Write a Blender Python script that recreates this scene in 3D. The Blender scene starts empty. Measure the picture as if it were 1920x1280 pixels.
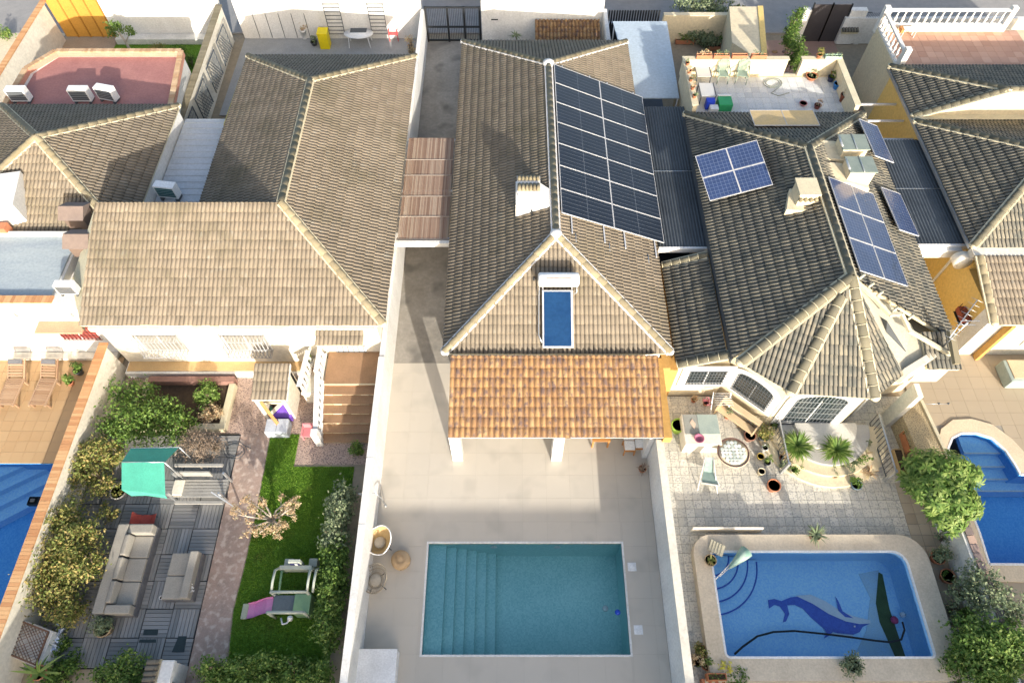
import bpy, bmesh, math, random
from math import radians, sin, cos, pi, tan, sqrt, floor, ceil
from mathutils import Vector, Matrix
from mathutils.geometry import tessellate_polygon
random.seed(7)
SC = bpy.context.scene
# ---------------------------------------------------------------- camera, sky, sun, exposure
TH = radians(31.9); FPX = 1280.0; HC = 25.0
cd = bpy.data.cameras.new('camera'); cam = bpy.data.objects.new('camera', cd)
SC.collection.objects.link(cam); SC.camera = cam
cam.location = (0, 0, HC); cam.rotation_euler = (TH, 0, 0)
cd.sensor_width = 36; cd.lens = 24.0; cd.clip_end = 2000; cd.clip_start = .1
SUN_EL = radians(17.6); SUN_AZ = radians(162)
w = bpy.data.worlds.new('World'); SC.world = w; w.use_nodes = True
wn = w.node_tree.nodes; wl = w.node_tree.links
sky = wn.new('ShaderNodeTexSky'); sky.sky_type = 'NISHITA'; sky.sun_disc = False
sky.sun_elevation = SUN_EL; sky.sun_rotation = SUN_AZ; sky.air_density = 1.0; sky.dust_density = 3.5; sky.ozone_density = .6
wl.new(sky.outputs[0], wn['Background'].inputs[0]); wn['Background'].inputs[1].default_value = 0.15
sd = bpy.data.lights.new('sun', 'SUN'); sd.energy = 3.7; sd.angle = radians(.55); sd.color = (1.0, .93, .82)
so = bpy.data.objects.new('sun', sd); SC.collection.objects.link(so)
SDIR = Vector((sin(SUN_AZ)*cos(SUN_EL), cos(SUN_AZ)*cos(SUN_EL), sin(SUN_EL)))
so.location = (0, -30, 40); so.rotation_euler = (-SDIR).to_track_quat('-Z', 'Y').to_euler()
SC.view_settings.view_transform = 'Standard'; SC.view_settings.look = 'None'
SC.view_settings.exposure = 1.22; SC.view_settings.gamma = 1; SC.view_settings.use_curve_mapping = False

# ---------------------------------------------------------------- measuring the photograph
def P(px, py, z=0.0):
    u = px-960; v = 640-py; d = FPX*cos(TH)-v*sin(TH); s = (HC-z)/d
    return Vector((u*s, (v*cos(TH)+FPX*sin(TH))*s, z))
def PP(pts, z=0.0): return [tuple(P(x, y, z)[:2]) for x, y in pts]

# ---------------------------------------------------------------- materials
MATS = {}
def _new(name):
    m = bpy.data.materials.new(name); m.use_nodes = True
    nt = m.node_tree; b = nt.nodes['Principled BSDF']; return m, nt, b
def rgb(c): return (c[0], c[1], c[2], 1)
def _ramp(nt, stops):
    r = nt.nodes.new('ShaderNodeValToRGB'); e = r.color_ramp.elements
    e[0].position = stops[0][0]; e[0].color = rgb(stops[0][1])
    e[1].position = stops[-1][0]; e[1].color = rgb(stops[-1][1])
    for p, c in stops[1:-1]:
        n = e.new(p); n.color = rgb(c)
    return r
def _coord(nt, mode='pos'):
    if mode == 'pos':
        return nt.nodes.new('ShaderNodeNewGeometry').outputs['Position']
    return nt.nodes.new('ShaderNodeTexCoord').outputs['Object']
def _noise(nt, src, scale, det=4, rough=.6):
    n = nt.nodes.new('ShaderNodeTexNoise'); n.inputs['Scale'].default_value = scale
    n.inputs['Detail'].default_value = det; n.inputs['Roughness'].default_value = rough
    nt.links.new(src, n.inputs['Vector']); return n.outputs['Fac']
def _math(nt, op, a, b=None, c=None):
    n = nt.nodes.new('ShaderNodeMath'); n.operation = op
    for i, v in enumerate((a, b, c)):
        if v is None: continue
        if isinstance(v, (int, float)): n.inputs[i].default_value = v
        else: nt.links.new(v, n.inputs[i])
    return n.outputs[0]
def _mix(nt, fac, a, b, typ='MIX'):
    n = nt.nodes.new('ShaderNodeMix'); n.data_type = 'RGBA'; n.blend_type = typ
    for s, v in ((n.inputs[0], fac), (n.inputs[6], a), (n.inputs[7], b)):
        if isinstance(v, (int, float)): s.default_value = v
        elif isinstance(v, tuple): s.default_value = rgb(v)
        else: nt.links.new(v, s)
    return n.outputs[2]
def mat(name, c1, c2=None, scale=1.2, rough=.85, metal=0, bump=0, bscale=30, spots=None, streak=False, spec=.3, mode='pos'):
    """two-tone weathered surface: large blotches + fine grain, optional dirt spots"""
    if name in MATS: return MATS[name]
    m, nt, b = _new(name); c2 = c2 or tuple(x*.82 for x in c1)
    co = _coord(nt, mode)
    if streak:
        mp = nt.nodes.new('ShaderNodeMapping'); mp.inputs['Scale'].default_value = streak
        nt.links.new(co, mp.inputs['Vector']); co2 = mp.outputs[0]
    else: co2 = co
    n1 = _noise(nt, co2, scale, 5, .65)
    r = _ramp(nt, [(.35, c1), (.68, c2)]); nt.links.new(n1, r.inputs[0]); col = r.outputs[0]
    n2 = _noise(nt, co, scale*14, 3)
    g = _ramp(nt, [(.3, (.86,)*3), (.7, (1.08,)*3)]); nt.links.new(n2, g.inputs[0])
    col = _mix(nt, 1.0, col, g.outputs[0], 'MULTIPLY')
    if spots:
        sc, cc, lo, hi = spots
        n3 = _noise(nt, co, sc, 2, .5); rr = _ramp(nt, [(lo, (0, 0, 0)), (hi, (1, 1, 1))]); nt.links.new(n3, rr.inputs[0])
        col = _mix(nt, rr.outputs[0], col, cc)
    nt.links.new(col, b.inputs['Base Color'])
    b.inputs['Roughness'].default_value = rough; b.inputs['Metallic'].default_value = metal
    b.inputs['Specular IOR Level'].default_value = spec
    if bump:
        n4 = _noise(nt, co, bscale, 4); bp = nt.nodes.new('ShaderNodeBump'); bp.inputs['Strength'].default_value = bump
        bp.inputs['Distance'].default_value = .02
        nt.links.new(n4, bp.inputs['Height']); nt.links.new(bp.outputs[0], b.inputs['Normal'])
    MATS[name] = m; return m
def rnd_mat(name, stops, rough=.85, blotch=None, spec=.3, nsc=9, trans=0, nstr=.25, moss=None):
    """colour picked per piece (per object and per mesh island)"""
    if name in MATS: return MATS[name]
    m, nt, b = _new(name)
    oi = nt.nodes.new('ShaderNodeObjectInfo'); ge = nt.nodes.new('ShaderNodeNewGeometry')
    s = _math(nt, 'ADD', oi.outputs['Random'], ge.outputs['Random Per Island'])
    f = _math(nt, 'FRACT', _math(nt, 'MULTIPLY', s, 7.31))
    n = _noise(nt, ge.outputs['Position'], nsc, 3)
    f2 = _math(nt, 'ADD', _math(nt, 'MULTIPLY', f, 1-nstr), _math(nt, 'MULTIPLY', n, nstr))
    r = _ramp(nt, stops); nt.links.new(f2, r.inputs[0]); col = r.outputs[0]
    if blotch:
        n3 = _noise(nt, ge.outputs['Position'], blotch[0], 2, .5)
        rr = _ramp(nt, [(blotch[2], (0, 0, 0)), (blotch[3], (1, 1, 1))]); nt.links.new(n3, rr.inputs[0])
        col = _mix(nt, rr.outputs[0], col, blotch[1])
    if moss:
        n5 = _noise(nt, ge.outputs['Position'], moss[0], 4, .6)
        rr = _ramp(nt, [(moss[2], (0, 0, 0)), (moss[3], (.75,)*3)]); nt.links.new(n5, rr.inputs[0])
        col = _mix(nt, rr.outputs[0], col, moss[1])
    nt.links.new(col, b.inputs['Base Color'])
    b.inputs['Roughness'].default_value = rough; b.inputs['Specular IOR Level'].default_value = spec
    if trans:
        tr = nt.nodes.new('ShaderNodeBsdfTranslucent'); nt.links.new(col, tr.inputs[0])
        mx = nt.nodes.new('ShaderNodeMixShader'); mx.inputs[0].default_value = trans
        nt.links.new(b.outputs[0], mx.inputs[1]); nt.links.new(tr.outputs[0], mx.inputs[2])
        nt.links.new(mx.outputs[0], nt.nodes['Material Output'].inputs[0])
    MATS[name] = m; return m
def grid_mat(name, base, line, sx, sy, lw=.04, rough=.15, spec=.5, coat=.6, sub=None):
    """cells printed behind glass: thin lines in object space"""
    if name in MATS: return MATS[name]
    m, nt, b = _new(name)
    sp = nt.nodes.new('ShaderNodeSeparateXYZ'); nt.links.new(_coord(nt, 'obj'), sp.inputs[0])
    def ln(o, s, w_):
        f = _math(nt, 'FRACT', _math(nt, 'DIVIDE', o, s)); return _math(nt, 'LESS_THAN', f, w_)
    l = _math(nt, 'MAXIMUM', ln(sp.outputs[0], sx, lw), ln(sp.outputs[1], sy, lw*sx/sy))
    n = _noise(nt, _coord(nt, 'pos'), 1.5, 3)
    r = _ramp(nt, [(.3, base), (.7, tuple(x*1.35 for x in base))]); nt.links.new(n, r.inputs[0])
    col = _mix(nt, l, r.outputs[0], line); nt.links.new(col, b.inputs['Base Color'])
    b.inputs['Roughness'].default_value = rough; b.inputs['Coat Weight'].default_value = coat
    b.inputs['Coat Roughness'].default_value = .05
    MATS[name] = m; return m
def water_mat(name, tint, rough=.02, wave=.12):
    if name in MATS: return MATS[name]
    m, nt, b = _new(name); nt.nodes.remove(b)
    t = nt.nodes.new('ShaderNodeBsdfTransparent'); t.inputs[0].default_value = rgb(tint)
    g = nt.nodes.new('ShaderNodeBsdfGlossy'); g.inputs['Roughness'].default_value = rough
    fr = nt.nodes.new('ShaderNodeFresnel'); fr.inputs[0].default_value = 1.33
    n = _noise(nt, _coord(nt), 3.5, 3); bp = nt.nodes.new('ShaderNodeBump'); bp.inputs['Strength'].default_value = wave
    bp.inputs['Distance'].default_value = .05
    nt.links.new(n, bp.inputs['Height']); nt.links.new(bp.outputs[0], g.inputs['Normal'])
    mx = nt.nodes.new('ShaderNodeMixShader'); nt.links.new(fr.outputs[0], mx.inputs[0])
    nt.links.new(t.outputs[0], mx.inputs[1]); nt.links.new(g.outputs[0], mx.inputs[2])
    nt.links.new(mx.outputs[0], nt.nodes['Material Output'].inputs[0])
    MATS[name] = m; return m
def mosaic_mat(name, c1, c2, s=.05, rough=.3):
    if name in MATS: return MATS[name]
    m, nt, b = _new(name); co = _coord(nt)
    vo = nt.nodes.new('ShaderNodeTexVoronoi'); vo.inputs['Scale'].default_value = 1/s; vo.inputs['Randomness'].default_value = .1
    nt.links.new(co, vo.inputs['Vector'])
    sp = nt.nodes.new('ShaderNodeSeparateColor'); nt.links.new(vo.outputs['Color'], sp.inputs[0])
    n = _noise(nt, co, .9, 3)
    f = _math(nt, 'ADD', _math(nt, 'MULTIPLY', sp.outputs[0], .45), _math(nt, 'MULTIPLY', n, .55))
    r = _ramp(nt, [(.2, c1), (.8, c2)]); nt.links.new(f, r.inputs[0]); nt.links.new(r.outputs[0], b.inputs['Base Color'])
    b.inputs['Roughness'].default_value = rough
    MATS[name] = m; return m

M_white = mat('white_render', (.74, .73, .70), (.60, .585, .55), .8, .9, bump=.15, streak=(1, 1, .4))
M_cream = mat('cream_render', (.68, .59, .41), (.60, .51, .35), .6, .9, bump=.15)
M_creamw = mat('pale_cream_render', (.72, .67, .57), (.62, .57, .47), .6, .9, bump=.15)
M_dirtyw = mat('weathered_white_render', (.72, .70, .65), (.5, .49, .45), .8, .9, bump=.2, streak=(1, 1, .35))
M_ochre = mat('ochre_render', (.50, .29, .09), (.45, .26, .08), .7, .9, bump=.1)
M_yellow = mat('yellow_render', (.72, .52, .19), (.66, .47, .17), .6, .9, bump=.1)
M_tile = rnd_mat('grey_roof_tile', [(.1, (.160, .133, .100)), (.9, (.225, .188, .142))], .8, moss=(.45, (.095, .085, .052), .5, .72), nstr=.45, blotch=(3.2, (.23, .215, .18), .6, .8))
M_tilew = rnd_mat('brown_roof_tile', [(.1, (.158, .132, .098)), (.9, (.220, .183, .136))], .8, moss=(.4, (.12, .105, .06), .52, .75), nstr=.45, blotch=(3.2, (.23, .21, .17), .6, .8))
M_tiled = rnd_mat('dark_roof_tile', [(.1, (.120, .114, .098)), (.5, (.165, .152, .122)), (.9, (.225, .20, .148))], .8, blotch=(2.6, (.085, .088, .078), .48, .7), nstr=.4)
M_terra = rnd_mat('terracotta_roof_tile', [(.08, (.215, .12, .058)), (.35, (.265, .155, .068)), (.7, (.30, .185, .085)), (.95, (.32, .22, .115))], .8,
                  blotch=(4.2, (.12, .08, .068), .46, .66))
M_cap = rnd_mat('ridge_cap_tile', [(.1, (.17, .145, .095)), (.9, (.26, .225, .15))], .8, moss=(.8, (.14, .12, .065), .5, .8))
M_panl = rnd_mat('painted_shade_tile_pan', [(.1, (.088, .074, .058)), (.9, (.125, .105, .082))], .9)  # pan colours paint in the shade of the valleys between tile rolls
M_pand = rnd_mat('black_painted_shade_tile_pan', [(.1, (.026, .029, .028)), (.9, (.045, .048, .044))], .9)
M_pant = rnd_mat('brown_painted_shade_tile_pan', [(.1, (.12, .065, .035)), (.9, (.16, .09, .045))], .9)
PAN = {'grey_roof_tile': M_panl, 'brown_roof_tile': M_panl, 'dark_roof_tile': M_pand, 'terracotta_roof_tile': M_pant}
M_capd = rnd_mat('dark_ridge_cap_tile', [(.1, (.095, .09, .068)), (.9, (.165, .15, .105))], .8, moss=(.9, (.10, .095, .05), .5, .8))
M_mortw = mat('white_mortar', (.74, .72, .70), (.60, .58, .55), 2, .9)
M_mortc = mat('cream_mortar', (.60, .54, .38), (.50, .45, .32), 2, .9)
M_conc = mat('dark_stained_concrete', (.24, .22, .19), (.38, .35, .305), .45, .9, bump=.2, spots=(.9, (.17, .158, .14), .5, .7))
M_patio = rnd_mat('pale_stone_tile', [(.1, (.45, .41, .345)), (.9, (.54, .49, .415))], .6, spec=.25, nsc=.45, nstr=.82, blotch=(.9, (.40, .365, .31), .52, .78))
M_joint = mat('paving_joint', (.33, .30, .25), rough=.95)
M_ground = mat('dry_earth', (.34, .28, .20), (.26, .22, .16), .4, .95, bump=.3)
M_gravel = mat('pink_gravel', (.50, .37, .29), (.40, .30, .25), 3, .95, bump=.6, bscale=40, spots=(22, (.20, .15, .13), .5, .6))
M_stamp = mat('stamped_concrete', (.42, .30, .24), (.30, .23, .19), 1.6, .85, bump=.3, bscale=12, spots=(5, (.50, .40, .33), .5, .66))
M_lawn = mat('lawn_soil', (.13, .26, .03), (.10, .20, .025), .7, .95)
M_deck = rnd_mat('grey_deck_board', [(.1, (.17, .175, .17)), (.9, (.29, .285, .275))], .6, nsc=3)
M_brickc = rnd_mat('coping_brick', [(.1, (.42, .20, .09)), (.5, (.52, .28, .13)), (.9, (.58, .36, .18))], .85)
M_lot1 = rnd_mat('ochre_patio_tile', [(.1, (.38, .24, .12)), (.9, (.45, .31, .17))], .8, nsc=.7, nstr=.6)
M_lot5 = rnd_mat('sand_patio_tile', [(.1, (.36, .295, .21)), (.9, (.40, .33, .24))], .85, nsc=.6, nstr=.7, spec=.1)
M_lot4 = rnd_mat('patterned_patio_tile', [(.1, (.46, .44, .38)), (.5, (.57, .54, .46)), (.9, (.64, .60, .51))], .6, blotch=(16, (.36, .35, .32), .5, .64), nsc=12)
M_black = mat('black_metal', (.02, .022, .025), rough=.45)
M_dgrey = mat('dark_grey_metal', (.09, .10, .11), rough=.5)
M_steel = mat('galvanised_steel', (.55, .57, .58), rough=.35, metal=.7)
M_alu = mat('aluminium', (.62, .63, .65), rough=.4, metal=.3)
M_plas = mat('white_plastic', (.78, .78, .77), rough=.45, spec=.4)
M_glass = mat('window_glass', (.03, .045, .05), rough=.06, spec=.8)
M_wood = rnd_mat('teak_slat', [(.1, (.28, .17, .10)), (.9, (.42, .29, .19))], .65, nsc=6)
M_owood = mat('orange_wood', (.50, .24, .08), (.42, .19, .06), 4, .6)
M_bark = mat('bark', (.22, .17, .12), (.14, .11, .08), 6, .95, bump=.4)
M_soil = mat('pot_soil', (.08, .055, .035), (.05, .035, .025), 8, .95, bump=.4)
M_pot = mat('terracotta_pot', (.46, .19, .10), (.38, .15, .08), 4, .8)
M_fab = mat('taupe_cushion', (.33, .305, .26), (.28, .26, .225), 2, .95, bump=.15, bscale=90)
M_fabd = mat('dark_taupe_wicker', (.15, .15, .155), (.10, .10, .11), 4, .8, bump=.3, bscale=60)
M_red = mat('red_fabric', (.45, .08, .06), rough=.85)
M_green = mat('green_awning', (.07, .36, .26), (.06, .30, .22), 2, .8)
M_asph = mat('asphalt', (.10, .105, .11), (.14, .145, .15), .6, .9, bump=.3, bscale=60)
M_corr = mat('dark_corrugated_sheet', (.055, .065, .075), (.085, .10, .115), .5, .5, metal=.1)
M_redt = mat('red_waterproofing', (.40, .19, .165), (.33, .15, .135), .8, .8)
M_rubber = mat('rubber', (.02, .02, .02), rough=.8)
M_awn = mat('pale_blue_grey_sheet', (.42, .49, .55), (.37, .44, .50), .6, .5, streak=(1, .3, 1))
M_cane = rnd_mat('cane_panel', [(.1, (.20, .125, .09)), (.5, (.28, .19, .14)), (.9, (.38, .30, .23))], .85, nsc=2)
M_poolT = mosaic_mat('teal_pool_mosaic', (.30, .60, .58), (.48, .76, .72))
M_poolB = mosaic_mat('blue_pool_mosaic', (.30, .60, .93), (.46, .76, .97))
M_poolD = mosaic_mat('deep_blue_pool_mosaic', (.06, .34, .80), (.14, .50, .90))
M_navy = mosaic_mat('navy_mosaic', (.03, .08, .44), (.05, .13, .55))
M_wat = water_mat('pool_water', (.90, .98, .985))
M_watd = water_mat('deep_pool_water', (.80, .93, .99))
M_leafg = rnd_mat('green_leaf', [(.05, (.04, .085, .018)), (.5, (.10, .18, .03)), (.95, (.21, .30, .065))], .6, trans=.25)
M_leafy = rnd_mat('yellow_green_leaf', [(.05, (.07, .10, .025)), (.4, (.17, .21, .05)), (.7, (.32, .28, .09)), (.97, (.50, .34, .14))], .6, trans=.25)
M_leafb = rnd_mat('bright_leaf', [(.05, (.06, .13, .022)), (.5, (.14, .235, .045)), (.95, (.31, .38, .11))], .55, trans=.3)
M_leafo = rnd_mat('olive_grey_leaf', [(.05, (.09, .13, .06)), (.5, (.19, .24, .13)), (.95, (.34, .37, .22))], .7, trans=.2)
M_leafd = rnd_mat('dry_twig', [(.05, (.18, .13, .09)), (.5, (.30, .23, .17)), (.95, (.42, .34, .26))], .9)
M_leafa = rnd_mat('autumn_leaf', [(.05, (.40, .24, .13)), (.5, (.56, .42, .26)), (.8, (.66, .56, .36)), (.95, (.36, .40, .09))], .7, trans=.25)
M_grass = rnd_mat('grass_blade', [(.05, (.10, .21, .018)), (.5, (.19, .35, .035)), (.95, (.29, .45, .08))], .7, trans=.2, nsc=1.0, nstr=.6, blotch=(1.6, (.15, .20, .04), .56, .78))

# ---------------------------------------------------------------- mesh + scene helpers
WL = {}
def tag(o, label=None, cat=None, group=None, kind=None):
    if label: o['label'] = label
    if cat: o['category'] = cat
    if group: o['group'] = group
    if kind: o['kind'] = kind
    return o
def thing(name, label, cat, loc=(0, 0, 0), group=None):
    o = bpy.data.objects.new(name, None); SC.collection.objects.link(o); o.empty_display_size = .2
    o.location = loc; WL[o.name] = Vector(loc); return tag(o, label, cat, group)
class MB:
    def __init__(s, M=None): s.v = []; s.f = []; s.M = M; s.sm = []; s.mi = []
    def add(s, vs, fs, smooth=False, M=None, mi=(0,)):
        k = len(s.v); T = s.M
        for p in vs:
            p = Vector(p)
            if M is not None: p = M @ p
            if T is not None: p = T @ p
            s.v.append(p)
        for j, f in enumerate(fs): s.f.append([i+k for i in f]); s.sm.append(smooth[j % len(smooth)] if isinstance(smooth, tuple) else smooth); s.mi.append(mi[j % len(mi)])
        return s
    def box(s, x0, x1, y0, y1, z0, z1, M=None):
        vs = [(x, y, z) for z in (z0, z1) for y in (y0, y1) for x in (x0, x1)]
        return s.add(vs, [(0, 2, 3, 1), (4, 5, 7, 6), (0, 1, 5, 4), (2, 6, 7, 3), (0, 4, 6, 2), (1, 3, 7, 5)], M=M)
    def cbox(s, c, d, rz=0, M=None):
        m = Matrix.Translation(c) @ Matrix.Rotation(rz, 4, 'Z')
        if M is not None: m = M @ m
        return s.box(-d[0]/2, d[0]/2, -d[1]/2, d[1]/2, -d[2]/2, d[2]/2, M=m)
    def bar(s, a, b, w_, h, up=(0, 0, 1)):
        a = Vector(a); b = Vector(b); d = (b-a); L = d.length
        if L < 1e-6: return s
        x = d/L; up = Vector(up)
        if abs(x.dot(up)) > .98: up = Vector((1, 0, 0))
        y = up.cross(x).normalized(); z = x.cross(y)
        m = Matrix((x, y, z)).transposed().to_4x4(); m.translation = a
        return s.box(0, L, -w_/2, w_/2, -h/2, h/2, M=m)
    def prism(s, poly, z0, z1, bottom=True):
        n = len(poly)
        if sum(poly[i][0]*poly[(i+1) % n][1]-poly[(i+1) % n][0]*poly[i][1] for i in range(n)) < 0: poly = poly[::-1]
        zf = (lambda p, i: z1[i]) if isinstance(z1, (list, tuple)) else (lambda p, i: z1)
        vs = [(p[0], p[1], z0) for p in poly]+[(p[0], p[1], zf(p, i)) for i, p in enumerate(poly)]
        tri = tessellate_polygon([[Vector((p[0], p[1], 0)) for p in poly]])
        fs = [(i, (i+1) % n, n+(i+1) % n, n+i) for i in range(n)]
        for t in tri:
            a, b, c = [Vector(poly[i][:2]) for i in t]
            if (b-a).cross(c-a) < 0: t = (t[0], t[2], t[1])
            fs.append(tuple(i+n for i in t))
            if bottom: fs.append((t[0], t[2], t[1]))
        return s.add(vs, fs)
    def tube(s, pts, r, n=8, cap=True):
        pts = [Vector(p) for p in pts]; rs = r if isinstance(r, (list, tuple)) else [r]*len(pts)
        vs = []; N = len(pts); pu = None
        for i, p in enumerate(pts):
            d = (pts[min(i+1, N-1)]-pts[max(i-1, 0)]).normalized()
            if pu is None: pu = Vector((0, 0, 1)) if abs(d.z) < .9 else Vector((1, 0, 0))
            x = d.cross(pu).normalized(); y = x.cross(d).normalized(); pu = y
            for k in range(n):
                a = 2*pi*k/n; vs.append(p+(x*cos(a)+y*sin(a))*rs[i])
        fs = [(i*n+k, i*n+(k+1) % n, (i+1)*n+(k+1) % n, (i+1)*n+k) for i in range(N-1) for k in range(n)]
        if cap: fs += [tuple(range(n))[::-1], tuple((N-1)*n+k for k in range(n))]
        return s.add(vs, fs, True)
    def lathe(s, prof, c=(0, 0, 0), n=16, sx=1, sy=1, cap=True, a0=0, a1=2*pi):
        c = Vector(c); full = abs(a1-a0-2*pi) < 1e-4; m = n if full else n+1; vs = []
        for r, z in prof:
            for k in range(m):
                a = a0+(a1-a0)*k/n; vs.append((c.x+r*cos(a)*sx, c.y+r*sin(a)*sy, c.z+z))
        fs = []
        for i in range(len(prof)-1):
            for k in range(n):
                k2 = (k+1) % m; fs.append((i*m+k, i*m+k2, (i+1)*m+k2, (i+1)*m+k))
        if cap and full:
            if prof[0][0] > 1e-4: fs.append(tuple(range(m))[::-1])
            if prof[-1][0] > 1e-4: fs.append(tuple((len(prof)-1)*m+k for k in range(m)))
        return s.add(vs, fs, True)
    def leaves(s, blobs, n, size, seed=0, shell=.55, asp=.55, flat=0.0):
        """blobs: (x,y,z,rx,ry,rz). leaf-sized quads filling the volume in clumps"""
        R = random.Random(seed); tot = sum(b[3]*b[4]*b[5] for b in blobs)
        for b in blobs:
            m = int(n*b[3]*b[4]*b[5]/tot); nc = max(4, m//28)
            cl = []
            for _ in range(nc):
                d = Vector((R.gauss(0, 1), R.gauss(0, 1), R.gauss(0, 1))).normalized(); q = shell+(1-shell)*R.random()
                q *= .70+.50*R.random(); cl.append((Vector((b[0]+d.x*q*b[3], b[1]+d.y*q*b[4], b[2]+d.z*q*b[5])), d))
            cr = .22*(b[3]*b[4]*b[5])**(1/3)+size*.6
            for _ in range(m):
                c, dn = cl[R.randrange(nc)]
                p = c+Vector((R.gauss(0, 1), R.gauss(0, 1), R.gauss(0, .8)))*cr*.55
                if p.z < .02: p.z = .02+R.random()*.1
                nn = (dn*.8+Vector((R.gauss(0, 1), R.gauss(0, 1), R.gauss(0, 1)+.5))).normalized()
                x = nn.orthogonal().normalized(); a = R.random()*6.28; x = Matrix.Rotation(a, 3, nn) @ x; y = nn.cross(x)
                L = size*(.4+1.15*R.random()); W = L*asp
                s.add([p-x*L*.5, p-y*W*.5+nn*L*.06, p+x*L*.5, p+y*W*.5+nn*L*.06], [(0, 1, 2, 3)])
        return s
    def spiky(s, c, n, L, w_, seed=0, droop=.5, up=.6):
        """arching strap leaves from a centre"""
        R = random.Random(seed); c = Vector(c)
        for i in range(n):
            a = R.random()*6.28; e = up*(.3+R.random()); l = L*(.6+.5*R.random())
            d = Vector((cos(a)*cos(e), sin(a)*cos(e), sin(e))); sd_ = Vector((-sin(a), cos(a), 0)); p = c.copy(); ring = []
            for k in range(5):
                t = k/4; wd = w_*(1-t**2)*.5+.002; ring.append((p-sd_*wd, p+sd_*wd)); d = (d+Vector((0, 0, -droop*.35))).normalized(); p = p+d*l/4
            vs = [q for r_ in ring for q in r_]; s.add(vs, [(2*k, 2*k+1, 2*k+3, 2*k+2) for k in range(4)])
        return s
    def make(s, name, bevel=0):
        me = bpy.data.meshes.new(name); me.from_pydata([tuple(v) for v in s.v], [], s.f)
        for p, q, r_ in zip(me.polygons, s.sm, s.mi): p.use_smooth = q; p.material_index = r_
        if bevel:
            bm = bmesh.new(); bm.from_mesh(me); bmesh.ops.bevel(bm, geom=[e for e in bm.edges if e.is_manifold and e.calc_face_angle(0) > .6], offset=bevel, segments=2, affect='EDGES', profile=.6)
            bm.to_mesh(me); bm.free()
        me.update(); return me
    def part(s, name, m, parent, label=None, kind=None, bevel=0):
        off = WL[parent.name]
        if off.length > 0: s.v = [v-off for v in s.v]
        me = s.make(name, bevel)
        for q_ in (m if isinstance(m, tuple) else (m,)): me.materials.append(q_)
        o = bpy.data.objects.new(name, me); SC.collection.objects.link(o); o.parent = parent; WL[o.name] = off.copy()
        return tag(o, label, None, None, kind)
    def top(s, name, m, label=None, cat=None, loc=(0, 0, 0), group=None, kind=None, bevel=0):
        off = Vector(loc); s.v = [v-off for v in s.v]; me = s.make(name, bevel); me.materials.append(m)
        o = bpy.data.objects.new(name, me); SC.collection.objects.link(o); o.location = off; WL[o.name] = off
        return tag(o, label, cat, group, kind)
def inst(name, me, parent, M):
    """a further piece sharing mesh data; M is its world matrix"""
    o = bpy.data.objects.new(name, me); SC.collection.objects.link(o); o.parent = parent
    o.matrix_local = Matrix.Translation(-WL[parent.name]) @ M; WL[o.name] = M.translation.copy(); return o
def copy_tree(o, parent=None):
    c = o.copy(); SC.collection.objects.link(c); c.parent = parent
    for ch in list(o.children): copy_tree(ch, c)
    return c
def dup(root, loc, rz=None, label=None):
    c = copy_tree(root); c.location = loc
    if rz is not None: c.rotation_euler.z = rz
    if label: c['label'] = label
    return c
def lerp(a, b, t): return a+(b-a)*t

# ---------------------------------------------------------------- roof tiles
CW, CL = .33, .37
def tile_mesh(kind):
    mb = MB()
    if kind == 'double':
        n = 13; xs = [CW*i/(n-1) for i in range(n)]
        prof = [.0+.054*abs(sin(2*pi*(x/CW)))**.65 for x in xs]; W, L = CW, CL
    else:
        W, L = .208, .37; n = 8; xs = []; prof = []
        for i in range(n):
            t = i/(n-1); xs.append(W*t); prof.append(.075*sin(pi*min(1, t/.78))**.7 if t < .78 else .0)
    lo = [(x, 0, h+.046) for x, h in zip(xs, prof)]; hi = [(x, L+.03, h*.9+.006) for x, h in zip(xs, prof)]
    lip = [(x, .002, -.004) for x in xs]
    vs = lo+hi+lip; fs = []
    for i in range(n-1):
        fs.append((i, i+1, n+i+1, n+i)); fs.append((2*n+i, 2*n+i+1, i+1, i))
    mi = tuple((1 if (i % 6 in (0, 5) if kind == 'double' else i >= 5) else 0) for i in range(n-1) for _ in (0, 1))  # valley faces take the darker slot, shade painted as colour
    return vs, fs, W, L, mi
TK = {k: tile_mesh(k) for k in ('double', 'barrel')}
def mk_tile_mesh(kind, m, name='roof_tile_mesh'):
    vs, fs, W, L, mi = TK[kind]; me = bpy.data.meshes.new(name); me.from_pydata(vs, [], fs)
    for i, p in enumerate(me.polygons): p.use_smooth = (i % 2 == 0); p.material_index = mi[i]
    me.materials.append(m); me.materials.append(PAN[m.name]); return me
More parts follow.
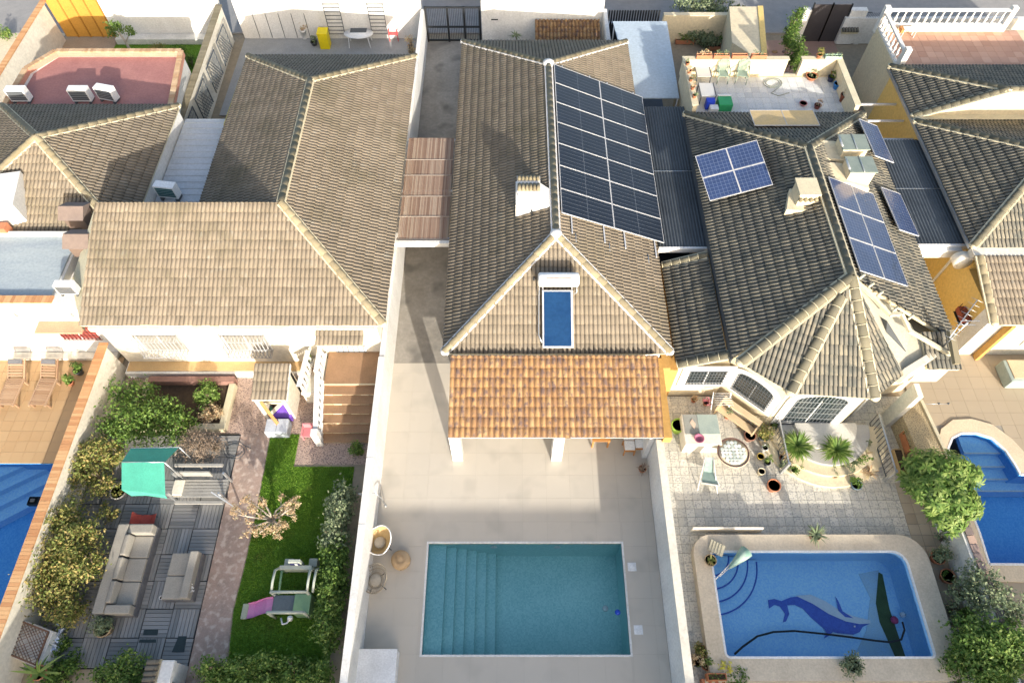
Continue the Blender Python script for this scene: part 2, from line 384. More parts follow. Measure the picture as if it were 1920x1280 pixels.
def roof(house, faces, m, kind='double', limit=300, name='roof', under=M_mortc, overhang=.0):
    """faces: planar 3D polygons whose lowest edge is the eave. Tiles are laid from the eave up, cut along the other edges."""
    deck = MB()
    for pts in faces:
        pts = [Vector(p) for p in pts]; k = len(pts)
        nrm = (pts[1]-pts[0]).cross(pts[2]-pts[0]).normalized()
        if nrm.z < 0: pts = pts[::-1]
        vs = [p+Vector((0, 0, -.012)) for p in pts]+[p+Vector((0, 0, -.14)) for p in pts]
        deck.add(vs, [tuple(range(k)), tuple(range(2*k-1, k-1, -1))]+[(i, i+k, (i+1) % k+k, (i+1) % k) for i in range(k)])
    R = deck.part(name, under, house)
    vs0, fs0, W, L, mi0 = TK[kind]; me = mk_tile_mesh(kind, m); full = []; bulk = MB()
    for pts in faces:
        pts = [Vector(p) for p in pts]; nrm = (pts[1]-pts[0]).cross(pts[2]-pts[0]).normalized()
        if nrm.z < 0: nrm = -nrm
        wv = Vector((0, 0, 1))-nrm*nrm.z; wv.normalize(); uv = wv.cross(nrm).normalized()
        O = min(pts, key=lambda p: p.z); w0 = min((p-O).dot(wv) for p in pts); O = O+wv*w0
        low = [p for p in pts if (p-O).dot(wv) < .05]; O = O+uv*min((p-O).dot(uv) for p in low)
        O = O-wv*.04
        q = [((p-O).dot(uv), (p-O).dot(wv)) for p in pts]
        A = sum(q[i][0]*q[(i+1) % len(q)][1]-q[(i+1) % len(q)][0]*q[i][1] for i in range(len(q)))
        if A < 0: q = q[::-1]
        E = [(q[i], q[(i+1) % len(q)]) for i in range(len(q))]
        # eave edges do not cut
        E = [e for e in E if not (abs(e[0][1]-e[1][1]) < .06 and min(e[0][1], e[1][1]) < .1)]
        def sd_(x, y): return min(((b[0]-a[0])*(y-a[1])-(b[1]-a[1])*(x-a[0]))/sqrt((b[0]-a[0])**2+(b[1]-a[1])**2) for a, b in E)
        umin = min(a[0] for a in q); umax = max(a[0] for a in q); vmax = max(a[1] for a in q)
        M0 = Matrix((uv, wv, nrm)).transposed().to_4x4(); cut = MB()
        for j in range(int(ceil(vmax/L))):
            for i in range(int(floor(umin/W)), int(ceil(umax/W))):
                x, y = i*W, j*L; cs = [sd_(x, y), sd_(x+W, y), sd_(x, y+L), sd_(x+W, y+L)]
                M = M0.copy(); M.translation = O+uv*x+wv*y
                J = Matrix.Rotation(random.gauss(0, .005), 4, 'Z'); J.translation = (random.uniform(-.004, .004), random.gauss(0, .006), random.uniform(0, .007))
                M = M @ J
                if min(cs) > -.012: full.append(M)
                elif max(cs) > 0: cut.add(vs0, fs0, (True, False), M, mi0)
        if cut.f:
            bm = bmesh.new(); mm = cut.make('t'); bm.from_mesh(mm); bpy.data.meshes.remove(mm)
            for a, b in E:
                pa = O+uv*a[0]+wv*a[1]; pb = O+uv*b[0]+wv*b[1]; no = nrm.cross(pb-pa).normalized()
                bmesh.ops.bisect_plane(bm, geom=bm.verts[:]+bm.edges[:]+bm.faces[:], plane_co=pa, plane_no=-no, clear_outer=True, dist=1e-4)
            bm.verts.index_update(); F_ = list(bm.faces)
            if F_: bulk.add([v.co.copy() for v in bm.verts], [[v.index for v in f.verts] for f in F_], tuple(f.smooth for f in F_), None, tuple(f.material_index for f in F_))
            bm.free()
    C = Vector((0, 0, HC)); full.sort(key=lambda M: (M.translation-C).length)
    for M in full[:limit]: inst('tile', me, R, M)
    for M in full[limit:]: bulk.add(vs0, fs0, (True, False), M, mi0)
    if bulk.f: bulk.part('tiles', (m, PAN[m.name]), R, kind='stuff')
    return R
def cap_mesh(r, L, m):
    mb = MB(); n = 7; vs = []
    for x, rr in ((0, r*1.06), (L*1.02, r*.94)):
        for k in range(n): a = pi*k/(n-1); vs.append((x, rr*cos(a), rr*sin(a)*.85+.02))
    for k in range(n): a = pi*k/(n-1); vs.append((.001, r*.9*cos(a), r*.9*sin(a)*.85))
    fs = [(k, k+1, n+k+1, n+k) for k in range(n-1)]+[(2*n+k, 2*n+k+1, k+1, k) for k in range(n-1)]
    mb.add(vs, fs, True); me = mb.make('ridge_tile_mesh'); me.materials.append(m); return me
CAPS = {}
def ridge(R, lines, r=.13, mort=M_mortw, m=None, mw=.2, L=.40, endcap=True, joints=None):
    m = m or M_cap; key = (r, m.name)
    if key not in CAPS: CAPS[key] = cap_mesh(r, L, m)
    mo = MB()
    for a, b in lines:
        a, b = Vector(a), Vector(b)
        if a.z > b.z+.01: a, b = b, a       # from the low end up
        d = (b-a); D = d.length; x = d/D; y = Vector((0, 0, 1)).cross(x).normalized(); z = x.cross(y)
        n = max(1, round(D/L)); st = D/n
        for i in range(n):
            M = Matrix((x*(st/L), y, z)).transposed().to_4x4(); M.translation = a+x*st*i+z*(.035)
            inst('ridge_tile', CAPS[key], R, M)
            if joints:
                mo.tube([a+x*(st*i)+z*.05+y*(r*1.14*cos(t))+z*(r*.95*sin(t)) for t in [pi*k/6 for k in range(7)]], .014, 4)
        mo.bar(a+z*.015, b+z*.015, mw*2, .07)
        if endcap: mo.lathe([(.001, 0), (r*1.15, .0), (r*1.15, .09), (.001, .12)], a+x*.02+z*.0, 10)
    return mo.part('mortar', mort, R)
def hip_faces(x0, x1, y0, y1, ze, zr):
    """faces of a hip roof whose ridge runs along Y"""
    xm = (x0+x1)/2; h = (x1-x0)/2; N, S = (xm, y1-h, zr), (xm, y0+h, zr)
    return N, S, [[(x0, y0, ze), (x0, y1, ze), N, S], [(x1, y1, ze), (x1, y0, ze), S, N], [(x0, y0, ze), (x1, y0, ze), S], [(x1, y1, ze), (x0, y1, ze), N]]

# ---------------------------------------------------------------- paving
def rect_sub(rs, h):
    out = []
    for (a, b, c, d) in rs:
        if h[0] >= b or h[1] <= a or h[2] >= d or h[3] <= c: out.append((a, b, c, d)); continue
        if a < h[0]: out.append((a, h[0], c, d))
        if b > h[1]: out.append((h[1], b, c, d))
        l, r_ = max(a, h[0]), min(b, h[1])
        if c < h[2]: out.append((l, r_, c, h[2]))
        if d > h[3]: out.append((l, r_, h[3], d))
    return [r_ for r_ in out if r_[1]-r_[0] > .03 and r_[3]-r_[2] > .03]
def paving(name, rect, size, m, holes=(), base_mb=None, z=.02, gap=.006, limit=300, keep=None, piece='paving_tile', th=.018, order=None, wob=.0015):
    x0, x1, y0, y1 = rect; sx, sy = size if isinstance(size, tuple) else (size, size)
    base = MB()
    if base_mb: base = base_mb
    for r_ in ([] if base_mb else [rect]):
        rs = [r_]
        for h in holes: rs = rect_sub(rs, h)
        for a, b, c, d in rs: base.box(a, b, c, d, z-th-.03, z-th+.004)
    B = base.top(name, M_joint, kind='structure'); cells = []
    for j in range(int(ceil((y1-y0)/sy))):
        for i in range(int(ceil((x1-x0)/sx))):
            c = (x0+i*sx, min(x1, x0+(i+1)*sx), y0+j*sy, min(y1, y0+(j+1)*sy)); rs = [c]
            for h in holes: rs = rect_sub(rs, h)
            for r_ in rs:
                if keep is None or keep((r_[0]+r_[1])/2, (r_[2]+r_[3])/2): cells.append(r_)
    cells.sort(key=lambda r_: ((r_[0]+r_[1])/2)**2+((r_[2]+r_[3])/2)**2); cache = {}; bulk = MB()
    for k, (a, b, c, d) in enumerate(cells):
        dz = random.uniform(-wob, wob); W_, D_ = b-a-gap, d-c-gap
        if W_ <= 0 or D_ <= 0: continue
        if k < limit:
            key = (round(W_, 3), round(D_, 3))
            if key not in cache:
                mb = MB().box(-W_/2, W_/2, -D_/2, D_/2, -th, 0); me = mb.make(piece); me.materials.append(m); cache[key] = me
            inst(piece, cache[key], B, Matrix.Translation(((a+b)/2, (c+d)/2, z+dz)))
        else: bulk.box(a+gap/2, b-gap/2, c+gap/2, d-gap/2, z-th, z+dz)
    if bulk.f: bulk.part(piece+'s', m, B, kind='stuff')
    return B
def sheet(name, poly, m, z, kind='structure', th=.0):
    return MB().prism(poly, z-.03-th, z).top(name, m, kind=kind)
def coping(parent, pts, w_, z, m, th=.06, L=.2, name='coping_brick', gap=.01, limit=300):
    """row of bricks laid across the top of a wall along the polyline"""
    pts = [Vector((p[0], p[1], 0)) for p in pts]; k = 0; bulk = MB(); cache = {}
    for a, b in zip(pts[:-1], pts[1:]):
        d = b-a; D = d.length; n = max(1, round(D/L)); st = D/n; ang = math.atan2(d.y, d.x); key = round(st, 3)
        if key not in cache:
            mb = MB().box(gap/2, st-gap/2, -w_/2, w_/2, 0, th); me = mb.make(name); me.materials.append(m); cache[key] = me
        for i in range(n):
            M = Matrix.Translation(a+d*(i/n)+Vector((0, 0, z+random.uniform(-.003, .003)))) @ Matrix.Rotation(ang+random.uniform(-.01, .01), 4, 'Z')
            if k < limit: inst(name, cache[key], parent, M)
            else: bulk.box(gap/2, st-gap/2, -w_/2, w_/2, 0, th, M=M)
            k += 1
    if bulk.f: bulk.part(name+'s', m, parent, kind='stuff')
def frame_M(o, facing):
    """local frame on a wall: x along the wall, y out of it, z up"""
    y = Vector((cos(facing), sin(facing), 0)); x = Vector((y.y, -y.x, 0)); z = Vector((0, 0, 1))
    m = Matrix((x, y, z)).transposed().to_4x4(); m.translation = Vector(o); return m
def window(parent, o, facing, w_, h, bars=9, rails=2, arch=0, cage=0, barm=None, framem=None, surround=0, barr=.012, sur_m=None, glass=None, curtain=None, name='window'):
    M = frame_M(o, facing); framem = framem or M_plas; barm = barm or M_dgrey
    def top(x): return h+(arch*sqrt(max(0, 1-(2*x/w_)**2)) if arch else 0)
    N = 12 if arch else 1
    def outline(e=0, zb=0):
        pts = [(-w_/2-e, zb), (w_/2+e, zb)]
        if arch:
            for i in range(N+1):
                t = pi*i/N; pts.append(((w_/2+e)*cos(t), h+(arch+e)*sin(t)))
        else: pts += [(w_/2+e, h+e), (-w_/2-e, h+e)]
        return pts
    def slab(mb, pts, y0, y1):
        n = len(pts); vs = [(x, y0, z) for x, z in pts]+[(x, y1, z) for x, z in pts]
        mb.add(vs, [tuple(range(n, 2*n)), tuple(range(n-1, -1, -1))]+[(i, (i+1) % n, n+(i+1) % n, n+i) for i in range(n)])
    fr = MB(M); inner, outer = outline(0), outline(.07, -.07)
    n = len(inner)
    def ring(mb, inn, out, y0, y1):
        n = len(inn); vs = [(x, y, z) for y in (y0, y1) for p in (inn, out) for x, z in p]
        fs = []
        for i in range(n):
            j = (i+1) % n
            fs += [(2*n+i, 2*n+j, 3*n+j, 3*n+i), (i, n+i, n+j, j), (i, j, 2*n+j, 2*n+i), (n+j, n+i, 3*n+i, 3*n+j)]
        mb.add(vs, fs)
    ring(fr, outline(-.05, .05), outline(.0, 0), .0, .035); fr.box(-.02, .02, .002, .03, .05, h)
    Wn = fr.part(name, framem, parent)
    gl = MB(M); slab(gl, outline(-.05, .05), .001, .012); gl.part('pane', glass or M_glass, Wn)
    if surround:
        sr = MB(M); ring(sr, outline(0, 0), outline(surround, -surround*.6), -.002, .05); sr.part('surround', sur_m or M_white, Wn)
    if bars:
        y = cage+.07; mbv = MB().tube([(0, 0, 0), (0, 0, 1)], barr, 5); me = mbv.make('bar'); me.materials.append(barm)
        for i in range(bars):
            x = -w_/2+w_*(i+.5)/bars; S = Matrix.Translation((x, y, .02)) @ Matrix.Diagonal((1, 1, top(x)-.04, 1)); inst('bar', me, Wn, M @ S)
        rl = MB(M)
        for k in range(rails+2):
            z = .04+(h-.08)*k/(rails+1); rl.bar((-w_/2, y, z), (w_/2, y, z), .02, .025)
            if cage:
                for sx in (-1, 1): rl.bar((sx*w_/2, 0, z), (sx*w_/2, y, z), .02, .02)
        rl.part('rail', barm, Wn)
    if cage:
        sb = MB(M)
        for sx in (-1, 1):
            for yy in (.1, .25): sb.tube([(sx*w_/2, min(yy, cage), .02), (sx*w_/2, min(yy, cage), h)], barr, 5)
        for i in range(bars):
            x = -w_/2+w_*(i+.5)/bars; sb.tube([(x, cage+.07, .04), (x, 0, .0)], barr, 4); sb.tube([(x, cage+.07, h-.04), (x, 0, h-.04)], barr, 4)
        sb.part('cage_side', barm, Wn)
    return Wn
def balustrade(parent, a, b, h, n, m=M_white, r=.06, post=True):
    a, b = Vector(a), Vector(b); mb = MB(); mb.bar(a+Vector((0, 0, h)), b+Vector((0, 0, h)), .18, .09); mb.bar(a+Vector((0, 0, .05)), b+Vector((0, 0, .05)), .18, .1)
    H = mb.part('handrail', m, parent); me = None
    bl = MB().lathe([(r*.7, 0), (r*.7, .06), (r*.45, .1), (r, .3*h), (r*.5, .55*h), (r*.42, .7*h), (r*.75, .85*h), (r*.75, h-.1)], n=8); me = bl.make('baluster'); me.materials.append(m)
    for i in range(n):
        inst('baluster', me, parent, Matrix.Translation(a+(b-a)*((i+.5)/n)+Vector((0, 0, .09))))
def potted(p, r, h, label, potm=None, plant='leaf', pm=None, n=260, size=.08, ph=.5, pr=None, square=None, seed=1, cat='potted plant', name='potted_plant', group=None, tilt=0):
    p = Vector(p); t = thing(name, label, cat, p, group); potm = potm or M_pot; mb = MB()
    if square:
        sx, sy = square; th = .03
        mb.box(p.x-sx/2, p.x+sx/2, p.y-sy/2, p.y+sy/2, p.z, p.z+.03)
        for (a, b, c, d) in ((-sx/2, sx/2, -sy/2, -sy/2+th), (-sx/2, sx/2, sy/2-th, sy/2), (-sx/2, -sx/2+th, -sy/2+th, sy/2-th), (sx/2-th, sx/2, -sy/2+th, sy/2-th)):
            mb.box(p.x+a, p.x+b, p.y+c, p.y+d, p.z+.03, p.z+h)
        mb.part('pot', potm, t, bevel=.006)
        MB().box(p.x-sx/2+th, p.x+sx/2-th, p.y-sy/2+th, p.y+sy/2-th, p.z+.03, p.z+h-.05).part('soil', M_soil, t)
        bl = [(p.x+sx*.28*k, p.y+sy*.28*k2, p.z+h+ph*.3, sx*.26, sy*.26, ph*.5) for k in (-1, 0, 1) for k2 in (-1, 0, 1)]
    else:
        mb.lathe([(r*.68, 0), (r*.95, h*.8), (r*1.06, h*.8), (r*1.08, h), (r*.94, h), (r*.9, h*.86)], p, 18, cap=False); mb.lathe([(.001, .004), (r*.68, .004)], p, 18)
        mb.part('pot', potm, t); MB().lathe([(.001, h*.86), (r*.91, h*.86)], p, 18).part('soil', M_soil, t)
        pr = pr or r*1.3; bl = [(p.x, p.y, p.z+h+ph*.45, pr, pr, ph*.6)]
    if plant == 'leaf': MB().leaves(bl, n, size, seed).part('foliage', pm or M_leafg, t)
    elif plant == 'spiky': MB().spiky((p.x, p.y, p.z+h*.85), n, ph, size, seed, droop=.6, up=.9).part('foliage', pm or M_leafg, t)
    return t
# ================================================================ ground, pools
def circ(cx, cy, rx, ry, n=24, a0=0, a1=360): return [(cx+rx*cos(radians(a0+(a1-a0)*i/n)), cy+ry*sin(radians(a0+(a1-a0)*i/n))) for i in range(n+1)]
def rrect(x0, x1, y0, y1, r, n=6, rs=None):
    rs = rs or (r, r, r, r); pts = []     # corners: SW, SE, NE, NW
    for (cx, cy, a), q in zip(((x0, y0, 180), (x1, y0, 270), (x1, y1, 0), (x0, y1, 90)), rs):
        ox = cx+(q if cx == x0 else -q); oy = cy+(q if cy == y0 else -q)
        pts += [(ox+q*cos(radians(a+90*i/n)), oy+q*sin(radians(a+90*i/n))) for i in range(n+1)] if q > .01 else [(cx, cy)]
    return pts
POOL3 = (-3.03, 3.98, 3.19, 6.90)
P4z = .45
POOL4 = rrect(7.05, 13.95, 3.05, 6.5, .3, 5, (.15, .15, .45, .15))
P4OUT = rrect(6.45, 14.75, 2.35, 7.1, .6, 6, (.3, .5, .9, .7))
POOL1 = (-27, -16.75, 1.0, 10.0)
k5 = PP([(1782, 862), (1776, 842), (1784, 822), (1802, 813), (1830, 813), (1858, 822), (1884, 845), (1902, 872), (1912, 890)], 0)
POOL5 = k5+[(24.5, 9.35), (24.5, 6.1)]+PP([(1853, 1058), (1835, 1000), (1808, 930)], 0)
def hole_sheet(name, outer, holes, z, m, kind='structure', th=0):
    loops = [[Vector((x, y, 0)) for x, y in L] for L in [outer]+holes]; pts = [p for L in loops for p in L]
    tr = tessellate_polygon(loops); mb = MB(); vs = [(p.x, p.y, z) for p in pts]; fs = []
    for t in tr:
        a, b, c = [pts[i] for i in t]; fs.append(tuple(t) if (b-a).cross(c-a).z > 0 else (t[0], t[2], t[1]))
    if th:
        n = len(vs); vs += [(p.x, p.y, z-th) for p in pts]; k = 0
        for L in loops:
            m_ = len(L); fs += [(k+i, k+(i+1) % m_, n+k+(i+1) % m_, n+k+i) for i in range(m_)]; k += m_
    mb.add(vs, fs); return mb
def rp(r): return [(r[0], r[2]), (r[1], r[2]), (r[1], r[3]), (r[0], r[3])]
hole_sheet('ground', [(-300, -300), (300, -300), (300, 300), (-300, 300)], [rp(POOL3), POOL4, rp(POOL1), POOL5], -.05, M_ground).top('ground', M_ground, kind='structure')
def basin(name, poly, zt, depth, m, slope=None, kind='structure'):
    n = len(poly); 
    if sum(poly[i][0]*poly[(i+1) % n][1]-poly[(i+1) % n][0]*poly[i][1] for i in range(n)) < 0: poly = poly[::-1]
    mb = MB(); zb = [-depth if slope is None else slope(x, y) for x, y in poly]
    vs = [(x, y, zt) for x, y in poly]+[(x, y, z) for (x, y), z in zip(poly, zb)]
    fs = [((i+1) % n, i, n+i, n+(i+1) % n) for i in range(n)]
    for t in tessellate_polygon([[Vector((x, y, 0)) for x, y in poly]]):
        a, b, c = [Vector(poly[i]) for i in t]; t = t if (b-a).cross(c-a) > 0 else (t[0], t[2], t[1]); fs.append(tuple(n+i for i in t))
    return mb.add(vs, fs).top(name, m, kind=kind)
def pool_grid_basin(name, x0, x1, y0, y1, zt, fn, m, nx=24):
    """rectangular basin with a shaped floor"""
    mb = MB(); vs = []; fs = []
    for j in range(nx+1):
        for i in range(nx+1):
            x, y = lerp(x0, x1, i/nx), lerp(y0, y1, j/nx); vs.append((x, y, fn(x, y)))
    for j in range(nx):
        for i in range(nx): a = j*(nx+1)+i; fs.append((a, a+1, a+nx+2, a+nx+1))
    mb.add(vs, fs, True)
    mb.box(x0-.15, x0, y0-.15, y1+.15, -2.3, zt).box(x1, x1+.15, y0-.15, y1+.15, -2.3, zt).box(x0, x1, y0-.15, y0, -2.3, zt).box(x0, x1, y1, y1+.15, -2.3, zt)
    return mb.top(name, m, kind='structure')
# middle pool
x0, x1, y0, y1 = POOL3
bas = basin('pool_basin', rp(POOL3), -.02, 1.75, M_poolT)
for k in range(6):
    w_ = .62+.36*k; MB().box(x0+.002, x0+w_, y0+.003, y1-.003, -1.74+.0, -.30-.22*k-.002*k).part('pool_step', M_poolT, bas)
hole_sheet('w', rp(POOL3), [], -.125, M_wat).top('pool_water', M_wat, kind='structure')
rim = MB(); rim.box(x0-.07, x1+.07, y0-.07, y0+.0, -.1, .035).box(x0-.07, x1+.07, y1, y1+.07, -.1, .035).box(x0-.07, x0, y0, y1, -.1, .035).box(x1, x1+.07, y0, y1, -.1, .035)
rim.top('pool_rim', M_white, kind='structure')
for px in (926, 1045):
    p = P(px, 1025, -.35); t = tag(MB().lathe([(.001, 0), (.11, 0), (.13, .02), (.11, .035), (.001, .04)], n=14).top('pool_light', M_plas, 'white round lamp under water at the %s' % ('steps end of the far pool wall' if px < 1000 else 'deep middle of the far pool wall'), 'pool light'), group='lamps in the teal pool')
    t.rotation_euler.x = radians(90); t.location = (p.x, y1-.005, -.42)
p = P(1148, 1162, -1.6); t = thing('pool_float', 'round blue dosing float drifting in the teal pool', 'pool float', (p.x, p.y, -.14))
MB().lathe([(.001, 0), (.08, .0), (.1, .05), (.06, .1), (.001, .12)], (p.x, p.y, -.14), 12).part('body', mat('blue_plastic', (.02, .08, .55), rough=.4), t); MB().lathe([(.05, -.12), (.05, 0)], (p.x, p.y, -.14), 10).part('cage', M_plas, t)
p = P(1135, 1140, -1.75); MB().lathe([(.001, .0), (.11, 0), (.09, .012), (.001, .014)], (p.x, p.y, -1.745), 14).top('pool_drain', M_plas, 'pale round drain on the floor of the teal pool', 'drain', (p.x, p.y, -1.745))
for px, py, nm in ((1185, 1062, 'farther'), (1197, 1180, 'nearer')):
    p = P(px, py, .03); t = thing('skimmer_lid', 'square white skimmer lid beside the teal pool, the %s of two' % nm, 'lid', (p.x, p.y, .02), 'skimmer lids beside the teal pool')
    MB().box(p.x-.15, p.x+.15, p.y-.15, p.y+.15, .021, .034).part('frame', M_plas, t, bevel=.004); MB().lathe([(.001, .0), (.11, 0), (.10, .006), (.001, .008)], (p.x, p.y, .034), 16).part('cover', M_plas, t)
# lot 4 raised pool with mosaic dolphin
def f4(x, y):
    s = min(1, max(0, (x-12.0)/.9)); e = min(1, max(0, (x-13.1)/.6)); return -.75-1.0*s*(1-e)+.55*e
b4 = basin('pool_basin', POOL4, P4z-.03, .9, M_poolB)
fl = MB(); 
for (a, b, c, d) in ((11.6, 12.3, -.895, -1.25), ):
    pass
# sloping hopper wall at the deep end, dark and weedy
pz = P(1690, 1100, -.88)
weed = MB().prism(PP([(1648, 1072), (1655, 1076), (1668, 1140), (1698, 1230), (1680, 1232), (1650, 1165), (1643, 1130)], -.85), -.895, -.86)
weed.top('algae_patch', mat('algae', (.03, .07, .02), (.05, .10, .03), 4, .9, bump=.4), 'dark green strip of algae on the floor of the blue dolphin pool', 'algae', kind=None)
silt = MB().prism(PP([(1610, 1075), (1648, 1068), (1643, 1130), (1652, 1168), (1684, 1234), (1600, 1234), (1625, 1180), (1632, 1120)], -.88), -.895, -.885)
silt.top('silt_patch', mat('silt', (.44, .60, .68), (.36, .58, .78), 2, .9), 'greyish silt beside the algae on the blue pool floor', 'silt')
cop = hole_sheet('c', P4OUT, [POOL4], P4z, M_cream, th=.028)
for a, b in zip(P4OUT, P4OUT[1:]+P4OUT[:1]): cop.add([(a[0], a[1], P4z-.028), (b[0], b[1], P4z-.028), (b[0], b[1], -.02), (a[0], a[1], -.02)], [(3, 2, 1, 0)])
cop.top('pool_coping', mat('cream_coping_stone', (.62, .53, .40), (.52, .44, .33), 1.2, .8, bump=.2), kind='structure')
edge = MB()
for a, b in zip(POOL4, POOL4[1:]+POOL4[:1]): edge.bar((a[0], a[1], P4z-.02), (b[0], b[1], P4z-.02), .07, .06)
edge.top('pool_edge_trim', M_plas, kind='structure')
hole_sheet('w', POOL4, [], .20, M_wat).top('pool_water', M_wat, kind='structure')
cx, cy = 7.08, 6.47
for k, r in enumerate((.75, 1.15, 1.55, 1.95)):
    z = .02-.22*k; st = MB().prism([(cx, cy)]+circ(cx, cy, r, r, 16, 270, 360), -.89+.001*k, z); st.part('pool_step', M_poolB, b4)
    MB().tube([(x, y, z+.004) for x, y in circ(cx, cy, r-.03, r-.03, 20, 272, 358)], .028, 5).part('step_edge', M_navy, b4)
def flat(pts, z, m, name, parent, th=.012): return MB().prism(PP(pts, z), z-th, z).part(name, m, parent)
zb = -.885
p = P(1540, 1150, zb); dol = thing('dolphin_mosaic', 'blue and white leaping dolphin laid in mosaic on the pool floor', 'mosaic', (p.x, p.y, zb-.01))
flat([(1440, 1124), (1452, 1122), (1465, 1126), (1482, 1119), (1500, 1117), (1530, 1126), (1560, 1142), (1590, 1157), (1612, 1166), (1632, 1168), (1618, 1174), (1612, 1184), (1600, 1189), (1570, 1186), (1545, 1178), (1522, 1158), (1505, 1140), (1490, 1133), (1476, 1134), (1480, 1150), (1474, 1164), (1468, 1166), (1472, 1150), (1462, 1136), (1452, 1133), (1442, 1140)], zb+.01, M_navy, 'body', dol)
flat([(1492, 1116), (1520, 1114), (1547, 1126), (1577, 1145), (1602, 1155), (1632, 1162), (1632, 1168), (1612, 1169), (1586, 1164), (1554, 1150), (1524, 1131)], zb+.026, mosaic_mat('white_mosaic', (.55, .62, .68), (.65, .7, .75)), 'back_stripe', dol, .01)
flat([(1566, 1117), (1572, 1126), (1580, 1145), (1600, 1158), (1585, 1156), (1572, 1144), (1570, 1130)], zb+.034, M_navy, 'dorsal_fin', dol, .01)
flat([(1545, 1176), (1565, 1180), (1556, 1190), (1545, 1196), (1550, 1186)], zb+.034, M_navy, 'flipper', dol, .01)
flat([(1546, 1184), (1570, 1187), (1600, 1190), (1596, 1194), (1570, 1192)], zb+.022, mosaic_mat('white_mosaic', (.55, .62, .68), (.65, .7, .75)), 'belly', dol, .008)
flat([(1601, 1172), (1604, 1172), (1604, 1175), (1601, 1175)], zb+.04, M_plas, 'eye', dol, .006)
h = [P(x, y, -.6 if i else .3) for i, (x, y) in enumerate([(1378, 1225), (1392, 1212), (1420, 1192), (1450, 1184), (1490, 1182), (1540, 1187), (1590, 1193), (1640, 1200), (1668, 1203), (1690, 1198), (1696, 1180), (1692, 1165)])]
hs = thing('pool_cleaner', 'suction cleaner with a long black hose lying across the dolphin pool', 'pool cleaner', (h[0].x, h[0].y, .2))
MB().tube(h, .035, 6).part('hose', M_rubber, hs); q = P(1676, 1162, -.8)
MB().lathe([(.001, 0), (.12, 0), (.14, .06), (.08, .12), (.001, .13)], q, 12).part('head', mat('magenta_plastic', (.45, .04, .14), rough=.5), hs); MB().lathe([(.001, 0), (.09, .02), (.09, .1), (.001, .14)], P(1691, 1152, -.7), 10).part('float_valve', M_plas, hs)
# lot 1 pool
b1 = basin('pool_basin', rp(POOL1), -.06, 1.6, M_poolD)
for k in range(4):
    c = (-22.5+.0*k, 10.0); r = 1.6+.75*k
    MB().prism([(-24, 9.995), (-24+0, 9.995-0)]+[(-24, 7.2-.62*k), (-19.2+.75*k, 9.995)], -1.59+.001*k, -.35-.28*k).part('pool_step', M_poolB, b1)
hole_sheet('w', rp(POOL1), [], -.10, M_wat).top('pool_water', M_wat, kind='structure')
p = P(62, 938, -.1); t = thing('pool_robot', 'black robot cleaner lying in the pool by the brick wall', 'pool cleaner', (p.x, p.y, -.22)); MB().cbox((p.x, p.y, -.2), (.42, .34, .2)).part('body', M_black, t, bevel=.04); MB().cbox((p.x, p.y, -.07), (.16, .12, .05)).part('handle', M_dgrey, t)
# lot 5 pool
b5 = basin('pool_basin', POOL5, .018, 1.5, M_poolD)
for k, yy in enumerate((851, 873, 893, 912)):
    y_ = P(1800, yy, -.3).y; MB().prism([(x, y) for x, y in ((17.9, y_), (21.2, y_), (21.2, 12.1), (17.9, 12.1))], -1.49+.001*k, -.28-.2*k).part('pool_step', M_poolB, b5)
    MB().box(17.9, 21.2, y_, y_+.06, -.28-.2*k, -.27-.2*k).part('step_edge', M_plas, b5)
hole_sheet('w', POOL5, [], -.10, M_wat).top('pool_water', M_wat, kind='structure')
OUT5 = PP([(1762, 862), (1757, 835), (1763, 805), (1785, 788), (1820, 786), (1860, 797), (1895, 823), (1920, 850), (1940, 866)], 0)+[(26, 10.6), (26, 5.3)]+PP([(1868, 1090), (1852, 1088), (1822, 1003), (1795, 935)], 0)
hole_sheet('c', OUT5, [POOL5], .07, M_cream, th=.05).top('pool_coping', mat('sand_coping', (.66, .54, .38), (.58, .47, .33), 1.2, .8, bump=.15), kind='structure')
e5 = MB()
for a, b in zip(POOL5, POOL5[1:]+POOL5[:1]): e5.bar((a[0], a[1], .05), (b[0], b[1], .05), .08, .06)
e5.top('pool_edge_trim', M_plas, kind='structure')

# ---------------------------------------------------------------- paving
paving('patio_paving', (-5.0, 5.25, 0.5, 14.48), .9, M_patio, [(-3.10, 4.05, 3.12, 6.97)], z=.02, gap=.003)
sheet('side_driveway', [(-5.0, 14.49), (-2.0, 14.49), (-2.0, 36.5), (-5.0, 36.5)], M_conc, .012)
sheet('front_yard', [(-1.99, 31.0), (5.2, 31.0), (5.2, 36.5), (-1.99, 36.5)], M_conc, .01)
def inp(poly):
    def f(x, y):
        c = False; n = len(poly)
        for i in range(n):
            a, b = poly[i], poly[i-1]
            if (a[1] > y) != (b[1] > y) and x < (b[0]-a[0])*(y-a[1])/(b[1]-a[1])+a[0]: c = not c
        return c
    return f
in5 = inp(OUT5); in4 = inp(P4OUT)
paving('patterned_patio', (5.5, 16.0, .6, 12.9), .33, M_lot4, [(6.7, 14.3, 2.8, 6.8)], z=.02, gap=.012)
paving('sand_patio', (16.3, 29.0, .6, 16.0), .55, M_lot5, z=.02, gap=.006, base_mb=hole_sheet('b', [(16.3, .6), (29, .6), (29, 16), (16.3, 16)], [POOL5], .006, M_joint, th=.03), keep=lambda x, y: not in5(x, y))
paving('ochre_patio', (-29, -16.45, 10.0, 14.75), .45, M_lot1, z=.02, gap=.01)
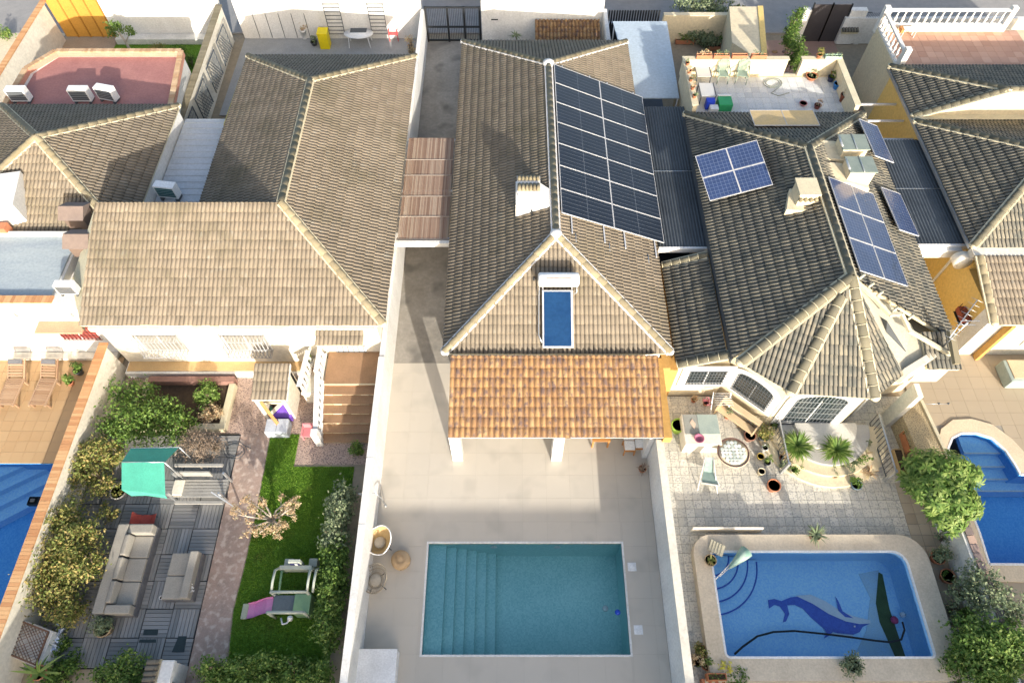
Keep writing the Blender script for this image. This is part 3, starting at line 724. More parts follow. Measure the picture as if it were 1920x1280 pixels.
# lot 2 garden floor
sheet('garden_bed', [(-16.1, .5), (-5.2, .5), (-5.2, 14.2), (-16.1, 14.2)], M_ground, .0)
sheet('gravel_yard', [(-12.3, 11.25), (-8.42, 11.25), (-8.42, 9.95), (-5.3, 9.95), (-5.3, 13.8), (-16, 13.8), (-16, 13.0), (-12.3, 13.0)], M_gravel, .012)
sheet('stamped_path', [(-10.75, .8), (-9.55, .8), (-9.50, 2.8), (-9.68, 4.6), (-9.6, 6.0), (-9.55, 8), (-9.62, 11.25), (-10.85, 11.25), (-10.75, 2.7)], M_stamp, .016)
lw = [(-9.5, 2.2), (-6.1, 2.2), (-6.1, 9.85), (-8.45, 9.85), (-8.45, 11.2), (-9.58, 11.2), (-9.52, 8), (-9.56, 6), (-9.64, 4.6), (-9.46, 2.8)]
sheet('lawn_soil', lw, M_lawn, .014)
def grass(poly, n, seed, name='lawn', hgt=.045):
    f = inp(poly); xs = [p[0] for p in poly]; ys = [p[1] for p in poly]; R = random.Random(seed); mb = MB(); k = 0
    while k < n:
        x, y = R.uniform(min(xs), max(xs)), R.uniform(min(ys), max(ys))
        if not f(x, y): continue
        k += 1; a = R.random()*6.28; l = hgt*(.6+.8*R.random()); dx, dy = cos(a)*.02, sin(a)*.02; q = R.uniform(-.03, .03); q2 = R.uniform(-.03, .03)
        mb.add([(x-dx, y-dy, .01), (x+dx, y+dy, .01), (x+q, y+q2, .014+l)], [(0, 1, 2)])
    return mb.top(name, M_grass, 'short green artificial grass of the garden lawn' if seed == 3 else 'short green lawn behind the orange gate', 'grass', kind='stuff')
grass(lw, 60000, 3)
# lot 2 deck
dk = thing('wood_deck', 'weathered grey wooden deck of square slatted panels in the left garden', 'deck', (-13.4, 7, 0))
pitch = .93; cache = {}
for o_ in (0, 1):
    mb = MB()
    for k in range(7):
        a = -pitch/2+.012+k*(pitch-.024)/7; b = a+(pitch-.024)/7-.014
        if o_: mb.box(a, b, -pitch/2+.01, pitch/2-.01, 0, .045)
        else: mb.box(-pitch/2+.01, pitch/2-.01, a, b, 0, .045)
    me = mb.make('deck_panel'); me.materials.append(M_deck); cache[o_] = me
MB().box(-16.05, -10.77, 2.75, 11.2, .0, .02).part('base', M_black, dk)
for j in range(9):
    for i in range(6):
        x = -10.78-pitch*(i+.5); y = 2.78+pitch*(j+.5)
        if x-pitch/2 < -16.5 or y+pitch/2 > 11.25: continue
        inst('deck_panel', cache[(i+j) % 2], dk, Matrix.Translation((x, y, .022)))
# north: street, pavements
sheet('street', [(-80, 41), (80, 41), (80, 49), (-80, 49)], M_asph, -.02)
sheet('pavement', [(-80, 37.3), (80, 37.3), (80, 40.9), (-80, 40.9)], mat('pavement_grey', (.30, .29, .28), (.25, .245, .24), 2, .9), .04, th=.1)
MB().box(-80, 80, 40.88, 41.02, -.02, .09).top('kerb', mat('kerb_stone', (.42, .41, .40), rough=.9), kind='structure')
sheet('far_pavement', [(-80, 49), (80, 49), (80, 52), (-80, 52)], MATS['pavement_grey'], .08, th=.1)
# boundary walls
def wall(a, b, t, h, m, name='garden_wall', label=None, cap=None, capw=None, z0=-.05):
    a, b = Vector((a[0], a[1], 0)), Vector((b[0], b[1], 0)); o = thing(name, label, 'wall', ((a.x+b.x)/2, (a.y+b.y)/2, 0))
    MB().bar(a+Vector((0, 0, (h+z0)/2)), b+Vector((0, 0, (h+z0)/2)), t, h-z0).part('wall_body', m, o)
    return o
w23 = wall((-5.1, .5), (-5.1, 36.6), .2, 1.98, M_white, label='long white wall between the lawn garden and the middle house drive')
for a, b in ((.5, 7.0), (7.03, 9.4), (9.43, 13.6)): MB().box(-5.22, -4.98, a, b, 1.982, 2.02).part('coping_slab', M_white, w23)
w34 = wall((5.38, .5), (5.38, 12.9), .24, 1.98, M_white, label='white wall between the teal pool patio and the cluttered patio on the right')
MB().box(5.245, 5.515, .5, 10.1, 1.982, 2.02).part('coping_slab', M_creamw, w34)
w12 = wall((-16.3, .5), (-16.3, 14.2), .22, 1.74, M_creamw, label='cream wall with orange brick coping between the left pool and the overgrown garden')
coping(w12, [(-16.34, .5), (-16.34, 14.4)], .36, 1.74, M_brickc, L=.125, gap=.008)
w45 = wall((15.95, .5), (15.75, 8.9), .35, 1.35, M_dirtyw, label='low grey weathered wall between the dolphin pool and the right pool')
coping(w45, [(16.05, .5), (15.82, 8.3)], .26, 1.352, rnd_mat('dark_edge_brick', [(.1, (.12, .11, .12)), (.5, (.30, .22, .19)), (.9, (.48, .33, .25))], .8), L=.3, gap=.03, name='coping_tile')
w12b = wall((-16.3, 24.9), (-16.6, 36.6), .2, 2.2, M_creamw, label='cream wall topped with tan roof tiles between the two left front yards')
coping(w12b, [(-16.3, 24.9), (-16.6, 36.6)], .34, 2.2, M_cap, L=.16, name='coping_tile', th=.07)
# lattice panels leaning on that wall
for k, y in enumerate((27.4, 29.6, 32.0, 34.3)):
    lt = thing('lattice_panel', '%s lattice panel on the left front wall, counted from the roof' % ('nearest', 'second', 'third', 'farthest')[k], 'lattice', (-16.15, y, 0), 'lattice panels on the left front wall')
    fr = MB(); mb = MB()
    for q in range(9):
        mb.bar((-16.1, y-.8+q*.2, .6), (-16.1, min(y+.8, y-.8+q*.2+.9), .6+min(1.4, (min(y+.8, y-.8+q*.2+.9)-(y-.8+q*.2))*1.5)), .02, .03)
        mb.bar((-16.08, y+.8-q*.2, .6), (-16.08, max(y-.8, y+.8-q*.2-.9), .6+min(1.4, ((y+.8-q*.2)-max(y-.8, y+.8-q*.2-.9))*1.5)), .02, .03)
    mb.part('slats', M_dgrey, lt, kind='stuff'); fr.box(-16.14, -16.09, y-.85, y-.8, .55, 2.05).box(-16.14, -16.09, y+.8, y+.85, .55, 2.05).box(-16.14, -16.09, y-.8, y+.8, 2.0, 2.05).part('frame', M_dgrey, lt)

# ================================================================ middle house
H3 = thing('house', 'middle white house with a brown hip roof, many black solar panels and white ridges', 'house', (1.7, 22.7, 0))
MB().box(-2.25, 5.65, 13.35, 31.9, -.05, 2.93).part('wall', M_white, H3)
MB().box(5.75, 6.05, 12.9, 29, -.05, 2.35).part('side_wall', M_ochre, H3)
ze, zr = 3.0, 4.78
N3, S3, F3 = hip_faces(-2.55, 5.95, 13.2, 32.1, ze, zr)
R3 = roof(H3, F3, M_tilew)
cor = [(-2.55, 13.2, ze), (5.95, 13.2, ze), (5.95, 32.1, ze), (-2.55, 32.1, ze)]
ridge(R3, [(N3, S3), (cor[0], S3), (cor[1], S3), (cor[2], N3), (cor[3], N3)], mort=M_mortw, mw=.19)
MB().lathe([(.001, 0), (.28, 0), (.26, .12), (.12, .2), (.001, .21)], (N3[0], N3[1], zr-.02), 12).part('finial', M_mortw, R3); MB().lathe([(.001, 0), (.26, 0), (.22, .14), (.1, .2), (.001, .21)], (S3[0], S3[1], zr-.02), 12).part('finial', M_mortw, R3)
MB().box(-2.62, -2.56, 13.3, 32, ze-.12, ze-.01).part('gutter', M_white, H3)
# chimney
ch = MB(); cx, cy = .62, 19.55
ch.prism([(.15, 18.9), (1.5, 18.9), (1.5, 19.8), (1.05, 20.2), (.15, 20.2)], 3.6, 4.86).box(.25, 1.08, 19.35, 20.15, 3.8, 5.05)
C3 = ch.part('chimney', M_white, H3)
for yy in (19.42, 19.92):
    for k in range(4): MB().lathe([(.095, 0), (.095, .001), (.0, .05)], (.36+k*.2, yy, 5.06), 8).part('cap_tile', M_cap, C3)
MB().box(.2, 1.13, 19.3, 20.2, 5.12, 5.17).part('cap', M_white, C3)
for yy, dd in ((19.36, .34), (19.92, .22)):
    for k in range(6): MB().tube([(.29+k*.15, yy, 5.19), (.29+k*.15, yy+dd, 5.23)], .07, 8).part('cap_tile', M_cap, C3)
MB().box(.3, 1.03, 19.36, 20.14, 5.055, 5.12).part('flue', M_dgrey, C3)
MB().tube([(.75, 19.3, 4.75), (.8, 18.8, 4.55), (.82, 18.5, 4.42), (.83, 17.0, 4.44), (.84, 15.7, 4.15)], .03, 6).part('cable', M_black, H3)
# porch
PO = thing('porch', 'open porch with orange barrel tiles and white pillars before the middle house', 'porch', (1.6, 11.6, 0))
rp3 = [(-2.28, 10.0, 2.52), (5.42, 10.0, 2.52), (5.42, 12.96, 3.16), (-2.28, 12.96, 3.16)]
RP = roof(PO, [rp3], M_terra, 'barrel', name='porch_roof', under=M_white)
MB().box(-2.3, 5.42, 10.08, 10.3, 2.26, 2.42).part('front_beam', M_white, PO); MB().box(-2.26, 5.4, 10.0, 10.06, 2.42, 2.49).part('fascia', M_plas, PO)
for x in (-2.1, 1.72): MB().box(x-.2, x+.2, 10.08, 10.48, 0, 2.26).part('pillar', M_white, PO, bevel=.012)
MB().box(5.05, 5.24, 10.2, 13.2, 0, 2.5).part('side_wall', M_white, PO)
MB().box(5.45, 5.75, 10.0, 13.3, 2.0, 2.42).part('wall_top', M_ochre, PO)
# furniture below the porch
p = P(1128, 826, .7); t = thing('porch_table', 'orange wooden table half hidden under the porch roof', 'table', (p.x, 10.9, 0)); MB().box(p.x-.35, p.x+.35, 10.6, 11.3, .68, .72).part('tabletop', M_owood, t)
for a in (-.3, .3):
    for b in (.06, .64): MB().box(p.x+a-.03, p.x+a+.03, 10.6+b-.03, 10.6+b+.03, 0, .68).part('leg', M_owood, t)
for k, (px, py) in enumerate(((1180, 838), (1200, 834))):
    p = P(px, py, .4); t = thing('porch_chair', 'wooden folding chair with white cushions in the porch corner, %s of two' % ('left' if k == 0 else 'right'), 'chair', (p.x, p.y, 0), 'folding chairs in the porch corner')
    x, y = p.x, p.y; MB().box(x-.22, x+.22, y-.2, y+.25, .40, .45).part('seat', M_owood, t); MB().box(x-.2, x+.2, y-.15, y+.22, .452, .52).part('cushion', M_plas, t, bevel=.02)
    MB().box(x-.2, x+.2, y+.26, y+.34, .45, .95).part('backrest', M_plas, t, bevel=.02)
    for a in (-.2, .2):
        for b in (-.18, .26): MB().box(x+a-.02, x+a+.02, y+b-.02, y+b+.02, 0, .4).part('leg', M_owood, t)
potted(P(1203, 882, 0), .14, .22, 'small terracotta pot with a reddish plant at the porch wall foot', plant='spiky', pm=M_leafd, n=30, size=.04, ph=.3)
for x in (-.6, .25, .75, .95):
    t = thing('hanging_hook', 'small dark hook hanging from the porch beam at %s' % {-.6: 'the left bay', .25: 'the left bay centre', .75: 'near the middle pillar, first', .95: 'near the middle pillar, second'}[x], 'hook', (x, 10.2, 2.0)); MB().tube([(x, 10.2, 2.26), (x, 10.2, 2.08), (x+.05, 10.2, 2.03), (x+.08, 10.2, 2.08)], .012, 5).part('hook', M_black, t)
# solar array
nr = Vector((sin(radians(22.7)), 0, cos(radians(22.7)))); us = Vector((cos(radians(22.7)), 0, -sin(radians(22.7)))); vy = Vector((0, 1, 0))
M_cell = grid_mat('black_solar_cells', (.006, .008, .014), (.13, .145, .17), 1.185, .217, .010, rough=.3, coat=.1)
M_cellb = grid_mat('blue_solar_cells', (.022, .038, .095), (.12, .155, .25), .16, .16, .06, rough=.25, coat=.2)
M_alus = mat('bright_aluminium', (.50, .51, .53), rough=.4)
def solar_panel(L, W, glass, name='solar_panel'):
    """local: x down the slope, y across, z normal"""
    fr = MB(); 
    fr.box(-L/2, L/2, -W/2, -W/2+.02, 0, .04).box(-L/2, L/2, W/2-.02, W/2, 0, .04).box(-L/2, -L/2+.02, -W/2+.02, W/2-.02, 0, .04).box(L/2-.02, L/2, -W/2+.02, W/2-.02, 0, .04)
    f = fr.make('frame'); f.materials.append(M_alus); g = MB().box(-L/2+.02, L/2-.02, -W/2+.02, W/2-.02, .01, .032).make('glass'); g.materials.append(glass)
    return f, g
def put_panel(mesh, M, label, parent=None, group=None):
    """a panel bolted into an array is a part (frame > glass); a panel standing alone is a thing"""
    fr_, gl_ = mesh
    if parent is None:
        t = bpy.data.objects.new('single_solar_panel', None); SC.collection.objects.link(t); t.matrix_world = M; WL[t.name] = Vector((0, 0, 0)); tag(t, label, 'solar panel', group); o = bpy.data.objects.new('frame', fr_); o.parent = t; top_ = t
    else:
        o = bpy.data.objects.new('solar_panel', fr_); o.parent = parent; o.matrix_local = Matrix.Translation(-WL[parent.name]) @ M; top_ = o
    SC.collection.objects.link(o); g = bpy.data.objects.new('glass', gl_); SC.collection.objects.link(g); g.parent = top_
    return top_
SA = thing('solar_array', 'large array of fourteen black solar panels on the middle roof', 'solar array', (3.9, 22.5, 4.0))
big = solar_panel(2.37, 1.305, M_cell)
for c in range(2):
    for k in range(7):
        xs = 1.94+(1.19+2.38*c)*us.x; o = Vector((xs, 27.1-1.315*k-.06, zr-(xs-1.7)*.4188+.17))
        M = Matrix((us, vy, nr)).transposed().to_4x4(); M.translation = o
        M = M @ Matrix.Rotation(radians(.0), 4, 'Z')
        put_panel(big, M, None, SA)
rl = SA
for d_ in (.45, 1.9, 2.85, 4.3):
    x = 1.94+d_*us.x; z = zr-(x-1.7)*.4188; MB().box(x-.025, x+.025, 17.65, 27.9, z+.09, z+.14).part('rail', M_alus, rl)
for d_ in (.6, 2.1, 3.9):
    x = 1.94+d_*us.x; z = zr-(x-1.7)*.4188; MB().tube([(x, 17.2, z+.06), (x, 17.7, z+.1)], .02, 5).part('conduit', M_steel, rl)
# solar water heater on the front hip
nf = Vector((0, -sin(radians(22.7)), cos(radians(22.7)))); uf = Vector((0, cos(radians(22.7)), sin(radians(22.7))))
WH = thing('solar_water_heater', 'solar water heater with a white tank above a blue collector on the front roof slope', 'water heater', (1.7, 14.6, 3.6))
def fz(y): return ze+(y-13.2)*.4188
MF = Matrix((Vector((1, 0, 0)), uf, nf)).transposed().to_4x4(); MF.translation = Vector((1.72, 13.28, fz(13.28)+.16))
cl_ = MB(MF).box(-.58, .58, 0, 2.2, 0, .09); cl_.part('collector_case', M_alus, WH, bevel=.008)
MB(MF).box(-.52, .50, .06, 2.14, .09, .098).part('collector_glass', mat('collector_blue', (.008, .035, .105), (.014, .055, .14), .6, .2, spec=.4), WH)
T0 = MF @ Vector((-.74, 2.55, .32)); T1 = MF @ Vector((.80, 2.55, .32))
MB().tube([T0, T0+Vector((.03, 0, 0)), T0+Vector((.06, 0, 0)), T1-Vector((.06, 0, 0)), T1-Vector((.03, 0, 0)), T1], [.2, .25, .27, .27, .25, .2], 20).part('tank', M_plas, WH)
c = MF @ Vector((0, 2.55, .32))
def tank_pt(x, a): return (x, c.y-.272*cos(a), c.z+.272*sin(a))
lab = MB()
for z0, z1, in ((.34, .44), (1.12, 1.27)):
    lab.add([tank_pt(1.27, z0), tank_pt(2.2, z0), tank_pt(2.2, z1), tank_pt(1.27, z1)], [(0, 1, 2, 3)])
lab.part('label_stripe', mat('red_print', (.62, .10, .07), rough=.6), WH)
lt_ = MB(); R_ = random.Random(2)
for k in range(11):
    xx = 1.27+.085*k; ww = R_.uniform(.03, .06)
    lt_.add([tank_pt(xx, .52), tank_pt(xx+ww, .52), tank_pt(xx+ww, R_.uniform(.8, 1.0)), tank_pt(xx, R_.uniform(.75, 1.0))], [(0, 1, 2, 3)])
lt_.part('label_print', mat('faded_red_print', (.62, .30, .27), rough=.6), WH)
st = MB(MF)
for sx in (-.55, .55): st.bar((sx, 2.2, .0), (sx, 2.8, .0), .04, .04).bar((sx, 2.8, 0), (sx, 2.62, .3), .04, .04).bar((sx, 0, -.12), (sx, 2.85, -.05), .04, .03)
st.part('stand', M_alus, WH)
MB(MF).tube([(-.6, .2, .05), (-.72, .5, .03), (-.7, 2.0, .03), (-.68, 2.4, .2)], .022, 6).tube([(.6, 2.05, .06), (.72, 2.1, .1), (.72, 2.3, .25)], .022, 6).part('pipe', M_steel, WH)
# cane pergola + beam
PG = thing('side_pergola', 'reddish cane covered pergola over the drive beside the middle house', 'pergola', (-3.8, 22.3, 0))
ys = [25.4, 23.9, 22.9, 21.6, 20.4, 19.1]
for a, b in zip(ys[:-1], ys[1:]):
    mb = MB(); n = 34
    for k in range(n):
        x = -4.9+2.15*k/n; mb.box(x+.004, x+.055, b+.03, a-.03, 2.52+random.uniform(0, .012), 2.54+random.uniform(0, .01))
    mb.part('cane_mat', M_cane, PG); MB().box(-4.95, -2.7, b-.015, b+.015, 2.545, 2.57).part('batten', mat('pale_batten', (.34, .29, .25), rough=.8), PG)
MB().box(-5.0, -2.3, 18.85, 19.0, 2.35, 2.60).part('front_beam', M_white, PG)
for y in (25.3, 22, 19.2): MB().box(-4.95, -2.6, y-.04, y+.04, 2.42, 2.51).part('beam', M_alus, PG)
# front (north) wall, gate, tiled bin house
FW = wall((-1.75, 36.5), (5.2, 36.5), .25, 2.62, M_white, label='white street wall beside the black gate with a letter slot')
MB().box(-1.2, -.8, 36.36, 36.38, 1.45, 1.52).part('letter_slot', M_black, FW)
GT = thing('driveway_gate', 'black metal double gate with glazed panels at the end of the middle drive', 'gate', (-3.4, 36.5, 0))
for x in (-4.95, -3.7, -2.75, -1.85): MB().box(x-.06, x+.06, 36.45, 36.55, 0, 2.2).part('post', M_black, GT)
for z in (.1, .95, 2.15): MB().box(-4.95, -1.85, 36.47, 36.53, z-.05, z+.05).part('rail', M_black, GT)
gb = MB().box(-.01, .01, -.01, .01, .1, 2.1).make('bar'); gb.materials.append(M_black)
for k in range(30): inst('bar', gb, GT, Matrix.Translation((-4.9+3.0*(k+.5)/30, 36.5, 0)))
BH = thing('bin_house', 'small white utility box with an orange tiled lid by the street wall', 'utility box', (3.1, 34.9, 0)); MB().box(1.35, 4.9, 34.4, 35.9, 0, 1.35).part('wall', M_white, BH)
roof(BH, [[(1.3, 34.35, 1.38), (4.95, 34.35, 1.38), (4.95, 35.9, 1.75), (1.3, 35.9, 1.75)]], M_terra, 'barrel', name='lid')
t = potted((.25, 35.6, 0), .15, .1, 'thin yucca growing against the white street wall', plant='spiky', pm=M_leafo, n=26, size=.05, ph=.5)
MB().tube([(.25, 35.6, 0), (.28, 35.62, .7), (.2, 35.6, 1.0)], .035, 6).part('trunk', M_bark, t); MB().spiky((.2, 35.6, 1.0), 30, .5, .05, 4).part('crown', M_leafo, t)
w = wall((5.3, 29.3), (5.3, 36.6), .2, 2.0, M_white, label='white wall running back from the street beside the pale awning')
# ================================================================ left house (lot 2)
H2 = thing('house', 'house with a wide brown front roof slope above a white facade and tan stairs', 'house', (-9.5, 21, 0))
ze2, zr2 = 3.5, 5.35
MB().box(-16.0, -5.22, 14.35, 18.55, -.05, 3.44).box(-13.05, -5.2, 18.5, 30.0, -.05, 3.44).part('wall', M_creamw, H2)
MB().prism([(-16.0, 18.35), (-13.0, 18.35), (-9.0, 18.35), (-9.0, 18.5), (-16.0, 18.5)], 3.44, 5.2).part('back_wall', M_creamw, H2)
N2, S2 = (-8.96, 25.9, zr2), (-8.96, 18.55, zr2)
xe, xw, yn, ys2 = -4.84, -13.2, 30.2, 14.13
RF2 = roof(H2, [[(-16.3, ys2, ze2), (xe, ys2, ze2), S2, (-16.15, 18.55, zr2)],
               [(xe, yn, ze2), (xe, ys2, ze2), S2, N2], [(xw, 18.55, ze2), (xw, yn, ze2), N2, S2], [(xe, yn, ze2), (xw, yn, ze2), N2]], M_tile, limit=300)
ridge(RF2, [(N2, S2), ((xe, ys2, ze2), S2), ((xe, yn, ze2), N2), ((xw, yn, ze2), N2)], mort=M_mortc, mw=.18)
for k in range(1, 13):
    t_ = k/13; y = lerp(ys2, 18.5, t_); z = lerp(ze2, zr2, t_)
MB().add([(-16.15, 18.55, 5.33), (-17.45, 16.3, 3.3), (-16.32, 14.13, 3.36), (-16.32, 14.13, 3.0), (-17.45, 16.3, 3.0), (-16.2, 18.55, 3.0)], [(0, 1, 2), (2, 1, 4, 3), (0, 5, 4, 1)]).part('plaster_half_hip', mat('stained_cream_plaster', (.46, .43, .31), (.36, .345, .27), .9, .9, bump=.2), H2)
MB().box(-16.05, -5.24, 14.05, 14.36, 3.12, 3.34).part('cornice', M_creamw, H2)
MB().box(-16.0, -8.0, 13.78, 14.36, -.03, .34).part('plinth', M_white, H2); MB().box(-15.95, -8.0, 13.9, 14.35, .342, .37).part('plinth_cap', mat('ochre_ledge', (.58, .40, .20), (.54, .36, .18), 2, .8), H2)
S_ = -pi/2
for px0, px1, n in ((245, 340, 'l'), (410, 500, 'r')):
    cx = (P(px0, 640, 2.3).x+P(px1, 640, 2.3).x)/2-.0
    window(H2, (cx, 14.345, 1.3), S_, 1.75, 1.25, bars=12, rails=1, cage=.33, barm=mat('weathered_white_bars', (.42, .42, .43), rough=.6), curtain=True, barr=.017, glass=mat('net_curtain_glass', (.34, .33, .30), (.26, .25, .22), 3, .3, spec=.5))
dx = P(648, 655, 2.2).x
D = window(H2, (dx, 14.34, 1.22), S_, 1.25, 1.85, bars=6, rails=3, barm=M_dgrey, glass=mat('white_door_leaf', (.62, .60, .58), rough=.6), name='door'); MB().box(dx-.5, dx-.1, 14.30, 14.333, 2.0, 2.35).box(dx+.1, dx+.45, 14.30, 14.333, 2.0, 2.35).part('pane', mat('brown_pane', (.18, .08, .03), rough=.3), D)
CN = roof(H2, [[(dx-.95, 13.55, 3.02), (dx+.85, 13.55, 3.02), (dx+.85, 14.3, 3.28), (dx-.95, 14.3, 3.28)]], M_tilew, limit=40, name='door_canopy')
for x in (P(540, 615, 3.1).x,): MB().box(x-.15, x+.15, 14.28, 14.34, 2.95, 3.05).part('vent', M_dgrey, H2)
# stairs
ST = thing('entrance_stairs', 'tan tiled stairs climbing to the barred door of the left house', 'stairs', (-6.6, 12.5, 0)); M_stair = mat('tan_stair_tile', (.33, .20, .115), (.26, .16, .09), 2, .7)
xs0, xs1 = -7.45, -5.3
MB().box(xs0, xs1, 12.85, 14.34, -.02, 1.17).part('landing', M_stair, ST); nst = 6
for k in range(nst):
    z = 1.17*(1-(k+1)/(nst+1)); y1_ = 12.85-.335*k; y0_ = y1_-.335
    MB().box(xs0, xs1, y0_+.012, y1_, -.02, z-.03).part('riser', M_stair, ST)
    for j in range(6): xa_ = xs0+(xs1-xs0)*j/6; MB().box(xa_+.012, xa_+(xs1-xs0)/6-.012, y0_, y0_+.011, z-.17, z-.035).part('riser_tile', rnd_mat('stair_riser_tile', [(.1, (.20, .15, .10)), (.45, (.50, .42, .28)), (.9, (.66, .58, .42))], .7), ST)
    MB().box(xs0, xs1, y0_-.03, y1_, z-.03, z).part('tread', M_stair, ST)
MB().box(xs0, xs1, 12.82, 12.87, 1.14, 1.175).part('nosing', M_mortc, ST)
bs = thing('stair_balustrade', 'white concrete balustrade along the left side of the tan stairs', 'balustrade', (-7.55, 12.3, 0)); balustrade(bs, (-7.55, 10.9, .1), (-7.55, 13.0, 1.1), .8, 8, r=.08)
MB().box(-7.68, -7.42, 10.7, 10.95, 0, 1.1).part('post', M_white, bs); MB().box(-7.66, -7.45, 10.95, 13.0, 0, .1).part('base', M_white, bs)
bs2 = thing('landing_balustrade', 'white balustrade at the left edge of the stair landing beside the barbecue', 'balustrade', (-8.0, 13.5, 0)); balustrade(bs2, (-8.25, 12.5, .9), (-8.15, 14.1, .9), .75, 6, r=.08); balustrade(bs2, (-7.6, 13.0, 1.17), (-7.6, 14.2, 1.17), .75, 4, r=.08)
MB().box(-8.35, -7.5, 12.6, 14.2, 0, .9).part('side_block', M_creamw, bs2)
potted((-7.9, 13.6, .9), .14, .2, 'brown pot on the ledge left of the entrance door', potm=M_pot, plant='spiky', pm=M_leafd, n=24, size=.03, ph=.35)
potted((-8.2, 14.0, .9), .1, .15, 'small dark potted plant in the corner between canopy and balustrade', potm=M_dgrey, n=200, size=.05, ph=.5)
# barbecue
BQ = thing('barbecue', 'brick garden barbecue under a small brown tiled roof', 'barbecue', (-9.2, 12.6, 0))
roof(BQ, [[(-10.0, 11.95, 1.62), (-8.62, 11.95, 1.62), (-8.62, 13.3, 2.0), (-10.0, 13.3, 2.0)]], M_tilew, limit=60, name='barbecue_roof', under=M_white)
MB().box(-9.9, -9.75, 11.9, 13.2, 0, 1.55).box(-8.85, -8.7, 11.9, 13.2, 0, 1.55).box(-9.9, -8.7, 13.05, 13.25, 0, 1.75).part('side_wall', M_creamw, BQ)
MB().box(-9.75, -8.85, 12.2, 13.05, .7, .85).part('worktop', M_mortc, BQ)
for k in range(5):
    for j in range(2): MB().box(-9.73+.44*j, -9.73+.44*j+.42, 12.9, 13.04, .86+.13*k, .86+.13*k+.115).part('brick', M_brickc, BQ)
MB().bar((-9.75, 12.0, 1.3), (-9.0, 11.2, .2), .12, .05).part('brace', M_owood, BQ)
# planter with raised brick border
PL = thing('raised_planter', 'raised bed with a pale stone border and brick red wall below the left windows', 'planter', (-13.3, 12.3, 0)); M_rb = mat('red_brown_wall', (.30, .17, .14), (.24, .14, .11), 3, .9, bump=.3)
MB().box(-14.9, -11.4, 13.35, 13.6, 0, .45).part('back_wall', M_rb, PL)
for (a, b, c, d) in ((-11.6, -11.35, 11.3, 13.35), (-14.9, -11.6, 11.3, 11.55), (-15.1, -14.9, 11.3, 13.6)): MB().box(a, b, c, d, 0, .32).part('border_stone', M_mortc, PL, bevel=.02)
MB().box(-14.9, -11.6, 11.55, 13.35, 0, .15).part('soil', M_soil, PL)
def bush(name, label, blobs, n, size, m, cat='bush', group=None, seed=1, twigs=6, shell=.45, tm=None, asp=.55):
    xs = sum(b[0] for b in blobs)/len(blobs); ysm = sum(b[1] for b in blobs)/len(blobs); t = thing(name, label, cat, (xs, ysm, 0), group); R = random.Random(seed)
    st_ = MB()
    for b in blobs:
        for k in range(twigs):
            a = R.random()*6.28; e = Vector((b[0]+cos(a)*b[3]*.7*R.random(), b[1]+sin(a)*b[4]*.7*R.random(), b[2]+b[5]*(.2+.5*R.random()))); o = Vector((b[0]+R.uniform(-.1, .1), b[1]+R.uniform(-.1, .1), max(0, b[2]-b[5]))); mid = (o+e)/2+Vector((R.uniform(-.1, .1), R.uniform(-.1, .1), .05))
            st_.tube([o, mid, e], [.03, .02, .008], 5)
    st_.part('stems', tm or M_bark, t); MB().leaves(blobs, n, size, seed, shell=shell, asp=asp).part('foliage', m, t); return t
def B(px, py, z, r, rz=None, ry=None): p = P(px, py, z); return (p.x, p.y, z, r, ry or r, rz or r)
bush('shrub', 'bright green shrub in the raised bed below the left windows', [B(385, 738, .6, .55, .4)], 1500, .1, M_leafb, seed=2)
bush('dead_shrub', 'rust brown dead shrub in front of the green one in the raised bed', [B(395, 772, .4, .5, .3)], 1300, .08, M_leafa, seed=3)
bush('hedge_shrub', 'large dark green bush beside the cream wall below the left facade', [B(255, 745, 1.2, .8, .8), B(290, 790, 1.1, 1.15, .9), B(240, 790, 1.3, .9, .9), B(330, 790, .9, .7, .7), B(225, 735, 1.5, .45, .7), B(205, 800, 1.2, .5, .7)], 9000, .105, M_leafg, seed=4)
bush('yellow_shrub', 'yellow tipped bush on the cream wall just above the green canopy', [B(165, 850, 1.2, .65, .6), B(150, 885, 1.0, .6, .6), B(205, 850, 1.0, .6, .7), B(185, 905, .9, .55, .6), B(200, 960, .5, .4, .4)], 4800, .1, M_leafy, seed=5)
bush('overgrown_shrub', 'largest yellow and green bush sprawling beside the sofa', [B(120, 970, 1.1, .75, .7), B(150, 1010, 1.2, .7, .8), B(100, 1040, 1.1, .8, .7), B(155, 1060, 1.0, .7, .8), B(105, 1110, .9, .9, .7), B(60, 1090, .9, .5, .6), B(130, 1150, .5, .55, .5)], 12500, .1, M_leafy, seed=6)
bush('dry_shrub', 'leafless grey brown shrub above the garden bench', [B(370, 830, .8, .85, .5), B(400, 835, .6, .5, .4)], 3800, .085, M_leafd, seed=8, twigs=16, asp=.2)
bush('ground_cover_shrub', 'dark low greenery behind the trellis screen', [B(105, 1210, .3, .45, .35), B(120, 1255, .3, .6, .35), B(90, 1265, .4, .5, .3)], 3000, .09, M_leafg, seed=9)
bush('corner_shrub', 'rounded yellow green bush at the bottom edge of the wooden deck', [B(235, 1262, .5, .7, .5), B(200, 1268, .4, .5, .4)], 3500, .09, M_leafb, seed=10)
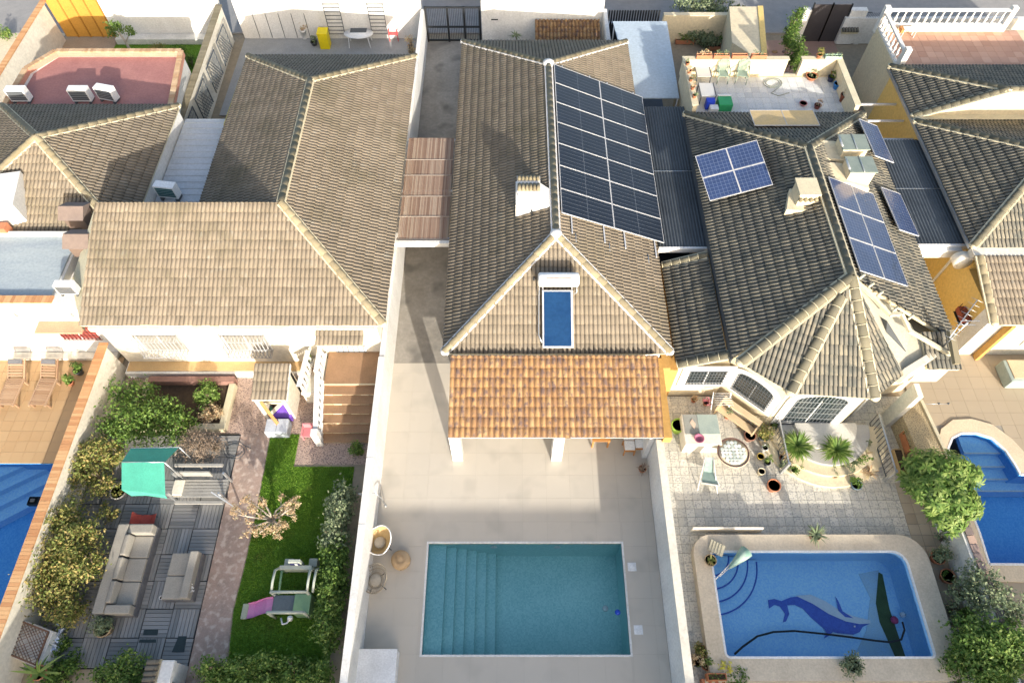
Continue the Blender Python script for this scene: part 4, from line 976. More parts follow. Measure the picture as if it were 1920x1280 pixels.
for k, (pts, lb) in enumerate((([B(635, 960, .9, .5, .7, .8), B(645, 925, .8, .4, .6), B(630, 1000, .9, .5, .7, .6)], 'grey green hedge at the top of the strip by the white wall'), ([B(630, 1045, .8, .5, .6, .7), B(628, 1090, .8, .5, .6, .7)], 'dark middle part of the hedge by the white wall'), ([B(620, 1130, .8, .5, .6, .6), B(615, 1170, .8, .5, .6, .6), B(620, 1205, .6, .35, .4)], 'light yellow green lower end of the hedge by the white wall'))):
    bush('hedge_shrub', lb, pts, 4500, .1, (M_leafo, M_leafg, M_leafb)[k], seed=20+k, group='hedge along the lawn')
bush('hedge_shrub', 'bright hedge across the bottom of the lawn', [B(400, 1268, .6, .6, .5), B(450, 1265, .7, .6, .5), B(500, 1262, .7, .6, .55), B(550, 1265, .6, .6, .5), B(600, 1262, .6, .5, .5), B(395, 1250, .9, .15, .6)], 9000, .1, M_leafb, seed=25)
bush('stair_shrub', 'small green shrub at the foot of the tan stairs', [B(668, 842, .5, .22, .55)], 700, .09, M_leafg, seed=26)
# ornamental tree on lawn
p = P(520, 985, 0); OT = thing('ornamental_tree', 'small bare tree with peach and yellow leaves standing on the lawn', 'tree', p); R = random.Random(5); tb = MB(); tips = []
tb.tube([p, p+Vector((.02, .02, .35)), p+Vector((0, .05, .6))], [.06, .05, .045], 7)
for k in range(11):
    a = 6.28*k/11+R.uniform(-.2, .2); e = p+Vector((cos(a)*R.uniform(.5, 1.0), sin(a)*R.uniform(.45, .95), R.uniform(1.0, 1.6))); m_ = p+Vector((cos(a)*.3, sin(a)*.3, .95)); tb.tube([p+Vector((0, .05, .58)), m_, e+Vector((0, 0, .12))], [.045, .035, .014], 5)
    tips.append(e)
    for j in range(3):
        e2 = e+Vector((R.uniform(-.3, .3), R.uniform(-.3, .3), R.uniform(-.1, .2))); tb.tube([(m_+e)/2, e2], [.015, .006], 4); tips.append(e2)
tb.part('trunk', mat('pale_bark', (.50, .44, .36), (.40, .35, .28), 5, .9), OT); MB().leaves([(t_.x, t_.y, t_.z, .2, .2, .16) for t_ in tips], 3600, .065, 7, shell=.1).part('crown', M_leafa, OT)
# canopy + bench
CA = thing('garden_canopy', 'teal green fabric canopy over a garden swing beside the deck', 'canopy', P(280, 900, 0))
A_, B_, C_, D_ = P(336, 838, 1.9), P(245, 840, 1.9), P(228, 866, 2.15), P(308, 866, 2.15); E_, F_ = P(310, 928, 1.75), P(250, 928, 1.75); Cl = P(228, 918, 1.85)
MB().add([A_, B_, C_, D_], [(0, 1, 2, 3)]).add([A_-Vector((0, 0, .02)), B_-Vector((0, 0, .02)), C_-Vector((0, 0, .02)), D_-Vector((0, 0, .02))], [(3, 2, 1, 0)]).part('rear_panel', M_green, CA)
md = P(268, 866, 2.17); mf = P(270, 922, 1.85)
MB().add([C_, Cl, mf, md, D_, E_], [(0, 1, 2, 3), (3, 2, 5, 4)]).part('front_panel', M_green, CA); MB().add([Cl, mf, E_, E_+Vector((0, -.05, -.2)), mf+Vector((0, -.05, -.22)), Cl+Vector((.3, -.15, -.2))], [(0, 5, 4, 1), (1, 4, 3, 2)]).part('valance', M_green, CA)
fr = MB()
for q in (A_, B_, D_, C_): fr.tube([q-Vector((0, 0, .03)), (q.x, q.y, 0)], .025, 6)
fr.tube([A_, B_], .02, 6).tube([C_, D_], .02, 6).part('frame', M_steel, CA)
BN = thing('garden_bench', 'grey slatted garden swing seat right of the green canopy', 'bench', P(375, 915, 0)); bw = mat('weathered_grey_wood', (.34, .33, .30), (.27, .26, .24), 5, .85)
q0, q1 = P(325, 915, .45), P(425, 915, .45)
for k in range(6): MB().box(q0.x, q1.x, q0.y-.35+.12*k, q0.y-.35+.12*k+.09, .43, .46).part('seat_slat', bw, BN)
for py, z in ((872, .95), (942, .35)): a, b = P(328, py, z), P(418, py, z); MB().box(a.x, b.x, a.y-.05, a.y+.05, z-.05, z+.05).part('rail', bw, BN)
MB().box(q0.x+.1, q1.x-.6, q0.y+.45, q0.y+.5, .5, .9).part('backrest', bw, BN)
for x in (q0.x+.05, q1.x-.05):
    for y in (q0.y-.35, q0.y+.42): MB().box(x-.035, x+.035, y-.035, y+.035, 0, .92).part('leg', M_steel, BN)
MB().bar((q1.x-.35, q0.y-.3, .9), (q1.x+.55, q0.y-.75, .1), .04, .04).part('brace', M_steel, BN); MB().box(q0.x+.02, q0.x+.4, q0.y-.3, q0.y+.3, .462, .56).part('cushion', M_creamw, BN, bevel=.03)
# garden hose coil
hz = [P(440+18*cos(a)*(.7+.05*a), 845+14*sin(a)*(.7+.05*a), .08) for a in [i*.5 for i in range(26)]]; MB().tube(hz+[P(470, 840, .08), P(455, 833, .07)], .015, 5).top('garden_hose', M_dgrey, 'dark hose coiled at the top of the wooden deck', 'hose')
# sofa
SF = thing('outdoor_sofa', 'long taupe outdoor sofa with raised back and arms on the deck', 'sofa', (-13.45, 5.85, .07)); z0 = .07
MB().box(-14.1, -12.85, 4.35, 7.4, z0, z0+.34).part('base', M_fabd, SF, bevel=.03)
MB().box(-14.1, -13.72, 4.35, 7.4, z0+.342, z0+.72).part('backrest', M_fab, SF, bevel=.05); MB().box(-13.70, -12.85, 7.05, 7.4, z0+.342, z0+.70).part('armrest', M_fab, SF, bevel=.05); MB().box(-13.70, -12.85, 4.35, 4.65, z0+.342, z0+.70).part('armrest', M_fab, SF, bevel=.05)
for a, b in ((4.67, 5.43), (5.45, 6.23), (6.25, 7.03)): MB().box(-13.52, -12.87, a, b, z0+.343, z0+.47).part('seat_cushion', M_fab, SF, bevel=.045); MB(Matrix.Translation((-13.6, (a+b)/2, z0+.62)) @ Matrix.Rotation(radians(-14), 4, 'Y')).box(-.09, .09, -(b-a)/2+.02, (b-a)/2-.02, -.17, .17).part('back_cushion', M_fab, SF, bevel=.05)
DB = thing('outdoor_loveseat', 'two seat taupe outdoor sofa facing the long one on the deck', 'sofa', (-11.5, 5.6, .07)); MB().box(-12.05, -11.0, 4.85, 6.45, z0, z0+.33).part('base', M_fabd, DB, bevel=.03)
MB().box(-12.03, -11.32, 4.87, 5.64, z0+.332, z0+.44).part('seat_cushion', M_fab, DB, bevel=.04); MB().box(-12.03, -11.32, 5.66, 6.43, z0+.332, z0+.44).part('seat_cushion', M_fab, DB, bevel=.04); MB().box(-11.30, -11.02, 4.85, 6.45, z0+.332, z0+.68).part('backrest', M_fab, DB, bevel=.04)
p = P(353, 1105, .6); MB().leaves([(p.x, p.y, .58, .12, .18, .05)], 60, .12, 3, shell=.1).top('crumpled_cloth', M_plas, 'crumpled white cloth on the two seat sofa', 'cloth')
p = P(305, 1121, .07); t = thing('cup', 'small white cup on the deck between the two sofas', 'cup', (p.x, p.y, .068)); MB().lathe([(.05, 0), (.07, .14), (.06, .14), (.045, .01)], (p.x, p.y, .068), 12).part('cup_body', M_plas, t); MB().lathe([(.001, .1), (.058, .1)], (p.x, p.y, .068), 12).part('drink', M_soil, t)
p = P(273, 975, .3); RC = thing('folding_stool', 'small red canvas folding stool beside the sofa end', 'stool', (p.x, p.y, .07)); x, y = p.x, p.y
MB().add([(x-.45, y-.25, .5), (x-.45, y+.25, .55), (x-.2, y+.2, .32), (x-.2, y-.25, .30), (x+.2, y-.25, .3), (x+.2, y+.2, .32), (x+.45, y+.2, .52), (x+.45, y-.3, .5)], [(0, 3, 2, 1), (3, 4, 5, 2), (4, 7, 6, 5)]).part('canvas_seat', mat('red_canvas', (.52, .10, .07), (.42, .07, .05), 4, .9), RC)
for a, b in (((x-.43, y-.2, .5), (x+.3, y-.2, .07)), ((x+.43, y-.2, .5), (x-.3, y-.2, .07)), ((x-.43, y+.2, .5), (x+.3, y+.2, .07)), ((x+.43, y+.2, .5), (x-.3, y+.2, .07))): MB().tube([a, b], .015, 5).part('leg', M_dgrey, RC)
potted(P(203, 1180, .07), .28, .38, 'sprawling plant in a tan bowl at the lower end of the long sofa', potm=mat('tan_pot', (.38, .28, .17), rough=.8), plant='leaf', n=900, size=.07, ph=.4, pr=.36, seed=4, pm=M_leafo)
potted(P(228, 925, .0), .3, .3, 'round pale pot with dry soil left of the green canopy', potm=mat('pale_pot', (.5, .47, .42), rough=.8), plant='leaf', n=200, size=.06, ph=.2, pr=.3, pm=M_leafy, seed=5)
for k, (pts, lb) in enumerate((([(270, 1180), (297, 1179), (295, 1190), (268, 1190)], 'small black mat on the deck below the plant pot, upper one'), ([(262, 1198), (293, 1198), (292, 1204), (260, 1204)], 'narrow black mat on the deck, lower one'), ([(335, 1192), (350, 1192), (345, 1222), (322, 1222)], 'dark glossy mat by the path at the lower deck'))):
    MB().prism(PP(pts, .075), .069, .08).top('mat', mat('dark_mat', (.03, .045, .045), rough=.35), lb, 'mat', group='dark mats on the deck')
# trellis box
TL = thing('trellis_screen', 'brown diamond trellis on a white planter at the lower left corner', 'trellis', P(45, 1200, .8)); c1, c2, c3, c4 = P(30, 1160, .9), P(91, 1184, .9), P(67, 1246, .9), P(2, 1219, .9)
tw = mat('trellis_wood', (.16, .09, .06), rough=.8)
for a, b in ((c1, c2), (c2, c3), (c3, c4), (c4, c1)): MB().bar(a, b, .05, .05).part('frame', tw, TL)
for k in range(1, 9):
    t_ = k/9; MB().bar(lerp(c1, c2, t_), lerp(c1, c4, t_), .012, .02).part('slat', tw, TL); MB().bar(lerp(c2, c1, t_), lerp(c2, c3, t_), .012, .02).part('slat', tw, TL)
    MB().bar(lerp(c3, c2, t_), lerp(c3, c4, t_), .012, .02).part('slat', tw, TL); MB().bar(lerp(c4, c1, t_), lerp(c4, c3, t_), .012, .02).part('slat', tw, TL)
pl_ = [tuple((q+(q-(c1+c3)/2)*.12)[:2]) for q in (c1, c2, c3, c4)]
MB().prism(pl_, 0, .78).part('planter_box', M_white, TL); MB().prism([tuple((q+(q-(c1+c3)/2)*-.02)[:2]) for q in (c1, c2, c3, c4)], .782, .79).part('planter_top', M_dirtyw, TL)
q = P(104, 1198, .5); MB().leaves([(q.x, q.y, .4, .2, .35, .25)], 90, .16, 6).top('plastic_bag', mat('blue_white_plastic', (.45, .55, .75), (.7, .72, .75), 9, .4), 'crumpled blue and white plastic bag beside the trellis planter', 'bag')
# aloe + bottom wall + pillar with tile cap
potted(P(80, 1262, .8), .22, .25, 'large pale agave sprouting at the bottom left corner', plant='spiky', pm=M_leafb, n=14, size=.1, ph=.8, seed=8)
wb = wall((-12.4, 2.1), (-10.0, 2.1), .25, 1.0, M_white, label='short white wall at the bottom edge behind the tiled pillar')
GP = thing('gate_pillar', 'white gate pillar with a tiled cap at the bottom edge of the left garden', 'pillar', P(300, 1265, 0)); p = P(300, 1255, 1.35)
MB().box(p.x-.3, p.x+.3, p.y-.3, p.y+.25, 0, 1.25).part('post', M_white, GP); roof(GP, [[(p.x-.42, p.y-.4, 1.28), (p.x-.42, p.y+.3, 1.28), (p.x-.0, p.y+.3, 1.42), (p.x-.0, p.y-.4, 1.42)]], M_tilew, limit=10, name='cap'); MB().prism([(p.x, p.y-.38), (p.x+.42, p.y-.38), (p.x+.42, p.y+.28), (p.x, p.y+.28)], 1.2, 1.4).part('cap_block', M_white, GP, bevel=.04)
# toys: slide climber
PS = thing('play_climber', 'grey and green plastic climbing frame with a pink slide on the lawn', 'playset', P(535, 1140, 0)); gp = mat('pale_grey_green_plastic', (.42, .45, .38), (.37, .40, .34), 3, .5); gg = mat('sage_plastic', (.22, .36, .20), (.18, .30, .17), 3, .5)
x0_, x1_ = P(508, 1150, .6).x, P(575, 1150, .6).x; ya, yb, yc = 4.35, 5.0, 5.85
MB().box(x0_, x0_+.72, ya+.05, yb-.02, .52, .58).part('platform', mat('dark_grey_plastic', (.12, .15, .17), rough=.5), PS)
MB().box(x0_+.74, x1_+.1, ya, yb, .0, .72).part('side_panel', gg, PS, bevel=.03)
for (x, y) in ((x0_, ya), (x1_, ya), (x0_, yb), (x1_, yb)): MB().tube([(x, y, 0), (x, y, .98)], .055, 8).part('post', gp, PS)
MB().tube([(x0_, ya, 1.0), (x1_, ya, 1.0)], .055, 8).tube([(x0_, yb, 1.0), (x1_, yb, 1.0)], .05, 8).part('rail', gp, PS)
for x in (x0_, x1_, x1_+.2): MB().tube([(x, yb, .95), (x+.02, yb+.3, 1.08), (x+.03, yc-.15, 1.05), (x+.03, yc, .7), (x+.03, yc+.05, .0)], .045, 8).part('arch', gp, PS)
for x in (x0_+.15, x1_-.1): MB().tube([(x, yb, .6), (x, yc-.1, .7), (x, yc, .1)], .04, 7).part('arch', gg, PS)
MB().box(x0_+.05, x1_-.02, yc-.05, yc+.1, .35, .75).part('front_panel', gp, PS, bevel=.03); MB().box(x0_+.1, x0_+.42, yc+.12, yc+.4, .0, .45).box(x1_-.25, x1_+.05, yc+.12, yc+.42, 0, .42).part('wing', gp, PS, bevel=.03)
MB().box(x0_+.4, x0_+.82, yc+.12, yc+.24, .45, 1.0).part('sign_board', gp, PS, bevel=.02)
sc = MB().box(x0_+.44, x0_+.78, yc+.1, yc+.115, .5, .93); SB = sc.part('sign_print', mat('navy_print', (.03, .03, .10), rough=.5), PS)
MB().box(x0_+.56, x0_+.66, yc+.09, yc+.098, .55, .64).box(x0_+.6, x0_+.7, yc+.09, yc+.098, .7, .88).part('print_shape', M_plas, PS)
sl = MB(); pts = [(x0_-.02, .55), (x0_-.25, .46), (x0_-.5, .26), (x0_-.75, .12), (x0_-1.0, .07)]; dyy = [0, -.01, -.03, -.09, -.12]
for k in range(4):
    (xa, za), (xb, zb_) = pts[k], pts[k+1]; ya_, yb_ = ya+.32+dyy[k], ya+.32+dyy[k+1]
    vs = [(xa, ya_-.26, za+.1), (xa, ya_-.23, za), (xa, ya_+.23, za), (xa, ya_+.26, za+.1), (xb, yb_-.26, zb_+.1), (xb, yb_-.23, zb_), (xb, yb_+.23, zb_), (xb, yb_+.26, zb_+.1)]
    sl.add(vs, [(0, 4, 5, 1), (1, 5, 6, 2), (2, 6, 7, 3)]).add([(a, b, c-.02) for a, b, c in vs], [(1, 5, 4, 0), (2, 6, 5, 1), (3, 7, 6, 2)])
sl.part('slide', mat('pink_plastic', (.60, .20, .40), (.52, .26, .40), 2, .45), PS)
MB().box(x0_-1.2, x0_-.98, ya-.05, ya+.46, .02, .09).part('slide_end', mat('pale_khaki_plastic', (.40, .42, .30), rough=.5), PS, bevel=.03)
MB().tube([(x0_+.35, ya-.1, .55), (x0_+.45, ya-.3, .62), (x0_+.6, ya-.28, .66), (x0_+.7, ya-.1, .6)], .03, 6).lathe([(.001, .0), (.1, .0), (.08, .1), (.001, .12)], (x0_+.68, ya-.12, .6), 10).part('steering_toy', M_plas, PS)
# toys by the barbecue
p = P(500, 722, .3); t = thing('toy_ball', 'red round plastic tub against the left facade', 'tub', (p.x, p.y, 0)); MB().lathe([(.2, 0), (.28, .3), (.3, .5), (.26, .5), (.18, .05)], (p.x, p.y, 0), 14).part('tub_body', mat('bright_red_plastic', (.55, .03, .04), rough=.4), t); MB().lathe([(.001, .04), (.19, .04)], (p.x, p.y, 0), 14).part('bottom', M_red, t)
p = P(520, 800, .4); t = thing('storage_box', 'grey plastic storage box at the top of the lawn', 'box', (p.x, p.y, 0)); MB().box(p.x-.44, p.x+.44, p.y-.3, p.y+.3, .01, .5).part('body', mat('grey_plastic', (.42, .46, .50), (.36, .40, .44), 3, .45), t, bevel=.03)
for sx in (-.22, .22): MB().box(p.x+sx-.2, p.x+sx+.2, p.y-.29, p.y+.29, .502, .53).part('lid', mat('light_grey_lid', (.52, .55, .60), rough=.45), t, bevel=.01)
p = P(528, 768, .5); t = thing('toy_tent', 'purple toy with a cream arch standing on the storage box side', 'toy', (p.x, p.y, 0)); pu = mat('purple_plastic', (.14, .05, .40), (.18, .10, .45), 5, .5)
MB().prism([(p.x-.45, p.y-.28), (p.x+.4, p.y-.28), (p.x+.4, p.y+.35), (p.x+.0, p.y+.5)], .05, [.35, .35, .6, .7]).part('body', pu, t, bevel=.02); MB().bar((p.x-.42, p.y-.15, .42), (p.x+.2, p.y+.45, .72), .16, .03).part('arch', M_creamw, t); MB().lathe([(.001, 0), (.16, 0), (.16, .25), (.001, .25)], (p.x-.62, p.y+.15, 0), 8).part('green_block', mat('mint_plastic', (.15, .50, .35), rough=.5), t)
p = P(580, 812, .2); t = thing('toy_chair', 'small pink plastic child chair on the gravel by the stairs', 'chair', (p.x, p.y, 0)); pk = mat('salmon_plastic', (.62, .24, .25), (.55, .20, .22), 3, .5)
MB().box(p.x-.22, p.x+.22, p.y-.2, p.y+.2, .26, .31).part('seat', pk, t, bevel=.02); MB().box(p.x-.22, p.x+.22, p.y+.19, p.y+.26, .3, .62).part('backrest', pk, t, bevel=.02)
for a in (-.22, .22):
    MB().box(p.x+a-.03, p.x+a+.03, p.y-.2, p.y+.2, .42, .46).part('armrest', pk, t)
    for b in (-.18, .18): MB().box(p.x+a-.025, p.x+a+.025, p.y+b-.025, p.y+b+.025, 0, .42).part('leg', pk, t)
# front yard of lot 2 (north)
sheet('grey_yard', [(-15.9, 30), (-5.2, 30), (-5.2, 36.8), (-15.9, 36.8)], mat('grey_yard_tile', (.34, .34, .33), (.29, .29, .28), 1.5, .8), .012)
fw2 = wall((-15.9, 36.9), (-5.2, 36.9), .22, 2.4, M_white, label='white street wall behind the yard with the oval table')
for k in range(5): x = P(478+k*24, 45, 1.0).x; MB().box(x-.01, x+.01, 36.76, 36.79, .05, 1.6).part('panel_joint', M_dgrey, fw2)
for k, px in enumerate((617, 697)):
    t = thing('wall_ladder', 'dark metal rack of horizontal bars on the far white wall, %s one' % ('left' if k == 0 else 'right'), 'rack', (P(px+14, 45, .5).x, 36.7, 0), 'bar racks on the far white wall'); a = P(px+14, 40, .9).x
    for sx in (-.45, .45): MB().bar((a+sx, 36.65, .35), (a+sx, 36.7, 2.3), .03, .03).part('upright', M_dgrey, t)
    for q in range(9): MB().bar((a-.45, 36.65, .4+.23*q), (a+.45, 36.65, .4+.23*q), .03, .025).part('rung', M_dgrey, t)
p = P(672, 62, .75); OTb = thing('oval_table', 'white oval plastic table with a dark top board in the far yard', 'table', (p.x, p.y, 0)); MB().lathe([(.001, 0), (.5, 0), (.5, .04), (.001, .04)], (p.x, p.y, .70), 28, sx=1.7, sy=1.0).part('tabletop', M_plas, OTb)
MB().box(p.x-.5, p.x+.45, p.y+.05, p.y+.42, .742, .77).part('dark_board', M_dgrey, OTb)
for a in (-.55, .55):
    for b in (-.3, .3): MB().bar((p.x+a, p.y+b, .7), (p.x+a*1.15, p.y+b*1.2, 0), .04, .04).part('leg', M_plas, OTb)
p = P(608, 72, .5); t = thing('yellow_bin', 'bright yellow tall bin near the far white wall', 'bin', (p.x, p.y, 0)); ylw = mat('yellow_plastic', (.80, .62, .01), (.72, .55, .01), 4, .45)
MB().box(p.x-.28, p.x+.28, p.y-.35, p.y+.25, 0, .95).part('body', ylw, t, bevel=.03); MB().box(p.x-.3, p.x+.3, p.y-.37, p.y+.28, .952, 1.02).part('lid', ylw, t, bevel=.02)
potted(P(572, 72, .0), .2, .6, 'orange flowering plant on a white stand next to the yellow bin', potm=M_plas, plant='leaf', pm=M_leafa, n=300, size=.09, ph=.4, pr=.35)
potted(P(590, 85, .0), .2, .25, 'grey pot with pale flowers on the floor by the yellow bin', potm=M_dgrey, plant='leaf', pm=M_leafo, n=200, size=.07, ph=.3, pr=.25)
p = P(738, 62, .4); t = thing('plastic_chair', 'red plastic chair with a high back in the far yard', 'chair', (p.x, p.y, 0)); rp_ = mat('coral_plastic', (.60, .10, .10), (.55, .09, .09), 3, .45)
MB().box(p.x-.27, p.x+.27, p.y-.25, p.y+.25, .4, .46).part('seat', rp_, t, bevel=.02); MB().add([(p.x-.27, p.y+.25, .42), (p.x+.27, p.y+.25, .42), (p.x+.27, p.y+.42, 1.1), (p.x+.15, p.y+.45, 1.25), (p.x-.15, p.y+.45, 1.25), (p.x-.27, p.y+.42, 1.1)], [(0, 1, 2, 3, 4, 5)]).part('backrest', rp_, t)
for a in (-.25, .25):
    MB().bar((p.x+a, p.y-.25, .62), (p.x+a, p.y+.3, .68), .05, .04).part('armrest', rp_, t)
    for b in (-.22, .22): MB().bar((p.x+a, p.y+b, .6), (p.x+a, p.y+b*1.1, 0), .04, .04).part('leg', rp_, t)
MB().lathe([(.05, 0), (.09, .5), (.06, 1.2), (.02, 1.5)], P(772, 38, .2), 10).top('closed_parasol', mat('magenta_fabric', (.60, .04, .22), rough=.8), 'closed magenta parasol against the white wall', 'parasol')
bush('potted_shrub', 'reddish climbing shrub in the far right corner of the left yard', [B(770, 85, .6, .25, .6, .5)], 600, .08, M_leafa, seed=31)
p = P(435, 145, 2); pr = thing('yard_pergola', 'yellow edged slatted canopy beside the left house roof', 'pergola', (-13.6, 27.5, 0)); MB().bar((-13.6, 25.8, 2.9), (-13.55, 30.5, 2.9), .14, .14).part('beam', mat('yellow_paint', (.58, .50, .10), rough=.7), pr)
for k in range(13): MB().bar((-13.5, 25.9+.36*k, 2.8), (-13.0, 25.9+.36*k, 2.75), .1, .05).part('slat', M_black, pr)
# carport between the left houses
CP = thing('carport', 'pale blue grey flat carport roof between the two left houses', 'carport', (-14.4, 22.3, 0)); MB().box(-15.68, -13.22, 18.62, 26.4, 2.72, 2.80).part('roof_sheet', mat('pale_carport_sheet', (.46, .49, .52), (.39, .42, .45), .8, .5, streak=(.4, 3, 1)), CP)
for k in range(20): MB().box(-15.66, -13.24, 18.7+.39*k, 18.74+.39*k, 2.801, 2.825).part('seam', MATS['pale_carport_sheet'], CP)
for x in (-15.6, -13.3):
    for y in (19, 26.2): MB().box(x-.05, x+.05, y-.05, y+.05, 0, 2.72).part('post', M_plas, CP)
def ac_unit(p, rz, label, group=None, stand=.12, dark=M_dgrey):
    p = Vector(p); t = thing('air_conditioner', label, 'air conditioner', p, group); M = Matrix.Translation(p) @ Matrix.Rotation(rz, 4, 'Z')
    MB(M).box(-.46, .46, -.19, .19, stand, stand+.66).part('case', M_plas, t, bevel=.02); MB(M).box(-.40, .40, -.20, -.192, stand+.08, stand+.58).part('grille', dark, t)
    MB(M).lathe([(.001, 0), (.2, 0)], n=16).part('x', M_dgrey, t) if False else None
    for k in range(5): MB(M).box(-.40, .40, -.215, -.205, stand+.1+.1*k, stand+.115+.1*k).part('grille_bar', M_steel, t)
    for x in (-.35, .35): MB(M).box(x-.04, x+.04, -.22, .22, 0, stand).part('foot', M_dgrey, t)
    return t
ac_unit(P(322, 375, 2.83)+Vector((0, .1, 0)), radians(-8), 'white air conditioner with a green grille on the pale carport roof', dark=mat('dark_teal', (.01, .10, .10), rough=.4), stand=.2)

# ================================================================ far left house (lot 1)
H1 = thing('house', 'leftmost house with a pyramid tile roof, blue grey flat roof and white facade', 'house', (-20, 20, 0))
MB().box(-29, -16.02, 14.95, 18.3, -.05, 3.3).box(-29, -17.5, 14.96, 18.31, 3.3, 3.7).box(-23.9, -15.75, 18.35, 26.3, -.05, 3.45).part('wall', M_white, H1)
A1 = (-19.86, 22.3, 5.3); c_ = [(-24.0, 18.2, 3.55), (-15.7, 18.2, 3.55), (-15.7, 26.4, 3.55), (-24.0, 26.4, 3.55)]
R1 = roof(H1, [[c_[0], c_[1], A1], [c_[1], c_[2], A1], [c_[2], c_[3], A1], [c_[3], c_[0], A1]], M_tilew)
ridge(R1, [(q, A1) for q in c_], mort=M_mortc, mw=.18)
MB().prism([(-29, 15.1), (-17.6, 15.1), (-17.6, 18.2), (-29, 18.2)], 3.71, 3.78).part('flat_roof', mat('blue_grey_membrane', (.36, .41, .43), (.28, .33, .37), .7, .7, streak=(.4, 2, 1)), H1)
MB().box(-29, -17.5, 18.22, 18.34, 3.71, 3.95).part('upstand', M_white, H1); coping(H1, [(-29, 15.02), (-17.4, 15.02)], .34, 3.85, M_brickc, L=.13); MB().box(-29, -17.5, 14.93, 15.12, 3.7, 3.85).part('parapet', M_white, H1)
cx = P(128, 640, 2).x; window(H1, (cx, 14.94, 1.2), S_, 1.6, 1.1, bars=10, rails=3, barm=mat('oxide_red_metal', (.30, .06, .05), rough=.6), barr=.02, glass=mat('dull_red_glass', (.28, .10, .09), rough=.3)); MB().box(cx-1.1, cx+.75, 14.4, 14.93, 2.42, 2.5).part('window_hood', mat('tan_hood', (.50, .34, .22), rough=.8), H1)
for px in (25, 131): q = P(px, 592, 3.1); MB().cbox((q.x, 14.92, 3.0), (.1, .06, .22)).part('wall_lamp', M_steel, H1)
MB().box(-29, -16.7, 14.6, 14.93, .0, .18).part('step', M_creamw, H1)
bc = rnd_mat('brown_clay', [(.1, (.14, .10, .08)), (.9, (.20, .15, .12))], .8)
for k, (px, py) in enumerate(((141, 398), (150, 450))):
    p = P(px, py, 4.4); t = thing('chimney_stack', 'brown clad chimney on the blue grey flat roof, the %s one' % ('farther' if k == 0 else 'nearer'), 'chimney', (p.x, p.y, 3.78), 'brown chimneys on the flat roof')
    MB().box(p.x-.4, p.x+.4, p.y-.35, p.y+.35, 3.78, 4.35).part('stack', bc, t); MB().add([(p.x-.5, p.y-.5, 4.45), (p.x+.5, p.y-.5, 4.45), (p.x+.5, p.y+.5, 4.45), (p.x-.5, p.y+.5, 4.45), (p.x-.5, p.y, 4.75), (p.x+.5, p.y, 4.75)], [(0, 1, 5, 4), (2, 3, 4, 5), (1, 2, 5), (3, 0, 4), (3, 2, 1, 0)]).part('cap', mat('pinkish_tile', (.22, .17, .145), (.18, .14, .12), 5, .8), t)
    for a in (-.35, .35): MB().box(p.x+a-.04, p.x+a+.04, p.y-.3, p.y+.3, 4.35, 4.5).part('vent_leg', bc, t)
ac_unit(P(128, 556, 3.79)+Vector((0, .25, -.1)), 0, 'white air conditioner on the blue grey flat roof by the brick edge').scale = (.8, .8, .8)
p = P(15, 365, 4.6); t = thing('chimney_stack', 'white rendered chimney block on the leftmost pyramid roof', 'chimney', (p.x, p.y, 3.6)); MB().cbox((p.x, p.y, 4.25), (1.0, 1.9, 1.3), radians(12)).part('stack', M_white, t); MB().cbox((p.x-.1, p.y-1.3, 4.0), (.5, .35, .4)).part('clay_pot', M_pot, t)
MB().add([P(68, 268, 5.1), P(50, 305, 4.75), P(42, 390, 4.1), P(52, 395, 4.05), P(60, 310, 4.7)], [(0, 1, 2, 3, 4)]).part('mortar_patch', M_dirtyw, R1)
# red terrace
RT = thing('roof_terrace', 'annex with a red waterproofed roof terrace and orange brick edge', 'annex', (-20, 28, 0)); rz_ = 3.0
tp = PP([(45, 165), (110, 122), (325, 122), (308, 196), (10, 196)], rz_); 
MB().prism([(-24.3, 26.5), (-16.3, 26.5), (-16.9, 31.0), (-23.3, 31.0), (-24.3, 29.6)], -.05, rz_-.02).part('wall', M_white, RT); MB().prism([(-24.0, 26.5), (-16.6, 26.5), (-17.1, 30.8), (-23.2, 30.8), (-24.0, 29.5)], rz_-.01, rz_+.01).part('red_roof', M_redt, RT)
edge_pts = [(-24.3, 26.6), (-24.3, 29.6), (-23.3, 31.0), (-16.9, 31.0), (-16.3, 26.6)]
for a, b in zip(edge_pts[:-1], edge_pts[1:]): MB().bar((a[0], a[1], rz_+.1), (b[0], b[1], rz_+.1), .22, .26).part('parapet', M_redt if False else mat('salmon_render', (.58, .28, .20), rough=.85), RT)
coping(RT, edge_pts, .26, rz_+.232, rnd_mat('pale_coping_brick', [(.1, (.40, .24, .13)), (.9, (.55, .40, .25))], .85), L=.14, gap=.012)
for k, (px, py, r) in enumerate(((45, 190, 0), (160, 190, 0), (208, 188, -.25))):
    ac_unit(P(px, py, rz_+.01), r, 'white air conditioner on the red terrace, %s' % ('leftmost, by the cream wall', 'middle one', 'rightmost and slightly turned')[k], 'air conditioners on the red terrace')
